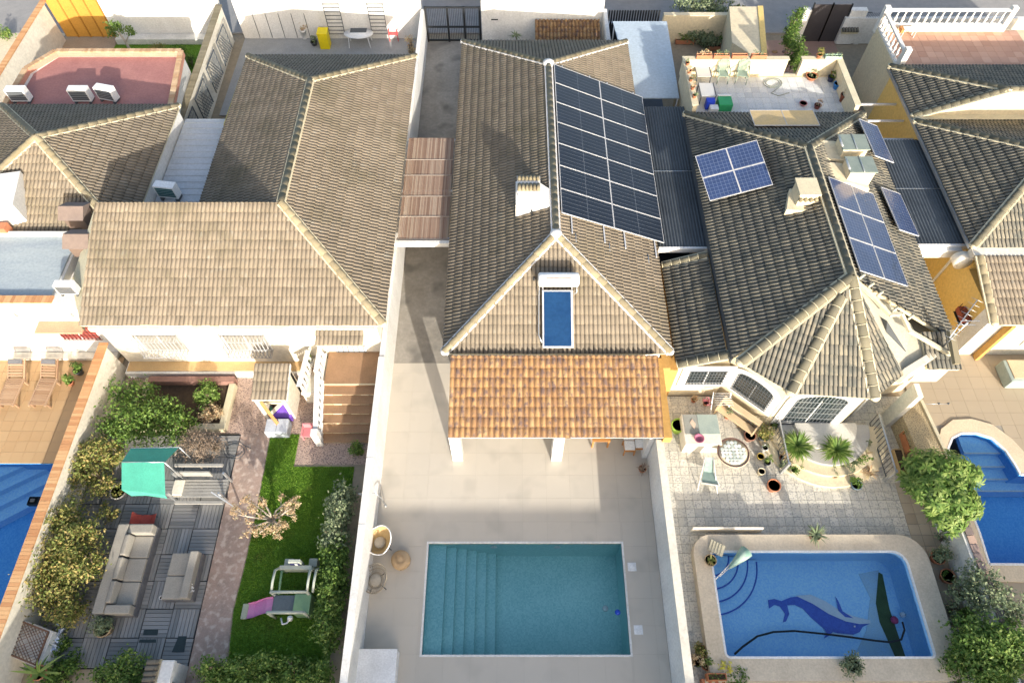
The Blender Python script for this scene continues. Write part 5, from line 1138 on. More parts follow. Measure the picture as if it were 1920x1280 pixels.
# gate, yard, lawn, tree at the top left
sheet('concrete_yard', PP([(95, 118), (205, 118), (222, 68), (110, 68)], 0), mat('tan_concrete', (.36, .30, .23), (.30, .25, .19), 1, .9), .01)
lp = PP([(200, 115), (218, 84), (385, 84), (384, 160), (340, 160), (200, 160)], 0); sheet('far_lawn_soil', lp, M_lawn, .012); grass(lp, 9000, 4)
fw1 = wall((-23.5, 36.9), (-16.7, 36.9), .2, 2.5, M_white, label='white street wall behind the small far lawn'); MB().box(-23.3, -16.7, 36.2, 36.78, 0, .35).part('bench_ledge', M_dirtyw, fw1)
OG = thing('orange_gate', 'orange brown sheet metal gate at the top left', 'gate', (-21.5, 36.0, 0)); og = mat('orange_metal', (.50, .26, .05), (.45, .23, .045), .8, .45)
a, b = P(126, 70, 0), P(218, 70, 0)
for k in range(4):
    xa, xb = lerp(a.x, b.x, k/4), lerp(a.x, b.x, (k+1)/4); MB().box(xa+.015, xb-.015, a.y-.03, a.y+.03, .05, 2.5).part('gate_leaf', og, OG); MB().box(xb-.04, xb+.04, a.y-.06, a.y+.06, .02, 2.5).part('stile', mat('dark_orange_metal', (.36, .17, .03), rough=.5), OG)
wl1 = wall((-26.6, 24.0), (-26.6, 36.6), .22, 2.3, M_creamw, label='white wall with a brick top left of the orange gate'); coping(wl1, [(-26.6, 24.0), (-26.6, 37.2)], .32, 2.3, M_brickc, L=.14)
sheet('pale_side_yard', [(-36, 26), (-26.75, 26), (-26.75, 40), (-36, 40)], mat('pale_yellow_floor', (.66, .58, .42), (.58, .5, .36), .5, .9), .01)
bush('yard_bush', 'small green bush at the upper left image edge', [B(8, 62, .4, .5, .4)], 500, .1, M_leafb, seed=41)
p = P(252, 108, 0); t = thing('young_tree', 'young tree with a grey trunk on the small far lawn', 'tree', p); MB().tube([p, p+Vector((-.1, .1, .9)), p+Vector((-.25, .2, 1.5))], [.09, .07, .05], 7).tube([p+Vector((-.1, .1, .9)), p+Vector((.4, .2, 1.5))], [.05, .02], 6).part('trunk', mat('pale_bark', (.5, .44, .36)), t)
MB().leaves([(p.x-.35, p.y+.2, 1.7, .5, .45, .35), (p.x+.4, p.y+.2, 1.6, .35, .3, .25)], 900, .12, 12).part('crown', M_leafb, t)
bush('flower_shrub', 'low green shrub with reddish tips on the small far lawn', [B(295, 98, .4, .55, .4)], 1200, .09, M_leafy, seed=42); bush('flower_shrub', 'trailing dark green shrub at the right end of the small far lawn', [B(330, 100, .3, .6, .35), B(355, 115, .3, .4, .3)], 1300, .09, M_leafg, seed=43)
# loungers
def lounger(p, rz, label):
    t = thing('sun_lounger', label, 'sun lounger', (0, 0, 0), 'wooden loungers on the ochre patio'); L = 1.95; W = .66
    for sy in (-1, 1): MB().box(0, 1.25, sy*W/2-.03, sy*W/2+.03, .3, .37).part('side_rail', M_wood, t); MB().bar((1.25, sy*W/2, .34), (L, sy*W/2, .75), .05, .05).part('back_rail', M_wood, t)
    for k in range(13): MB().box(.03+.095*k, .10+.095*k, -W/2+.03, W/2-.03, .372, .392).part('slat', M_wood, t)
    for k in range(7):
        x = 1.3+.095*k; z = .36+(x-1.25)*.585+.03; MB(Matrix.Translation((x, 0, z)) @ Matrix.Rotation(-radians(30), 4, 'Y')).box(0, .07, -W/2+.03, W/2-.03, 0, .02).part('slat', M_wood, t)
    for x in (.12, 1.15): 
        for sy in (-1, 1): MB().box(x-.03, x+.03, sy*W/2-.03, sy*W/2+.03, 0, .3).part('leg', M_wood, t)
    MB().bar((1.2, -W/2, .2), (1.8, -W/2, .6), .03, .03).bar((1.2, W/2, .2), (1.8, W/2, .6), .03, .03).part('back_strut', M_wood, t)
    MB(Matrix.Translation((1.74, 0, .70)) @ Matrix.Rotation(-radians(30), 4, 'Y')).box(0, .2, -W/2+.04, W/2-.04, 0, .05).part('headrest', M_fabd, t, bevel=.02)
    t.location = p; t.rotation_euler.z = rz; return t
pa = P(18, 768, .02); l0 = lounger((pa.x, pa.y-.0, .02), radians(90), 'left one of two slatted wooden sun loungers on the ochre patio')
pb = P(78, 768, .02); dup(l0, (pb.x, pb.y, .02), radians(88), 'right one of two slatted wooden sun loungers, nearer the brick topped wall')
potted(P(135, 720, 0), .15, .22, 'green potted plant on the ochre patio right of the loungers', n=260, size=.1, ph=.4, pm=M_leafb); potted(P(152, 700, 0), .18, .3, 'dark green potted plant by the wall under the red window', potm=M_dgrey, n=300, size=.09, ph=.4)
# lot 3: furniture
def wicker_chair(p, rz, label, fade):
    t = thing('wicker_armchair', label, 'chair', (0, 0, 0), 'round wicker armchairs by the teal pool'); m = mat('straw_wicker', (.52, .38, .19), (.44, .31, .15), 5, .8) if not fade else mat('grey_wicker', (.34, .29, .22), (.28, .24, .18), 5, .8)
    sh = MB(); rings = []; n = 20
    for j, (r, z) in enumerate(((.12, .36), (.26, .37), (.38, .46), (.45, .60), (.48, .74))):
        vs = []
        for k in range(n):
            a = 2*pi*k/n; back = max(0, cos(a-pi/2)); zz = z+(j/4)*(.28*back-.12*(1-back)); vs.append((r*cos(a)*1.05, r*sin(a), zz))
        rings.append(vs)
    flat_ = [v for r_ in rings for v in r_]; fs = [(j*n+k, j*n+(k+1) % n, (j+1)*n+(k+1) % n, (j+1)*n+k) for j in range(4) for k in range(n)]
    if fade:
        wf = MB()
        for j in range(5): wf.tube(rings[j]+[rings[j][0]], .012, 4, cap=False)
        for k in range(n): wf.tube([rings[j][k] for j in range(5)], .008, 4)
        for k in range(n): wf.tube([lerp(Vector(rings[j][k]), Vector(rings[j][(k+1) % n]), .5) for j in range(5)], .008, 4)
        wf.part('seat_shell', m, t)
    else: sh.add(flat_, fs, True).add([(x, y, z-.015) for x, y, z in flat_], [f[::-1] for f in fs]).part('seat_shell', m, t); MB().tube(rings[4]+[rings[4][0]], .022, 6, cap=False).part('rim', M_plas if not fade else m, t)
    MB().lathe([(.001, 0), (.2, 0), (.22, .03), (.18, .07), (.001, .08)], (0, 0, .38), 16).part('seat_cushion', mat('beige_cushion', (.50, .45, .37), rough=.9), t)
    for k in range(4): a = pi/4+k*pi/2; MB().tube([(.12*cos(a), .12*sin(a), .36), (.4*cos(a), .4*sin(a), 0)], .014, 6).part('leg', M_dgrey, t)
    t.location = p; t.rotation_euler.z = rz; return t
wicker_chair(P(716, 1022, .02), radians(-70), 'straw coloured wicker armchair catching sun beside the white wall', False); wicker_chair(P(708, 1092, .02), radians(-80), 'grey open weave wicker armchair nearer the camera by the white wall', True)
p = P(753, 1052, .02); t = thing('side_table', 'round woven pouf between the two wicker armchairs', 'pouf', (p.x, p.y, .02)); MB().lathe([(.001, 0), (.26, 0), (.34, .1), (.34, .26), (.26, .34), (.001, .35)], (p.x, p.y, .02), 20).part('body', mat('woven_jute', (.48, .34, .20), (.40, .28, .16), 3, .9, bump=.5, bscale=40), t)
MB().tube([(p.x+.2*cos(i*.5)*(.5+.02*i), p.y+.2*sin(i*.5)*(.5+.02*i), .372) for i in range(26)], .008, 4).part('weave_ring', mat('woven_jute', (.48, .34, .20)), t)
p0, p1 = P(672, 1217, .7), P(744, 1217, .7); t = thing('storage_chest', 'large white blue storage chest in the bottom corner by the teal pool', 'chest', ((p0.x+p1.x)/2, 2.6, .02)); MB().box(p0.x, p1.x, 1.9, p0.y, .02, .66).part('body', M_plas, t, bevel=.01); MB().box(p0.x-.02, p1.x+.02, 1.88, p0.y+.02, .662, .71).part('lid', M_plas, t, bevel=.01)
SH = thing('outdoor_shower', 'thin metal pool ladder standing by the white wall', 'ladder', P(715, 945, 0)); qa, qb = P(702, 948, .02), P(723, 948, .02)
for q in (qa, qb): MB().tube([q, q+Vector((-.02, 0, .9)), q+Vector((-.35, 0, 1.35)) if q is qa else q+Vector((-.15, 0, 1.4))], .018, 6).part('pole', M_steel, SH); MB().lathe([(.001, 0), (.05, 0), (.05, .02), (.001, .03)], q, 8).part('foot', M_steel, SH)
MB().tube([qa+Vector((-.35, 0, 1.35)), qb+Vector((-.15, 0, 1.4))], .018, 6).part('crossbar', M_steel, SH)
# ================================================================ right house (lot 4)
H4 = thing('house', 'cream house with a dark tiled roof and a bay of white rimmed windows', 'house', (12.3, 19, 0))
z4, r4 = 3.5, 5.3
MB().prism([(8.35, 13.2), (10.1, 11.6), (12.9, 11.45), (14.7, 12.9), (16.1, 13.2), (16.1, 25.6), (8.35, 25.6)], -.05, 3.36).box(6.4, 8.36, 12.98, 17.6, -.05, 2.32).part('wall', M_cream, H4)
N4, S4 = (12.25, 21.7, r4), (12.25, 15.0, r4)
sw = (8.3, 12.45, z4); b1_ = (9.95, 11.35, 3.3); b2_ = (12.9, 11.15, 3.3); b3_ = (14.1, 12.0, 3.42); se = (16.25, 13.3, z4)
RF4 = roof(H4, [[(8.1, 12.7, z4), (8.1, 25.9, z4), N4, S4], [(16.4, 25.9, z4), (16.4, 13.4, z4), S4, N4], [(16.4, 25.9, z4), (8.1, 25.9, z4), N4]], M_tiled)
roofb = roof(H4, [[sw, b1_, S4]], M_tiled, limit=0, name='bay_roof', under=M_mortc); roof(H4, [[b1_, b2_, S4]], M_tiled, limit=60, name='bay_roof', under=M_mortc); roof(H4, [[b2_, b3_, S4]], M_tiled, limit=0, name='bay_roof', under=M_mortc)
ridge(RF4, [(N4, S4), ((8.1, 25.9, z4), N4), ((16.4, 25.9, z4), N4)], mort=M_mortc, mw=.2, m=M_capd)
ridge(RF4, [(sw, S4), (b1_, lerp(Vector(b1_), Vector(S4), .83)), (b2_, S4)], r=.17, mort=M_mortc, mw=.24, L=.42, joints=True, m=M_capd)
LR = roof(H4, [[(6.3, 13.05, 2.45), (6.3, 17.75, 2.45), (8.02, 17.75, 3.15), (8.02, 13.05, 3.15)]], M_tiled, limit=100, name='lower_roof')
ridge(LR, [((6.3, 17.75, 2.45), (8.0, 17.75, 3.15)), ((6.3, 13.0, 2.45), (8.1, 13.0, 3.17))], mort=M_mortc, mw=.2, joints=True, endcap=False, m=M_capd)
MB().box(8.06, 8.1, 12.7, 25.8, 3.1, 3.46).part('fascia', M_dgrey, H4)
MB().box(6.05, 6.38, 12.9, 18.0, -.05, 2.2).part('side_wall', M_ochre, H4)
# windows
cx = P(1330, 720, 1.8).x; window(H4, (cx, 12.97, 1.0), S_, 1.5, 1.1, bars=12, rails=4, barm=M_dgrey, surround=.28)
fa = math.atan2(-(10.1-8.35), (11.6-13.2))
def wall_pt(a, b, t): return (lerp(a[0], b[0], t), lerp(a[1], b[1], t))
q = wall_pt((8.35, 13.2), (10.1, 11.6), .55); f1 = math.atan2(-(10.1-8.35), -(13.2-11.6)); f1 = math.atan2(-1.75, -1.6); window(H4, (q[0]-.015, q[1]-.015, .95), f1, 1.55, 1.15, bars=13, rails=5, arch=.32, surround=.24, barm=M_dgrey)
q = wall_pt((10.1, 11.6), (12.9, 11.45), .5); window(H4, (q[0], q[1]-.02, .55), math.atan2(-2.8, -.15), 1.95, 1.8, bars=14, rails=3, arch=.45, surround=.3, barm=M_steel)
q = wall_pt((12.9, 11.45), (14.7, 12.9), .72); window(H4, (q[0]+.02, q[1]-.02, .15), math.atan2(-1.8, 1.45), 1.1, 1.9, bars=0, arch=.4, surround=.18, glass=mat('teal_green_glass', (.04, .16, .15), rough=.25))
# plaster slab roof and parapet right of the bay
wp = mat('waterproofed_plaster', (.44, .41, .32), (.36, .36, .30), .9, .9, bump=.15)
MB().add([(12.45, 14.75, 5.12), (14.1, 12.0, 3.5), (15.25, 12.6, 3.5), (14.75, 13.9, 3.9), (12.9, 15.1, 5.0)], [(0, 1, 2, 3, 4)]).add([(12.45, 14.75, 5.0), (14.1, 12.0, 3.38), (15.25, 12.6, 3.38), (14.75, 13.9, 3.8), (12.9, 15.1, 4.9)], [(4, 3, 2, 1, 0)]).part('plaster_slab', wp, H4)
cr = MB(); pts = [P(1606, 528, 5.2), P(1640, 560, 4.9), P(1668, 590, 4.7), P(1690, 588, 4.75), P(1705, 620, 4.4), P(1740, 640, 4.1), P(1782, 665, 3.8)]
for a, b in zip(pts[:-1], pts[1:]): cr.bar(a, b, .12, .12)
cr.part('wavy_parapet', M_mortc, H4)
for i, q in enumerate([pts[0], (pts[0]+pts[1])/2, pts[1], pts[2], (pts[3]+pts[4])/2]): MB().tube([q+Vector((.1, .1, .05)), q+Vector((.32, .25, .1))], .05, 6).part('cap_tile_end', M_mortc, H4)
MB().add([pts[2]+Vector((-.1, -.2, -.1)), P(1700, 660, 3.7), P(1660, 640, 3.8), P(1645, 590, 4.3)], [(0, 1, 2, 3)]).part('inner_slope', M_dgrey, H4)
MB().prism([(14.2, 11.9), (15.4, 12.6), (15.25, 12.8), (14.05, 12.1)], 2.9, 3.75).part('parapet', M_creamw, H4)
FR = roof(H4, [[(15.0, 12.2, 3.55), (16.2, 12.2, 3.55), (16.2, 13.5, 3.95), (15.0, 13.5, 3.95)]], M_tiled, limit=20, name='stack_roof')
MB().box(15.05, 16.1, 12.4, 13.4, 2.2, 3.5).part('stack', M_creamw, H4); MB().bar((15.75, 12.1, 4.05), (15.75, 13.3, 4.4), .2, .18).part('stack_ridge', M_cap, H4)
MB().box(14.95, 15.15, 11.55, 12.1, .02, 2.6).part('buttress', M_creamw, H4)
for k, (x, y, hh) in enumerate(((11.5, 19.1, 1.0),)):
    cb = MB().prism([(x-.75, y-.6), (x+.75, y-.75), (x+.75, y+.5), (x-.4, y+.5)], 4.2, 5.05).box(x-.35, x+.35, y-.4, y+.4, 4.6, 5.6); Cc = cb.part('chimney', M_cream, H4)
    MB().box(x-.42, x+.42, y-.45, y+.45, 5.62, 5.7).part('cap', M_mortc, Cc); 
    for j in range(4): MB().tube([(x-.3+.2*j, y-.5, 5.42), (x-.3+.2*j, y-.38, 5.42)], .08, 8).part('cap_tile', M_cap, Cc)
for k, (x, y) in enumerate(((13.9, 21.85), (13.85, 20.55))):
    cb = MB().add([(12.6, y+.55, 5.1), (12.6, y-.55, 5.1), (x+.7, y-.65, 4.3), (x+.7, y+.65, 4.3), (x+.7, y-.6, 4.7), (x+.7, y+.6, 4.7), (x-.3, y-.55, 5.0), (x-.3, y+.55, 5.0)], [(0, 1, 6, 7), (7, 6, 4, 5), (4, 2, 3, 5), (1, 2, 4, 6), (3, 0, 7, 5)]).box(x-.3, x+.7, y-.4, y+.4, 4.0, 5.4)
    Cc = cb.part('chimney', M_cream, H4); MB().box(x-.36, x+.76, y-.45, y+.45, 5.402, 5.46).part('cap', mat('grey_green_cap', (.22, .26, .23), (.18, .22, .20), 3, .7), Cc)
    MB().tube([(x-.36, y-.3, 5.48), (x-.36, y+.3, 5.48)], .05, 6).tube([(x+.2, y-.46, 5.48), (x+.2, y+.46, 5.48)], .02, 6).part('cap_rim', M_steel, Cc)
# panels on lot 4
blue = solar_panel(1.98, 1.0, M_cellb); nrw = Vector((-sin(radians(23.3)), 0, cos(radians(23.3)))); GL = 'blue solar panels on the right house'
def on_w(x): return r4-(12.25-x)*.434
def place(px, py, side, rot, mesh, label, up=.15, X=None):
    tgt = None; lo, hi = 3.0, 6.2     # find the roof point seen at this pixel
    for _ in range(40):
        mid = (lo+hi)/2; p = P(px, py, mid); zr_ = r4-abs(p.x-12.25)*.434+up
        if zr_ > mid: lo = mid
        else: hi = mid
    p = P(px, py, lo); sgn = -1 if side == 'w' else 1; a = radians(23.4)
    u = Vector((cos(a)*sgn, 0, -sin(a))); n = Vector((sin(a)*sgn, 0, cos(a))); y = n.cross(u)
    M = Matrix((u, y, n)).transposed().to_4x4(); M.translation = p; return None
A4 = thing('solar_array', 'tilted blue array of four solar panels on the west slope of the dark tiled roof', 'solar array', (9.6, 19.5, 4.3)); A6 = thing('solar_array', 'blue array of six solar panels on the east slope of the dark tiled roof', 'solar array', (14.6, 17, 4.3))
for k, (dx, dy) in enumerate(((-.5, .5), (.5, .5), (-.5, -.5), (.5, -.5))):
    a = radians(23.4); pc = None; lo, hi = 3.0, 6.2
    for _ in range(40):
        mid = (lo+hi)/2; p = P(1375, 320, mid)
        if r4-abs(p.x-12.25)*.434+.78 > mid: lo = mid
        else: hi = mid
    p = P(1375, 320, lo); M = Matrix.Translation(p) @ Matrix.Rotation(radians(12), 4, 'Z') @ Matrix.Rotation(radians(14), 4, 'X') @ Matrix.Rotation(-radians(12), 4, 'Y') @ Matrix.Translation((dx*1.3, dy*1.08, 0))
    q4 = solar_panel(1.29, 1.07, M_cellb) if k == 0 else q4; put_panel(q4, M, None, A4)
for c in range(2):
    for k in range(3):
        a = radians(23.4); x = 12.6+(.62+1.22*c)*cos(a); y = 19.2-1.58*k; z = r4-(x-12.25)*.434+.17
        M = Matrix((Vector((cos(a), 0, -sin(a))), Vector((0, 1, 0)), Vector((sin(a), 0, cos(a))))).transposed().to_4x4(); M.translation = (x, y, z)
        six = solar_panel(1.20, 1.56, M_cellb) if c == 0 and k == 0 else six
        put_panel(six, M, None, A6)
for k, (y, x) in enumerate(((23.5, 16.1), (19.4, 15.95))):
    a = radians(24); M = Matrix((Vector((cos(a), 0, -sin(a))), Vector((0, 1, 0)), Vector((sin(a), 0, cos(a))))).transposed().to_4x4(); M.translation = (x, y, r4-(x-12.25)*.434+(.25 if k else .4)); M = M @ Matrix.Rotation(radians(3), 4, 'Z')
    sep = solar_panel(1.15, 2.3, M_cellb) if k == 0 else sep
    put_panel(sep, M, ('single blue solar panel at the far end of the east eave', 'single blue solar panel beside the block of six at the east eave')[k], None, GL)
# antenna
AN = thing('tv_antenna', 'tall metal television antenna on the small tiled stack', 'antenna', (15.6, 12.6, 3.9)); p = Vector((15.6, 12.9, 3.9)); t2 = p+Vector((0, 0, 1.6)); MB().tube([p, t2], .03, 6).part('mast', M_steel, AN)
a = t2+Vector((-.75, -.55, -.1)); b = t2+Vector((.5, .8, .2)); MB().tube([a, b], .018, 5).part('boom', M_steel, AN)
for k in range(9): q = lerp(a, b, k/8); MB().tube([q+Vector((-.16, .12, 0)), q+Vector((.16, -.12, 0))], .009, 4).part('element', M_steel, AN)
MB().bar(t2+Vector((-.3, 0, .1)), t2+Vector((.35, 0, .1)), .02, .02).bar(t2+Vector((-.3, 0, -.15)), t2+Vector((.35, 0, -.15)), .02, .02).part('reflector', M_steel, AN)
# terrace at the north
TR = thing('roof_terrace', 'cream walled roof terrace with plant boxes behind the right house', 'terrace', (12.3, 27.6, 0)); M_ter = mat('speckled_terrazzo', (.62, .62, .60), (.54, .55, .56), 1.5, .7, spots=(30, (.36, .38, .42), .5, .62))
MB().box(8.45, 16.1, 25.95, 29.5, -.05, 3.0).part('wall', M_cream, TR)
tcache = MB().box(-.19, .19, -.19, .19, -.01, .012).make('floor_tile'); tcache.materials.append(rnd_mat('pale_terrace_tile', [(.1, (.52, .53, .52)), (.9, (.66, .66, .63))], .6, blotch=(30, (.40, .42, .46), .55, .65), nsc=20))
for i in range(19):
    for j in range(8): inst('floor_tile', tcache, TR, Matrix.Translation((8.85+.39*i, 26.3+.39*j, 3.0)))
for nm, bx in (('far', (8.4, 13.55, 29.35, 29.55)), ('far_right', (14.25, 16.15, 29.35, 29.55)), ('left', (8.4, 8.6, 26.0, 29.35)), ('right', (15.95, 16.15, 26.0, 29.35))): MB().box(bx[0], bx[1], bx[2], bx[3], 3.0, 3.9).part('parapet', M_cream, TR)
for bx in ((8.35, 13.6, 29.32, 29.6), (14.2, 16.2, 29.32, 29.6), (8.35, 8.66, 26.0, 29.32), (15.9, 16.2, 26.0, 29.32)): MB().box(bx[0], bx[1], bx[2], bx[3], 3.902, 3.94).part('parapet_cap', M_mortc, TR)
for k in range(3): MB().box(13.6, 14.2, 29.3+.3*k, 29.6+.3*k, 2.2, 2.95-.2*k).part('step', M_cream, TR)
for k, (px, lb, pm_) in enumerate(((1318, 'first', M_leafa), (1350, 'second', M_leafo), (1384, 'third, empty', None), (1420, 'fourth', M_leafo))):
    q = P(px, 103, 3.95); potted((q.x, 29.45, 3.942), .1, .2, 'orange window box on the far terrace parapet, %s from the left' % lb, square=(.75, .2), n=140 if pm_ else 1, size=.06, ph=.3, pm=pm_ or M_leafo, seed=k, group='plant boxes on the terrace parapet', cat='plant box')
for k in range(5): potted((8.5, 26.5+.6*k, 3.942), .1, .16, 'small pot on the left terrace parapet, %s from the roof' % ('first', 'second', 'third', 'fourth', 'fifth')[k], n=60, size=.06, ph=.25, pm=(M_leafo, M_leafa)[k % 2], seed=k, group='pots on the left terrace parapet')
def monobloc(p, rz, label, m, group=None):
    t = thing('garden_armchair', label, 'chair', (0, 0, 0), group)
    MB().box(-.24, .24, -.22, .24, .40, .43).part('seat', m, t, bevel=.012)
    bk = MB(); n = 7
    for k in range(n):
        x0_, x1_ = -.25+.5*k/n+.012, -.25+.5*(k+1)/n-.012; hh = .42+.12*sin(pi*(k+.5)/n); bk.add([(x0_, .23, .43), (x1_, .23, .43), (x1_, .36, .45+hh), (x0_, .36, .45+hh)], [(0, 1, 2, 3)])
    bk.tube([(-.27, .22, .43), (-.27, .34, .85), (-.14, .37, .97), (.14, .37, .97), (.27, .34, .85), (.27, .22, .43)], .022, 6).part('backrest', m, t)
    for a in (-.28, .28): MB().tube([(a, -.24, .42), (a, -.24, .62), (a, .1, .66), (a*.95, .3, .68)], .024, 6).part('armrest', m, t)
    for a in (-.24, .24):
        for b in (-.22, .22): MB().tube([(a, b, .42), (a*1.12, b*1.15, 0)], .022, 6).part('leg', m, t)
    t.location = p; t.rotation_euler.z = rz; return t
m_gr = mat('faded_green_plastic', (.27, .34, .27), (.22, .29, .23), 4, .5)
q = P(1352, 152, 3.01); monobloc(q, radians(0), 'left one of two faded green plastic armchairs on the roof terrace', m_gr, 'green armchairs on the terrace'); q = P(1388, 152, 3.01); monobloc(q, radians(-10), 'right one of two faded green plastic armchairs on the roof terrace', m_gr, 'green armchairs on the terrace')
for k, (px, py) in enumerate(((1318, 132), (1326, 168))):
    q = P(px, py, 3.5); t = thing('glass_table', 'grey framed table beside the left terrace wall, %s one' % ('farther' if k == 0 else 'nearer'), 'table', (q.x, q.y, 3.01)); MB().box(q.x-.36, q.x+.36, q.y-.48, q.y+.48, 3.48, 3.50).part('tabletop', mat('frosted_top', (.52, .52, .50), (.46, .47, .46), 2, .3), t)
    for a in (-.36, .36): MB().box(q.x+a-.02, q.x+a+.02, q.y-.5, q.y+.5, 3.475, 3.515).part('edge', M_dgrey, t)
    for a in (-.34, .34):
        for b in (-.45, .45): MB().box(q.x+a-.02, q.x+a+.02, q.y+b-.02, q.y+b+.02, 3.01, 3.48).part('leg', M_dgrey, t)
q = P(1359, 192, 3.3); t = thing('green_box', 'bright green storage box with a white back edge on the terrace', 'box', (q.x, q.y, 3.01)); MB().box(q.x-.33, q.x+.33, q.y-.33, q.y+.3, 3.02, 3.42).part('body', mat('bright_green_plastic', (.04, .36, .13), (.035, .30, .11), 3, .4), t, bevel=.03); MB().box(q.x-.33, q.x+.33, q.y+.3, q.y+.38, 3.3, 3.46).part('lid_edge', M_plas, t)
q = P(1332, 190, 3.4); t = thing('blue_bin', 'blue and white waste bin in the terrace corner', 'bin', (q.x, q.y, 3.01)); MB().box(q.x-.2, q.x+.2, q.y-.15, q.y+.15, 3.02, 3.5).part('body', mat('blue_bin_plastic', (.02, .06, .55), rough=.4), t, bevel=.02); MB().box(q.x-.05, q.x+.35, q.y-.5, q.y-.17, 3.02, 3.35).part('white_bin', M_plas, t, bevel=.02)
hp = [P(1448+16*cos(i*.45)*(.6+.02*i), 156+9*sin(i*.45)*(.6+.02*i), 3.04) for i in range(30)]+[P(1446, 175, 3.04), P(1460, 180, 3.04), P(1480, 174, 3.04)]; MB().tube(hp, .018, 5).top('garden_hose', mat('grey_green_hose', (.28, .30, .24)), 'grey green hose coiled on the terrace floor', 'hose')
for px, py, r, h, m, lb, pl, pmm in ((1520, 148, .28, .2, M_pot, 'wide terracotta bowl with grey flowers on the terrace', 'leaf', M_leafo), (1560, 140, .18, .28, M_pot, 'orange pot farthest right in the terrace corner', 'leaf', M_leafa), (1556, 152, .17, .25, mat('dark_blue_pot', (.04, .05, .12), rough=.4), 'dark blue pot beside the orange one on the terrace', 'leaf', M_leafg), (1567, 166, .19, .3, mat('sky_blue_pot', (.04, .22, .55), rough=.4), 'sky blue pot by the right terrace wall', 'none', None), (1579, 190, .2, .4, mat('rust_pot', (.30, .10, .05), rough=.7), 'rust brown pot in the near right terrace corner', 'leaf', M_leafa), (1505, 197, .18, .12, mat('pink_tray', (.50, .22, .22), rough=.6), 'flat pinkish dish near the terrace edge', 'none', None), (1531, 203, .16, .2, mat('dark_red_pot', (.22, .07, .06), rough=.6), 'dark red pot near the terrace edge', 'leaf', M_leafd)):
    potted(P(px, py, 3.01), r, h, lb, potm=m, plant=pl, pm=pmm, n=160, size=.06, ph=.3)
AT = thing('solar_array', 'pair of solar panels with painted tan glare lying behind the right house ridge', 'solar array', (11, 24.5, 4.2))
for k, px in enumerate((1440, 1500)):
    lo, hi = 3, 6
    q = P(px, 222, 4.45); M = Matrix.Translation(q) @ Matrix.Rotation(radians(-6), 4, 'X'); pn = solar_panel(1.45, 1.15, mat('painted_glare_glass', (.62, .44, .20), (.50, .38, .22), .9, .6, spec=.3)) if k == 0 else pn  # tan glass colour paints in the reflected sky
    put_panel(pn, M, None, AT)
# corrugated carports
def corrugated(name, label, poly_x, y0, y1, z, n, white_end=True, slope=0):
    x0, x1 = poly_x; t = thing(name, label, 'carport', ((x0+x1)/2, (y0+y1)/2, 0)); w_ = (x1-x0)/n; k = 0
    me_ = MB(); pr = [(0, 0), (.25, .045), (.5, .0), (.75, -.0)]
    m_ = MB().add([(0, y0, 0), (w_*.45, y0, .05), (w_*.8, y0, .05), (w_, y0, 0), (0, y1, 0), (w_*.45, y1, .05), (w_*.8, y1, .05), (w_, y1, 0)], [(0, 1, 5, 4), (1, 2, 6, 5), (2, 3, 7, 6)]).make('corrugation'); m_.materials.append(M_corr)
    for k in range(n): inst('corrugation', m_, t, Matrix.Translation((x0+w_*k, 0, z+slope*k/n)))
    MB().box(x0, x1, y0-.12, y0-.02, z-.2, z+.06).part('front_beam', M_plas, t)
    for y in (y0+.2, (y0+y1)/2, y1-.2): MB().box(x0, x1, y-.04, y+.04, z-.12, z-.02).part('purlin', M_alu, t)
    MB().box(x0, x1, (y0+y1)/2-.015, (y0+y1)/2+.015, z+.052, z+.06).part('sheet_joint', M_steel, t)
    for x in (x0+.06, x1-.06): MB().box(x-.04, x+.04, y0, y0+.08, 0, z-.12).part('post', M_plas, t)
    return t
corrugated('corrugated_carport', 'dark corrugated roof between the solar panel roof and the right house', (6.15, 8.4), 18.5, 27.3, 2.75, 17)
corrugated('corrugated_carport', 'dark corrugated roof between the two rightmost houses', (16.75, 18.95), 18.45, 24.7, 3.0, 16)
AW = thing('side_awning', 'large pale blue flat awning beside the middle house near the street', 'awning', (6.9, 31, 0)); MB().add([(5.5, 34.5, 2.6), (8.45, 34.5, 2.6), (8.35, 28.3, 2.5), (6.05, 28.3, 2.5)], [(3, 2, 1, 0)]).add([(5.5, 34.5, 2.55), (8.45, 34.5, 2.55), (8.35, 28.3, 2.45), (6.05, 28.3, 2.45)], [(0, 1, 2, 3)]).part('awning_sheet', M_awn, AW)
for x in (5.6, 6.9, 8.3): MB().tube([(x if x != 5.6 else 6.1, 28.35, 2.47), (x, 34.4, 2.57)], .03, 6).part('rib', M_plas, AW)
for x, y in ((8.3, 34.4), (8.3, 28.4), (6.1, 28.4), (5.6, 34.4)): MB().tube([(x, y, 0), (x, y, 2.45)], .04, 6).part('post', M_plas, AW)
MB().box(6.2, 8.3, 27.4, 28.2, 0, 1.2).top('dark_clutter_cupboard', M_dgrey, 'dark cupboard in the gap between awning and corrugated roof', 'cupboard')
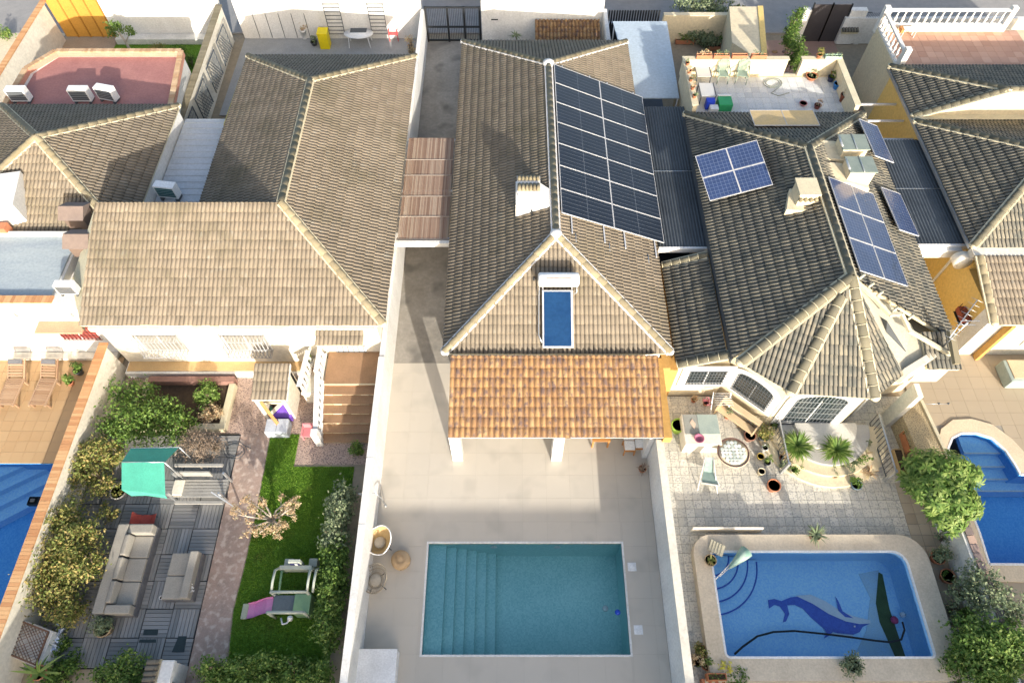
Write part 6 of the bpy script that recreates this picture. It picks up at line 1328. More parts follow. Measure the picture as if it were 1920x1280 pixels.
# front gardens right of the middle
yg = wall((5.4, 36.6), (8.6, 36.6), .2, 1.1, M_dgrey, label='dark slatted street fence beside the pale awning')
for k in range(20): MB().box(5.5+.15*k, 5.6+.15*k, 36.45, 36.49, 0, 2.0).part('slat', M_black, yg)
MB().box(5.4, 8.6, 36.5, 36.7, 1.1, 1.18).part('cap', M_alu, yg)
sheet('terracotta_yard', [(15.8, 29.6), (19.1, 29.6), (19.1, 36.6), (13.5, 36.6), (13.5, 29.9)], mat('red_brown_yard', (.36, .23, .18), (.31, .20, .16), 1.5, .85), .01)
sheet('dark_side_lane', [(5.6, 18), (8.3, 18), (8.3, 36.4), (5.6, 36.4)], mat('blue_grey_lane', (.10, .12, .15), (.13, .15, .18), 1, .8), .008)
yp = wall((8.7, 36.6), (13.6, 36.6), .3, 1.7, M_cream, label='yellow garden wall behind the flower pots at the street')
pw = thing('garden_porch', 'cream yellow garden porch block with round wall plates', 'porch block', (12.8, 34, 0)); MB().prism([(11.9, 33.2), (13.2, 31.6), (13.9, 36.5), (12.3, 36.5)], 0, 2.2).part('wall', M_cream, pw); MB().prism([(13.2, 31.6), (13.5, 31.6), (14.2, 36.5), (13.9, 36.5)], 0, 2.25).part('side_wall', M_yellow, pw)
for k, (px, py) in enumerate(((1420, 38), (1426, 50), (1440, 45))): q = P(px, py, 1.6); MB().lathe([(.001, 0), (.13, 0), (.1, .05), (.001, .06)], (q.x, 32.4, 2.2), 12).part('wall_plate', M_terra, pw)
for k, (pts, m, lb, n) in enumerate(((([B(1275, 50, .6, .6, .5)]), M_leafb, 'light green bush beside the pale awning', 1500), ([B(1310, 60, .5, .8, .5), B(1330, 75, .4, .6, .4)], M_leafo, 'grey green flowering shrubs in the middle of the pot garden', 2600), ([B(1300, 15, 1.0, 1.1, .8), B(1340, 10, 1.2, .9, .8)], M_leafo, 'pale blue green shrub at the top edge by the street', 3500), ([B(1370, 70, .5, .7, .5), B(1410, 80, .4, .6, .4)], M_leafg, 'dark green shrub in front of the cream porch block', 2600), ([B(1400, 78, .6, .5, .4)], M_leafb, 'bright green plant at the right end of the pot garden', 1200), ([B(1380, 25, 1.0, .5, .5)], M_leafy, 'yellow green shrub against the yellow porch wall', 1200), ([B(1330, 45, .6, .3, .8)], M_leafb, 'narrow bright green plant in the middle of the pot garden', 900))):
    bush('garden_shrub', lb, pts, n, .12, m, seed=60+k)
bush('climbing_plant', 'tall green climbing column beside the cream terrace', [B(1490, 100, 2.0, .4, .9, .5), B(1484, 70, 2.0, .4, .9, .5), B(1490, 40, 1.6, .4, .9, .5), B(1500, 120, 1.4, .35, .8)], 5500, .1, M_leafg, cat='climber', seed=70)
bush('trailing_plant', 'ragged grey green plant hanging down the left terrace wall', [B(1290, 165, 2.4, .25, .9, .6), B(1300, 190, 2.0, .3, .7)], 1400, .1, M_leafo, seed=71, cat='climber')
for k, (px, py) in enumerate(((1283, 80), (1345, 92), (1375, 92))): potted(P(px, py, 0), .2, .25, 'long terracotta trough of the pot garden, %s' % ('left', 'middle', 'right')[k], square=(1.1, .35), n=260, size=.1, ph=.5, pm=(M_leafb, M_leafo, M_leafg)[k], seed=k, cat='plant box')
DG = thing('dark_gate', 'dark mesh double gate with a peaked top between white pillars', 'gate', (16.2, 36.4, 0)); q0, q1 = P(1500, 78, 0), P(1568, 78, 0)
for a, b in ((q0.x, (q0.x+q1.x)/2), ((q0.x+q1.x)/2, q1.x)): MB().add([(a, q0.y, 0), (b, q0.y, 0), (b, q0.y, 2.3), (a, q0.y, 2.3)], [(0, 1, 2, 3)]).add([(a, q0.y+.03, 0), (b, q0.y+.03, 0), (b, q0.y+.03, 2.3), (a, q0.y+.03, 2.3)], [(3, 2, 1, 0)]).part('gate_leaf', mat('dark_mesh', (.055, .05, .055), rough=.7), DG); MB().box(a-.03, a+.03, q0.y-.04, q0.y+.06, 0, 2.4).box(b-.03, b+.03, q0.y-.04, q0.y+.06, 0, 2.35).part('stile', M_black, DG)
for x0_, x1_ in ((q0.x-.45, q0.x-.05), (q1.x+.05, q1.x+1.0)): MB().box(x0_, x1_, q0.y-.1, q0.y+.25, 0, 2.0).part('pillar', M_white, DG)
lw4 = wall((q1.x+1.0, 36.4), (20.5, 36.4), .2, 1.2, M_white, label='white low street wall with a mesh fence on top right of the dark gate'); 
for k in range(26): MB().bar((q1.x+1.0+.1*k, 36.4, 1.2), (q1.x+1.1+.1*k, 36.4, 1.9), .02, .02).part('fence_wire', M_dgrey, lw4)
MB().box(q1.x+1.0, 20.5, 36.38, 36.42, 1.88, 1.93).part('top_rail', M_dgrey, lw4)
MH = thing('meter_box', 'small tiled niche with a striped lid on the white pillar right of the dark gate', 'niche', P(1588, 62, 0)); q = P(1588, 62, .6); MB().box(q.x-.45, q.x+.4, q.y-.2, q.y+.3, 0, .85).part('box', M_white, MH); roof(MH, [[(q.x-.5, q.y-.35, .9), (q.x+.45, q.y-.35, .9), (q.x+.45, q.y+.3, 1.2), (q.x-.5, q.y+.3, 1.2)]], M_tiled, limit=12, name='lid')
q = P(1537, 96, 3.95); potted((15.0, 29.45, 3.942), .14, .2, 'yellow flowering plant in an orange pot at the right end of the terrace parapet', n=200, size=.07, ph=.35, pm=M_leafy); potted((15.7, 29.45, 3.942), .1, .16, 'mint green window box on the right terrace parapet', square=(.8, .2), potm=mat('mint_box', (.28, .42, .34), rough=.6), n=120, size=.05, ph=.2, pm=M_leafo, cat='plant box')

# ================================================================ far right house (lot 5)
H5 = thing('house', 'rightmost house with yellow walls, dark hip roofs and a balustraded terrace', 'house', (23, 24, 0))
MB().box(18.95, 30, 17.5, 29.3, -.05, 3.0).box(18.95, 30, 15.2, 17.5, -.05, 2.55).part('wall', M_yellow, H5); MB().box(18.95, 30, 14.9, 15.2, -.05, 2.6).part('front_wall', M_creamw, H5)
MB().add([(22.25, 25.72, 4.95), (18.8, 25.72, 3.45), (30, 25.72, 3.45), (30, 25.72, 4.95)], [(0, 1, 2, 3)]).part('gable_wall', M_cream, H5)
R5a = roof(H5, [[(18.7, 29.4, 3.5), (18.7, 25.75, 3.5), (22.25, 25.75, 4.98)], [(29, 29.4, 3.5), (18.7, 29.4, 3.5), (22.25, 25.75, 4.98), (29, 25.75, 4.98)]], M_tiled, limit=100)
ridge(R5a, [((18.7, 29.4, 3.5), (22.25, 25.75, 4.98)), ((18.7, 25.75, 3.5), (22.25, 25.75, 4.98)), ((22.25, 25.75, 4.98), (29, 25.75, 4.98))], mort=M_mortc, mw=.22, m=M_capd)
ap = (24.4, 21.7, 5.86); bc_ = (22.3, 21.65, 5.0)
R5b = roof(H5, [[(18.7, 25.4, 3.5), (18.7, 17.9, 3.5), (22.45, 21.65, 5.08)], [(18.7, 25.4, 3.5), (22.45, 21.65, 5.08), (30, 21.65, 5.08), (30, 25.4, 3.5)], [(18.7, 17.9, 3.5), (30, 17.9, 3.5), (30, 21.65, 5.08), (22.45, 21.65, 5.08)]], M_tiled, limit=200)
ridge(R5b, [((18.7, 25.4, 3.5), (22.45, 21.65, 5.08)), ((18.7, 17.9, 3.5), (22.45, 21.65, 5.08)), ((22.45, 21.65, 5.08), (30, 21.65, 5.08))], mort=M_mortc, mw=.2, m=M_capd)
MB().box(18.72, 30, 25.42, 25.72, 3.3, 3.62).part('box_gutter', M_mortc, H5); MB().box(18.58, 18.70, 17.9, 29.4, 3.36, 3.5).part('gutter', M_steel, H5)
MB().box(18.6, 30, 17.45, 17.85, 3.2, 3.52).part('ledge', M_creamw, H5)
R5c = roof(H5, [[(18.8, 14.65, 2.75), (30, 14.65, 2.75), (30, 17.4, 3.5), (18.8, 17.4, 3.5)]], M_tile, limit=0, name='front_roof'); ridge(R5c, [((18.8, 14.65, 2.75), (18.8, 17.4, 3.5))], mort=M_mortc, mw=.2)
MB().box(16.35, 18.95, 14.88, 15.05, 0, 2.9).part('porch_wall', M_yellow, H5) if False else None
MB().box(16.9, 18.7, 18.15, 18.4, 2.5, 2.95).part('white_beam', M_white, H5); MB().tube([(18.5, 17.9, 2.9), (18.5, 17.5, 2.9)], .35, 14).part('round_vent', M_creamw, H5)
MB().box(18.86, 18.94, 14.9, 15.5, 0, 2.7).part('corner_strip', M_white, H5)
MB().box(19.6, 19.75, 14.6, 14.88, 0, 2.6).part('ochre_pier', M_ochre, H5)
window(H5, (22.0, 14.88, .9), S_, 1.5, 1.0, bars=8, rails=1, barm=M_red, surround=.15)
sheet('yellow_side_passage', [(16.45, 15.2), (18.95, 15.2), (18.95, 29), (16.45, 29)], mat('yellow_floor', (.66, .47, .17), (.58, .41, .15), 1.5, .85), .014)
q = P(1795, 578, 1.4); WPt = thing('wall_planter', 'rust red iron planter holder fixed on the yellow wall', 'planter', (18.9, q.y, 1.3)); MB().box(18.62, 18.94, 15.6, 16.3, 1.35, 1.6).part('trough', mat('rust_metal', (.24, .06, .04), rough=.7), WPt)
for k in range(5): MB().bar((18.64, 15.65+.15*k, 1.25), (18.64, 15.65+.15*k, 1.85), .02, .02).part('rod', M_black, WPt)
MB().box(18.62, 18.93, 15.6, 16.3, 1.2, 1.23).part('base', M_black, WPt)
# side windows of lot 5 seen in the passage
window(H5, (18.93, 24.6, 1.1), pi, 1.0, 1.2, bars=7, rails=1, barm=M_plas, surround=.12)
MB().box(16.6, 18.9, 25.0, 25.12, 2.6, 2.75).box(16.6, 18.9, 26.4, 26.46, 2.6, 2.7).box(16.6, 18.9, 27.6, 27.66, 2.6, 2.7).part('passage_beam', M_alu, H5)
# balustraded terrace
TB = thing('balustrade_terrace', 'terracotta roof terrace with a white balustrade at the upper right', 'terrace', (23, 31.3, 0)); MB().box(19.3, 30, 29.5, 33.2, -.05, 2.97).part('wall', M_cream, TB)
tm_ = MB().box(-.22, .22, -.22, .22, -.01, .012).make('floor_tile'); tm_.materials.append(rnd_mat('terrace_terracotta', [(.1, (.46, .26, .18)), (.9, (.58, .36, .26))], .7, nsc=2))
for i in range(16):
    for j in range(8): inst('floor_tile', tm_, TB, Matrix.Translation((19.75+.45*i, 29.7+.45*j, 2.99)))
MB().box(19.3, 25.9, 32.95, 33.2, 2.97, 3.3).box(19.2, 19.45, 29.6, 32.95, 2.97, 3.2).part('kerb_wall', M_cream, TB)
balustrade(TB, (19.4, 33.08, 3.3), (25.7, 33.08, 3.3), .85, 16, r=.085); balustrade(TB, (19.32, 29.8, 3.2), (19.32, 32.9, 3.2), .85, 8, r=.085)
for x, y in ((19.32, 33.08), (19.32, 29.65), (25.85, 33.08)): MB().box(x-.14, x+.14, y-.14, y+.14, 2.9, 4.35).part('post', M_white, TB, bevel=.015)
q = P(1698, 66, 3.1); t = thing('terrace_table', 'small white and orange folding table in the balustraded terrace corner', 'table', (q.x, q.y, 3.0)); MB().box(q.x-.3, q.x+.45, q.y-.15, q.y+.2, 3.42, 3.46).part('tabletop', M_plas, t); MB().box(q.x-.42, q.x-.28, q.y-.15, q.y+.2, 3.3, 3.5).part('box', M_owood, t)
for a in (-.25, .4):
    for b in (-.1, .15): MB().box(q.x+a-.02, q.x+a+.02, q.y+b-.02, q.y+b+.02, 3.0, 3.42).part('leg', M_alu, t)
MB().box(19.1, 30, 36.3, 36.5, 0, 1.6).top('street_wall', M_white, 'white street wall beyond the balustraded terrace', 'wall', (24, 36.4, 0))
# lot 5 patio objects
q = P(1895, 680, .5); t = thing('covered_bench', 'long bench with a tan top and grey green cover by the right facade', 'bench', (21.3, 13.3, 0)); MB().box(20.3, 24, 13.25, 14.3, .02, .62).part('box', mat('grey_green_cover', (.36, .42, .38), (.30, .36, .33), 2, .8), t, bevel=.08); MB().box(20.45, 24, 13.4, 14.25, .621, .66).part('top_pad', mat('tan_pad', (.58, .46, .30), (.52, .41, .27), 2, .85), t)
q = P(1730, 757, .9); t = thing('wall_arm_lamp', 'thin horizontal lamp arm with two small bulbs over the sand patio', 'lamp', q); MB().tube([q, P(1778, 757, .9)], .012, 5).part('arm', M_steel, t); 
for px in (1759, 1777): MB().lathe([(.001, 0), (.05, .03), (.03, .09), (.001, .1)], P(px, 757, .86), 8).part('bulb', M_dgrey, t)

# ================================================================ lot 4 patio things
EN = thing('bay_steps', 'curved cream steps with a grey top in front of the arched bay door', 'steps', (12.2, 10.6, 0)); cx, cy = 12.25, 11.4
for k, (r, z, m) in enumerate(((2.55, .17, M_cream), (2.15, .34, mat('cream_step', (.66, .56, .38), (.60, .50, .33), 2, .85)), (1.75, .50, mat('grey_step', (.42, .41, .38), (.36, .35, .33), 2, .8)), (1.2, .66, mat('pale_step', (.58, .56, .50), (.52, .50, .45), 2, .8)))):
    MB().prism(circ(cx, cy, r, r*.95, 28, 180, 360), -.02+.001*k, z).part('step', m, EN)
for k, (x, y0_, y1_) in enumerate(((10.35, 9.6, 12.2), (14.25, 9.3, 11.6))):
    t = thing('iron_railing', 'iron railing on the %s side of the curved bay steps' % ('left' if k == 0 else 'right'), 'railing', (x, (y0_+y1_)/2, 0), 'railings of the bay steps')
    MB().bar((x, y0_, .95), (x, y1_, 1.0), .05, .04).part('handrail', M_steel, t); MB().bar((x, y0_, .2), (x, y1_, .2), .03, .03).part('bottom_rail', M_dgrey, t)
    for q in range(14): yy = lerp(y0_, y1_, q/13); MB().bar((x, yy, .18), (x, yy+.05, .95), .02, .02).part('baluster', M_dgrey, t)
    MB().box(x-.05, x+.05, y0_-.05, y0_+.05, 0, 1.0).part('post', M_steel, t)
for px, py, r, lb, sd_ in ((1490, 842, .26, 'lush strap leaved plant on the steps left of the bay door', 3), (1562, 850, .24, 'lush strap leaved plant in a red pot right of the bay door', 4)):
    potted(P(px, py, .5), r, .3, lb, plant='spiky', pm=M_leafb, n=260, size=.075, ph=.68, seed=sd_)
MT = thing('mosaic_table', 'round table with a patterned white mosaic top and a dark rim', 'table', P(1375, 850, 0)); q = P(1375, 848, .75)
MB().lathe([(.001, 0), (.60, 0), (.62, .04), (.001, .045)], (q.x, q.y, .71), 36).part('tabletop', M_cream, MT); MB().tube([(q.x+.585*cos(2*pi*i/36), q.y+.585*sin(2*pi*i/36), .765) for i in range(37)], .02, 6).part('rim', mat('brown_rim', (.14, .07, .06), rough=.5), MT)
tm2 = MB().lathe([(.075, 0), (.075, .01), (.055, .012), (.001, .010)], n=10).make('mosaic_piece'); tm2.materials.append(rnd_mat('mosaic_china', [(.1, (.35, .40, .36)), (.5, (.58, .62, .58)), (.9, (.70, .71, .68))], .3))
for i in range(-4, 5):
    for j in range(-4, 5):
        if (i*i+j*j)*.14**2 < .47**2: inst('mosaic_piece', tm2, MT, Matrix.Translation((q.x+.135*i, q.y+.135*j, .756)))
MB().lathe([(.2, 0), (.08, .1), (.06, .6), (.16, .7)], (q.x, q.y, 0), 14).part('pedestal', M_cream, MT)
FC = thing('folding_chair', 'folding chair with a grey green sling on the patterned patio', 'chair', P(1328, 895, 0)); q = P(1328, 890, .35); m_s = mat('sage_sling', (.26, .34, .30), (.20, .28, .25), 5, .8)
MB().add([(q.x-.32, q.y-.3, .36), (q.x+.32, q.y-.42, .36), (q.x+.22, q.y+.1, .32), (q.x-.15, q.y+.15, .32), (q.x+.12, q.y+.5, .85), (q.x-.12, q.y+.52, .85)], [(0, 1, 2, 3), (3, 2, 4, 5)]).add([(q.x-.32, q.y-.3, .34), (q.x+.32, q.y-.42, .34), (q.x+.22, q.y+.1, .30), (q.x-.15, q.y+.15, .30)], [(3, 2, 1, 0)]).part('sling', m_s, FC)
for a, b in (((-.34, -.32, .38), (.2, .5, .0)), ((.34, -.44, .38), (.3, .4, 0)), ((-.16, .52, .88), (-.4, -.5, 0)), ((.14, .5, .88), (.34, -.62, 0))): MB().tube([q+Vector(a)-Vector((0, 0, q.z)), q+Vector(b)-Vector((0, 0, q.z))], .02, 5).part('leg', M_plas, FC)
MB().bar((q.x-.34, q.y-.32, .38), (q.x+.34, q.y-.44, .38), .05, .03).part('front_bar', M_creamw, FC)
WS = thing('wash_stand', 'white outdoor wash stand with grey tops and a pink basin at the ochre wall', 'sink unit', P(1312, 812, 0)); a_, b_ = P(1286, 832, .85), P(1345, 775, .85)
MB().box(a_.x, b_.x, a_.y, b_.y, .02, .8).part('cabinet', M_creamw, WS, bevel=.015); MB().box(a_.x+.06, a_.x+.58, a_.y+.42, b_.y-.03, .802, .83).part('worktop', mat('grey_worktop', (.30, .31, .28), (.25, .26, .24), 3, .6), WS); MB().box(a_.x+.6, b_.x-.02, a_.y+.42, b_.y-.03, .802, .825).part('drainer', mat('grey_green_drainer', (.34, .40, .36), (.28, .34, .31), 3, .6), WS)
MB().lathe([(.10, 0), (.19, .12), (.2, .14), (.17, .14), (.09, .02), (.001, .02)], (a_.x+.52, a_.y+.2, .80), 16).part('basin', mat('mauve_plastic', (.42, .14, .22), rough=.5), WS); MB().prism([(a_.x+.28, a_.y+.9), (a_.x+.42, a_.y+.6), (a_.x+.5, a_.y+.85), (a_.x+.38, a_.y+1.05)], .832, .85).part('cloth', mat('peach_cloth', (.60, .46, .36), rough=.9), WS)
t = potted(P(1268, 806, .0), .27, .5, 'large lime green round tub beside the ochre wall', potm=mat('lime_plastic', (.35, .55, .08), (.30, .48, .06), 3, .45), plant='none'); 
q = P(1268, 822, 0); SBd = thing('sideboard', 'tan wooden bench below the middle arched window', 'bench', (9.1, 11.9, 0))
M = Matrix.Translation((8.95, 11.75, 0)) @ Matrix.Rotation(radians(-42), 4, 'Z'); tan_w = mat('tan_board', (.62, .48, .30), (.54, .41, .25), 3, .75)
MB(M).box(-.85, .85, -.3, .0, .44, .5).part('seat_board', tan_w, SBd); MB(M).box(-.85, .85, .04, .30, .7, .76).part('top_board', tan_w, SBd); MB(M).box(-.85, -.79, -.28, .28, .02, .7).box(.79, .85, -.28, .28, .02, .7).part('side', tan_w, SBd); MB(M).box(-.8, .8, .2, .26, .02, .7).part('back', M_creamw, SBd)
for k_, (px, py) in enumerate(((1474, 852), (1470, 876), (1486, 884), (1614, 855), (1618, 838), (1596, 868), (1412, 800), (1392, 800), (1448, 800), (1300, 790), (1436, 870), (1626, 890))):
    nm_ = ('beside the left step railing, farther', 'beside the left step railing, nearer', 'on the left end of the lowest step', 'outside the right step railing, middle', 'outside the right step railing, farthest', 'inside the right step railing', 'under the middle arched window, centre', 'under the middle arched window, left', 'under the middle arched window, right', 'between ochre wall and wash stand', 'right of the mosaic table by the railing', 'on the tiles right of the curved steps')[k_]
    potted(P(px, py, .02 if k_ not in (2, 5) else .18), .1+.02*(k_ % 3), .16+.03*(k_ % 4), 'small pot plant '+nm_, potm=(M_pot, M_dgrey, M_cream)[k_ % 3], plant=('leaf', 'spiky')[k_ % 2], pm=(M_leafg, M_leafo, M_leafb, M_leafa)[k_ % 4], n=(220, 40)[k_ % 2], size=(.06, .05)[k_ % 2], ph=.38, seed=200+k_, group='pot plants around the bay steps')
DRK = thing('drying_rack', 'small white folding clothes rack behind the wash stand', 'clothes rack', P(1340, 765, 0)); q_ = P(1345, 768, 0)
for k_ in range(6): MB().tube([(q_.x-.35, q_.y-.25+.1*k_, .95), (q_.x+.35, q_.y-.25+.1*k_, .95)], .009, 4).part('rod', M_plas, DRK)
for a_ in (-.35, .35): MB().bar((q_.x+a_, q_.y-.3, .95), (q_.x+a_, q_.y+.3, .03), .02, .02).bar((q_.x+a_, q_.y+.3, .95), (q_.x+a_, q_.y-.3, .03), .02, .02).part('leg', M_steel, DRK)

for px, py, r, h, m, lb, pl, pm_, n, sz, ph in (
    (1446, 915, .24, .36, M_pot, 'terracotta pot at the front left of the curved steps', 'none', None, 0, .1, .1),
    (1428, 822, .22, .3, M_dgrey, 'speckled yellow green plant in a dark pot left of the railing', 'leaf', M_leafy, 700, .07, .6),
    (1402, 822, .22, .35, mat('brown_pot', (.26, .13, .09), rough=.7), 'brown empty pot beside the round mosaic table', 'none', None, 0, .1, .1),
    (1432, 842, .12, .2, M_plas, 'little white pot on the patio right of the mosaic table', 'leaf', M_leafo, 80, .05, .2),
    (1424, 858, .13, .18, mat('gold_pot', (.50, .36, .08), rough=.5), 'golden pot right of the mosaic table', 'none', None, 0, .1, .1),
    (1424, 888, .13, .3, M_cream, 'cream watering jar right of the mosaic table', 'none', None, 0, .1, .1),
    (1601, 912, .2, .26, mat('grey_blue_pot', (.14, .20, .24), rough=.4), 'grey blue pot at the right foot of the curved steps', 'leaf', M_leafg, 260, .07, .3),
    (1560, 892, .14, .2, M_pot, 'orange pot on the lowest curved step', 'leaf', M_leafo, 160, .05, .3),
    (1582, 885, .16, .22, M_pot, 'pot of grey flowers on the right of the lowest curved step', 'leaf', M_leafo, 300, .06, .3),
    (1610, 872, .16, .22, M_pot, 'spindly green plant outside the right step railing', 'leaf', M_leafg, 240, .07, .6),
    (1606, 838, .15, .2, mat('red_pot', (.45, .08, .05), rough=.6), 'red pot hanging outside the right railing', 'leaf', M_leafa, 120, .06, .2),
    (1466, 862, .15, .2, M_pot, 'small pot of brown flowers on the left of the middle step', 'leaf', M_leafa, 260, .06, .35),
    (1472, 835, .18, .25, M_dgrey, 'pale minty green plant beside the left step railing', 'leaf', M_leafo, 420, .09, .5),
    (1752, 1048, .24, .3, M_pot, 'terracotta pot with a dusty plant beside the dolphin pool, the farther one', 'leaf', M_leafo, 700, .08, .6),
    (1770, 1083, .25, .3, M_pot, 'terracotta pot with dark green low growth beside the dolphin pool, the nearer one', 'leaf', M_leafg, 160, .05, .05),
    (1300, 752, .12, .2, M_pot, 'small orange pot under the flat window', 'leaf', M_leafa, 160, .06, .3),
    (1322, 758, .12, .2, M_pot, 'pink flowering pot under the flat window', 'leaf', rnd_mat('pink_flower', [(.1, (.5, .1, .15)), (.9, (.65, .35, .38))], .8), 200, .05, .3),
    (1362, 782, .14, .2, M_pot, 'pot of pale flowers between the wash stand and tan bench', 'leaf', M_leafo, 420, .06, .4),
    (1655, 1222, .2, .25, M_dgrey, 'x', None, None, 0, 0, 0),
    (1800, 1160, .2, .26, M_dgrey, 'dark pot among the cuttings on the right of the dolphin pool', 'leaf', M_leafg, 500, .1, .4),
    (1560, 845, .01, .01, M_pot, 'x', None, None, 0, 0, 0)):
    if lb == 'x': continue
    potted(P(px, py, .02), r, h, lb, potm=m, plant=pl, pm=pm_, n=n, size=sz, ph=ph, seed=px)
for k, (px, py, r, h, m, lb, pl, pm_, n, sz, ph) in enumerate(((1330, 1052, .2, .2, mat('tan_pot', (.38, .28, .17), rough=.8), 'tan pot with a cactus on the upper left pool coping', 'spiky', M_leafy, 30, .05, .22), (1524, 1006, .2, .3, mat('tan_pot', (.38, .28, .17), rough=.8), 'small palm in a tan pot on the far pool coping', 'spiky', M_leafo, 46, .05, .5), (1595, 1246, .24, .14, mat('grey_bowl', (.32, .31, .28), rough=.7), 'broad low dish of grey succulents on the near pool coping', 'leaf', M_leafo, 900, .07, .25))):
    potted(P(px, py, P4z), r, h, lb, potm=m, plant=pl, pm=pm_, n=n, size=sz, ph=ph, seed=px, pr=.42 if k == 2 else None)
PU = thing('closed_umbrella', 'closed green and white parasol lying across the pool corner', 'parasol', P(1380, 1050, .6)); MB().tube([P(1342, 1085, .62), P(1398, 1026, .62)], .02, 6).tube([P(1350, 1080, .6), P(1402, 1030, .6)], .015, 6).part('pole', M_plas, PU)
MB().lathe([(.02, 0), (.06, .25), (.10, .8), (.05, 1.05), (.001, 1.1)], n=10).M
mbu = MB(Matrix.Translation(P(1366, 1066, .68)) @ (P(1404, 1016, .7)-P(1350, 1068, .7)).to_track_quat('Z', 'Y').to_matrix().to_4x4()); mbu.lathe([(.02, 0), (.07, .15), (.2, .7), (.24, .95), (.12, 1.0), (.001, 1.02)], n=9).part('canopy', mat('faded_green_canvas', (.20, .34, .27), (.36, .44, .38), 4, .9), PU)
RP_ = thing('roof_tile_stack', 'pale stacked tiles leaning on the pool coping corner', 'tiles', P(1340, 1030, P4z))
for k in range(5): q = P(1333+5*k, 1022+3*k, P4z+.02+.0*k); MB().cbox((q.x, q.y, P4z+.05+.02*k), (.1, .42, .03), radians(-25)).part('tile', M_mortc, RP_)
# planters
op = mat('orange_planter', (.50, .20, .09), (.42, .16, .07), 3, .7)
potted(P(1702, 830, .3), .3, .4, 'long orange planter with a dark plant on the speckled wall', square=(.5, .95), potm=op, n=300, size=.07, ph=.3, pm=M_leafg, cat='plant box')
potted(P(1682, 868, .02), .2, .35, 'yellowish rectangular planter in front of the orange one', square=(.35, .9), potm=mat('yellow_planter', (.55, .38, .18), rough=.7), plant='none', cat='plant box')
SPK = thing('speckled_wall', 'broad speckled tan planter wall between the two right patios', 'wall', (16, 11, 0)); sm = mat('speckled_render', (.50, .40, .24), (.42, .33, .19), 2, .9, bump=.4, spots=(26, (.16, .13, .09), .5, .62)); MB().prism([(15.35, 9.0), (16.35, 9.0), (16.0, 12.2), (15.1, 12.2)], -.03, 1.0).part('wall_body', sm, SPK); MB().bar((16.4, 9.0, 1.03), (16.05, 12.2, 1.03), .12, .1).part('edge', M_mortc, SPK)
potted(P(1340, 1270, .25), .3, .32, 'orange twin trough in front of the yellow plants by the white wall', square=(.62, .22), potm=op, n=60, size=.06, ph=.2, pm=M_leafg, cat='plant box')
cr_ = thing('tile_bench', 'striped terracotta bench at the bottom edge by the white wall', 'bench', P(1338, 1276, 0)); q = P(1338, 1278, .3)
for k in range(7): MB().box(q.x-.38+.11*k, q.x-.28+.11*k, q.y-.4, q.y+.1, .02, .3).part('block', M_mortc if k % 2 else M_pot, cr_)
for px, py, m, lb, pmm, pl in ((1322, 1246, M_pot, 'yellow green plant in the left pot of the pair by the white wall', M_leafb, 'leaf'), (1354, 1246, M_pot, 'yellow flowering plant in the right pot of the pair by the white wall', rnd_mat('yellow_flower', [(.1, (.45, .42, .05)), (.9, (.75, .68, .12))], .7), 'leaf'), (1312, 1222, M_pot, 'reddish green plant behind the yellow pair by the white wall', M_leafy, 'leaf'), (1304, 1240, M_dgrey, 'brown pot squeezed against the white wall at the pair of yellow plants', M_leafa, 'leaf')):
    potted(P(px, py, .02), .19, .25, lb, potm=m, plant=pl, pm=pmm, n=260, size=.07, ph=.3, seed=px)
q = P(1347, 1215, .3); t = thing('blue_sphere_pot', 'round glossy blue pot at the lower left corner of the dolphin pool', 'pot', (q.x, q.y, .02)); MB().lathe([(.1, 0), (.19, .1), (.22, .22), (.17, .36), (.1, .4), (.09, .36)], (q.x, q.y, .02), 16).part('pot', mat('glossy_blue', (.01, .02, .40), rough=.12, spec=.6), t); MB().lathe([(.001, .34), (.1, .34)], (q.x, q.y, .02), 12).part('soil', M_soil, t)
bush('corner_bush', 'dark green bush at the bottom left of the dolphin pool', [B(1382, 1266, .3, .35, .3)], 900, .08, M_leafg, seed=80)
# big trees on the right
def leaf_star_tree(name, label, blobs, n, m, seed, trunk):
    t = thing(name, label, 'tree', trunk[0]); MB().tube(trunk, [.09]*(len(trunk)-1)+[.05], 7).part('trunk', M_bark, t); R = random.Random(seed); mb = MB()
    br = MB()
    for b in blobs:
        br.tube([trunk[-1], ((Vector(trunk[-1])+Vector(b[:3]))/2), Vector(b[:3])], [.05, .035, .012], 5)
        for _ in range(n):
            d = Vector((R.gauss(0, 1), R.gauss(0, 1), abs(R.gauss(0, 1))*.9)).normalized(); c = Vector(b[:3])+Vector((d.x*b[3], d.y*b[4], d.z*b[5]))*(.55+.45*R.random()); k = R.randint(5, 7); L = R.uniform(.2, .34); r0 = R.random()*6
            nn = (d+Vector((R.gauss(0, .35), R.gauss(0, .35), .4))).normalized(); x = nn.orthogonal().normalized(); y = nn.cross(x)
            for i in range(k):
                a = r0+6.28*i/k; u = x*cos(a)+y*sin(a); v = nn.cross(u); e = c+u*L-nn*L*.35; m1 = c+u*L*.5; mb.add([c, m1+v*L*.16, e, m1-v*L*.16], [(0, 1, 2, 3)])
    br.part('branches', M_bark, t); mb.part('crown', m, t); return t
q = P(1762, 960, 0); leaf_star_tree('umbrella_tree', 'big glossy green umbrella tree spreading over the wall between the right pools', [B(1730, 880, 1.7, .75, .7), B(1775, 880, 2.0, .8, .7), B(1745, 925, 1.8, .8, .7), B(1790, 925, 1.9, .8, .6), B(1775, 965, 1.5, .7, .6), B(1712, 905, 1.3, .5, .6), B(1810, 890, 1.8, .5, .5), B(1815, 950, 1.6, .45, .5)], 105, M_leafb, 90, [Vector((q.x, q.y, 0)), Vector((q.x, q.y, .9)), Vector((q.x, q.y+.1, 1.3))])
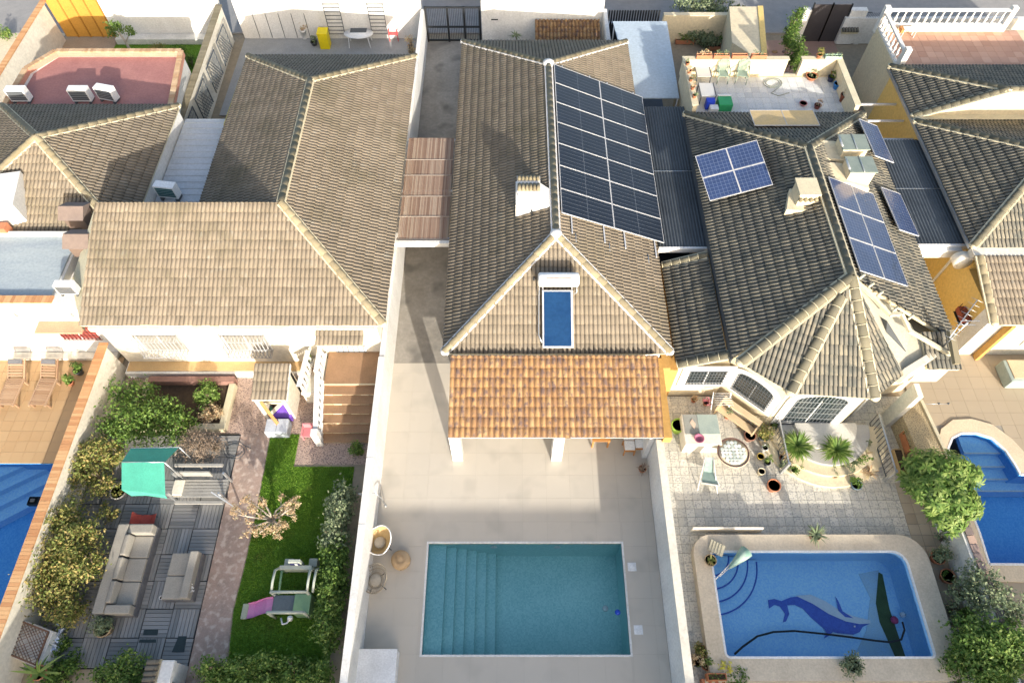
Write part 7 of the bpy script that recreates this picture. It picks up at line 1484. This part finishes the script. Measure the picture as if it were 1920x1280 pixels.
bush('garden_shrub', 'pale airy shrub below the brick edge between the right pools', [B(1835, 1080, 1.2, .6, .6), B(1850, 1120, 1.2, .8, .7), B(1870, 1150, 1.0, .7, .6), B(1810, 1110, .9, .5, .5), B(1890, 1135, 1.0, .5, .5)], 5500, .1, M_leafo, seed=92, twigs=9)
bush('garden_tree', 'dense bright green tree in the bottom right corner', [B(1830, 1200, 1.3, .75, .7), B(1870, 1215, 1.4, .8, .7), B(1840, 1250, 1.2, .8, .7), B(1895, 1195, 1.3, .6, .6), B(1800, 1235, .9, .5, .6), B(1900, 1255, 1.2, .6, .6)], 14000, .11, M_leafb, seed=93)
bush('ground_cover_shrub', 'small dark weeds at the lower right coping corner', [B(1778, 1240, .3, .3, .25), B(1790, 1270, .3, .35, .25)], 700, .08, M_leafg, seed=94)
bush('side_weeds', 'green undergrowth along the right of the blue pool', [B(1790, 1145, .3, .4, .3), B(1770, 1010, .3, .3, .3)], 700, .08, M_leafo, seed=95)
GR = paving('stone_strip', (14.6, 16.2, 4.0, 9.2), .4, rnd_mat('old_stone', [(.1, (.34, .28, .20)), (.9, (.46, .39, .29))], .85), z=.035, gap=.02)
# low white curb behind the pool coping
MB().box(6.55, 9.1, 7.3, 7.36, .02, .5).top('white_pool_board', M_creamw, 'thin white board standing behind the far pool coping', 'board', (7.8, 7.33, 0))

# ================================================================ street, neighbours beyond the frame (they throw the shade over the gardens)
def car(loc, rz, label, paint, group=None):
    t = thing('parked_car', label, 'car', (0, 0, 0), group); sec = [(-2.05, .45, .62), (-1.95, .35, .78), (-1.3, .3, .92), (-.75, .3, .98), (.9, .3, .98), (1.5, .32, .92), (2.0, .38, .72), (2.1, .45, .6)]
    mb = MB(); vs = []
    for x, z0_, z1_ in sec: vs += [(x, -.82, z0_), (x, -.88, (z0_+z1_)/2), (x, -.78, z1_), (x, .78, z1_), (x, .88, (z0_+z1_)/2), (x, .82, z0_)]
    fs = [(i*6+k, i*6+(k+1) % 6, (i+1)*6+(k+1) % 6, (i+1)*6+k) for i in range(len(sec)-1) for k in range(6)]+[tuple(range(6))[::-1], tuple(42+k for k in range(6))]; mb.add(vs, fs).part('body', paint, t)
    MB().add([(-1.5, -.74, .96), (-1.5, .74, .96), (-1.0, -.62, 1.42), (-1.0, .62, 1.42), (.35, -.62, 1.44), (.35, .62, 1.44), (1.1, -.74, .98), (1.1, .74, .98)], [(0, 2, 3, 1), (4, 6, 7, 5), (0, 6, 4, 2), (1, 3, 5, 7)]).part('window', M_glass, t); MB().box(-1.0, .35, -.61, .61, 1.42, 1.46).part('roof', paint, t, bevel=.015)
    for x in (-1.3, 1.3):
        for s in (-1, 1): wh = MB().tube([(x, s*.70, .32), (x, s*.88, .32)], .32, 18).part('wheel', M_rubber, t); MB().tube([(x, s*.88, .32), (x, s*.89, .32)], .2, 12).part('rim', M_steel, wh)
    for s in (-1, 1): MB().box(2.02, 2.1, s*.6-.15, s*.6+.15, .6, .7).part('headlight', M_plas, t)
    t.location = loc; t.rotation_euler.z = rz; return t
car((-2.4, 39.9+1.9, -.02), 0, 'white car parked in the street behind the black gate', mat('white_paint', (.7, .7, .7), rough=.25, spec=.6))
car((7.6, 42.2, -.02), pi, 'dark grey car parked in the street beyond the pale awning', mat('grey_paint', (.12, .13, .14), rough=.3, spec=.6))
xs_b = [(-40, -17.0, 6.25), (-17.0, -5.2, 6.3), (-5.2, 5.8, 6.3), (5.8, 17.7, 6.25), (17.7, 40, 6.2)]
for k, (a, b, hh) in enumerate(xs_b):
    t = thing('house', 'flat roofed two storey house south of the %s plot, outside the picture' % ('leftmost', 'overgrown garden', 'teal pool', 'dolphin pool', 'rightmost')[k], 'house', ((a+b)/2, -15, 0)); yN = 8.3-hh*2.998
    MB().box(a, b, yN-9, yN, -.05, hh-.5).part('wall', M_creamw, t); MB().box(a, b, yN-.25, yN, hh-.5, hh).box(a, b, yN-9, yN-8.75, hh-.5, hh).part('parapet', M_white, t)
    for j in range(3): x = lerp(a, b, (j+.5)/3); window(t, (x, yN+.002, 1.0), pi/2, 1.4, 1.2, bars=0, surround=.1); window(t, (x, yN+.002, 3.9), pi/2, 1.4, 1.2, bars=0, surround=.1)
bpy.context.view_layer.update()
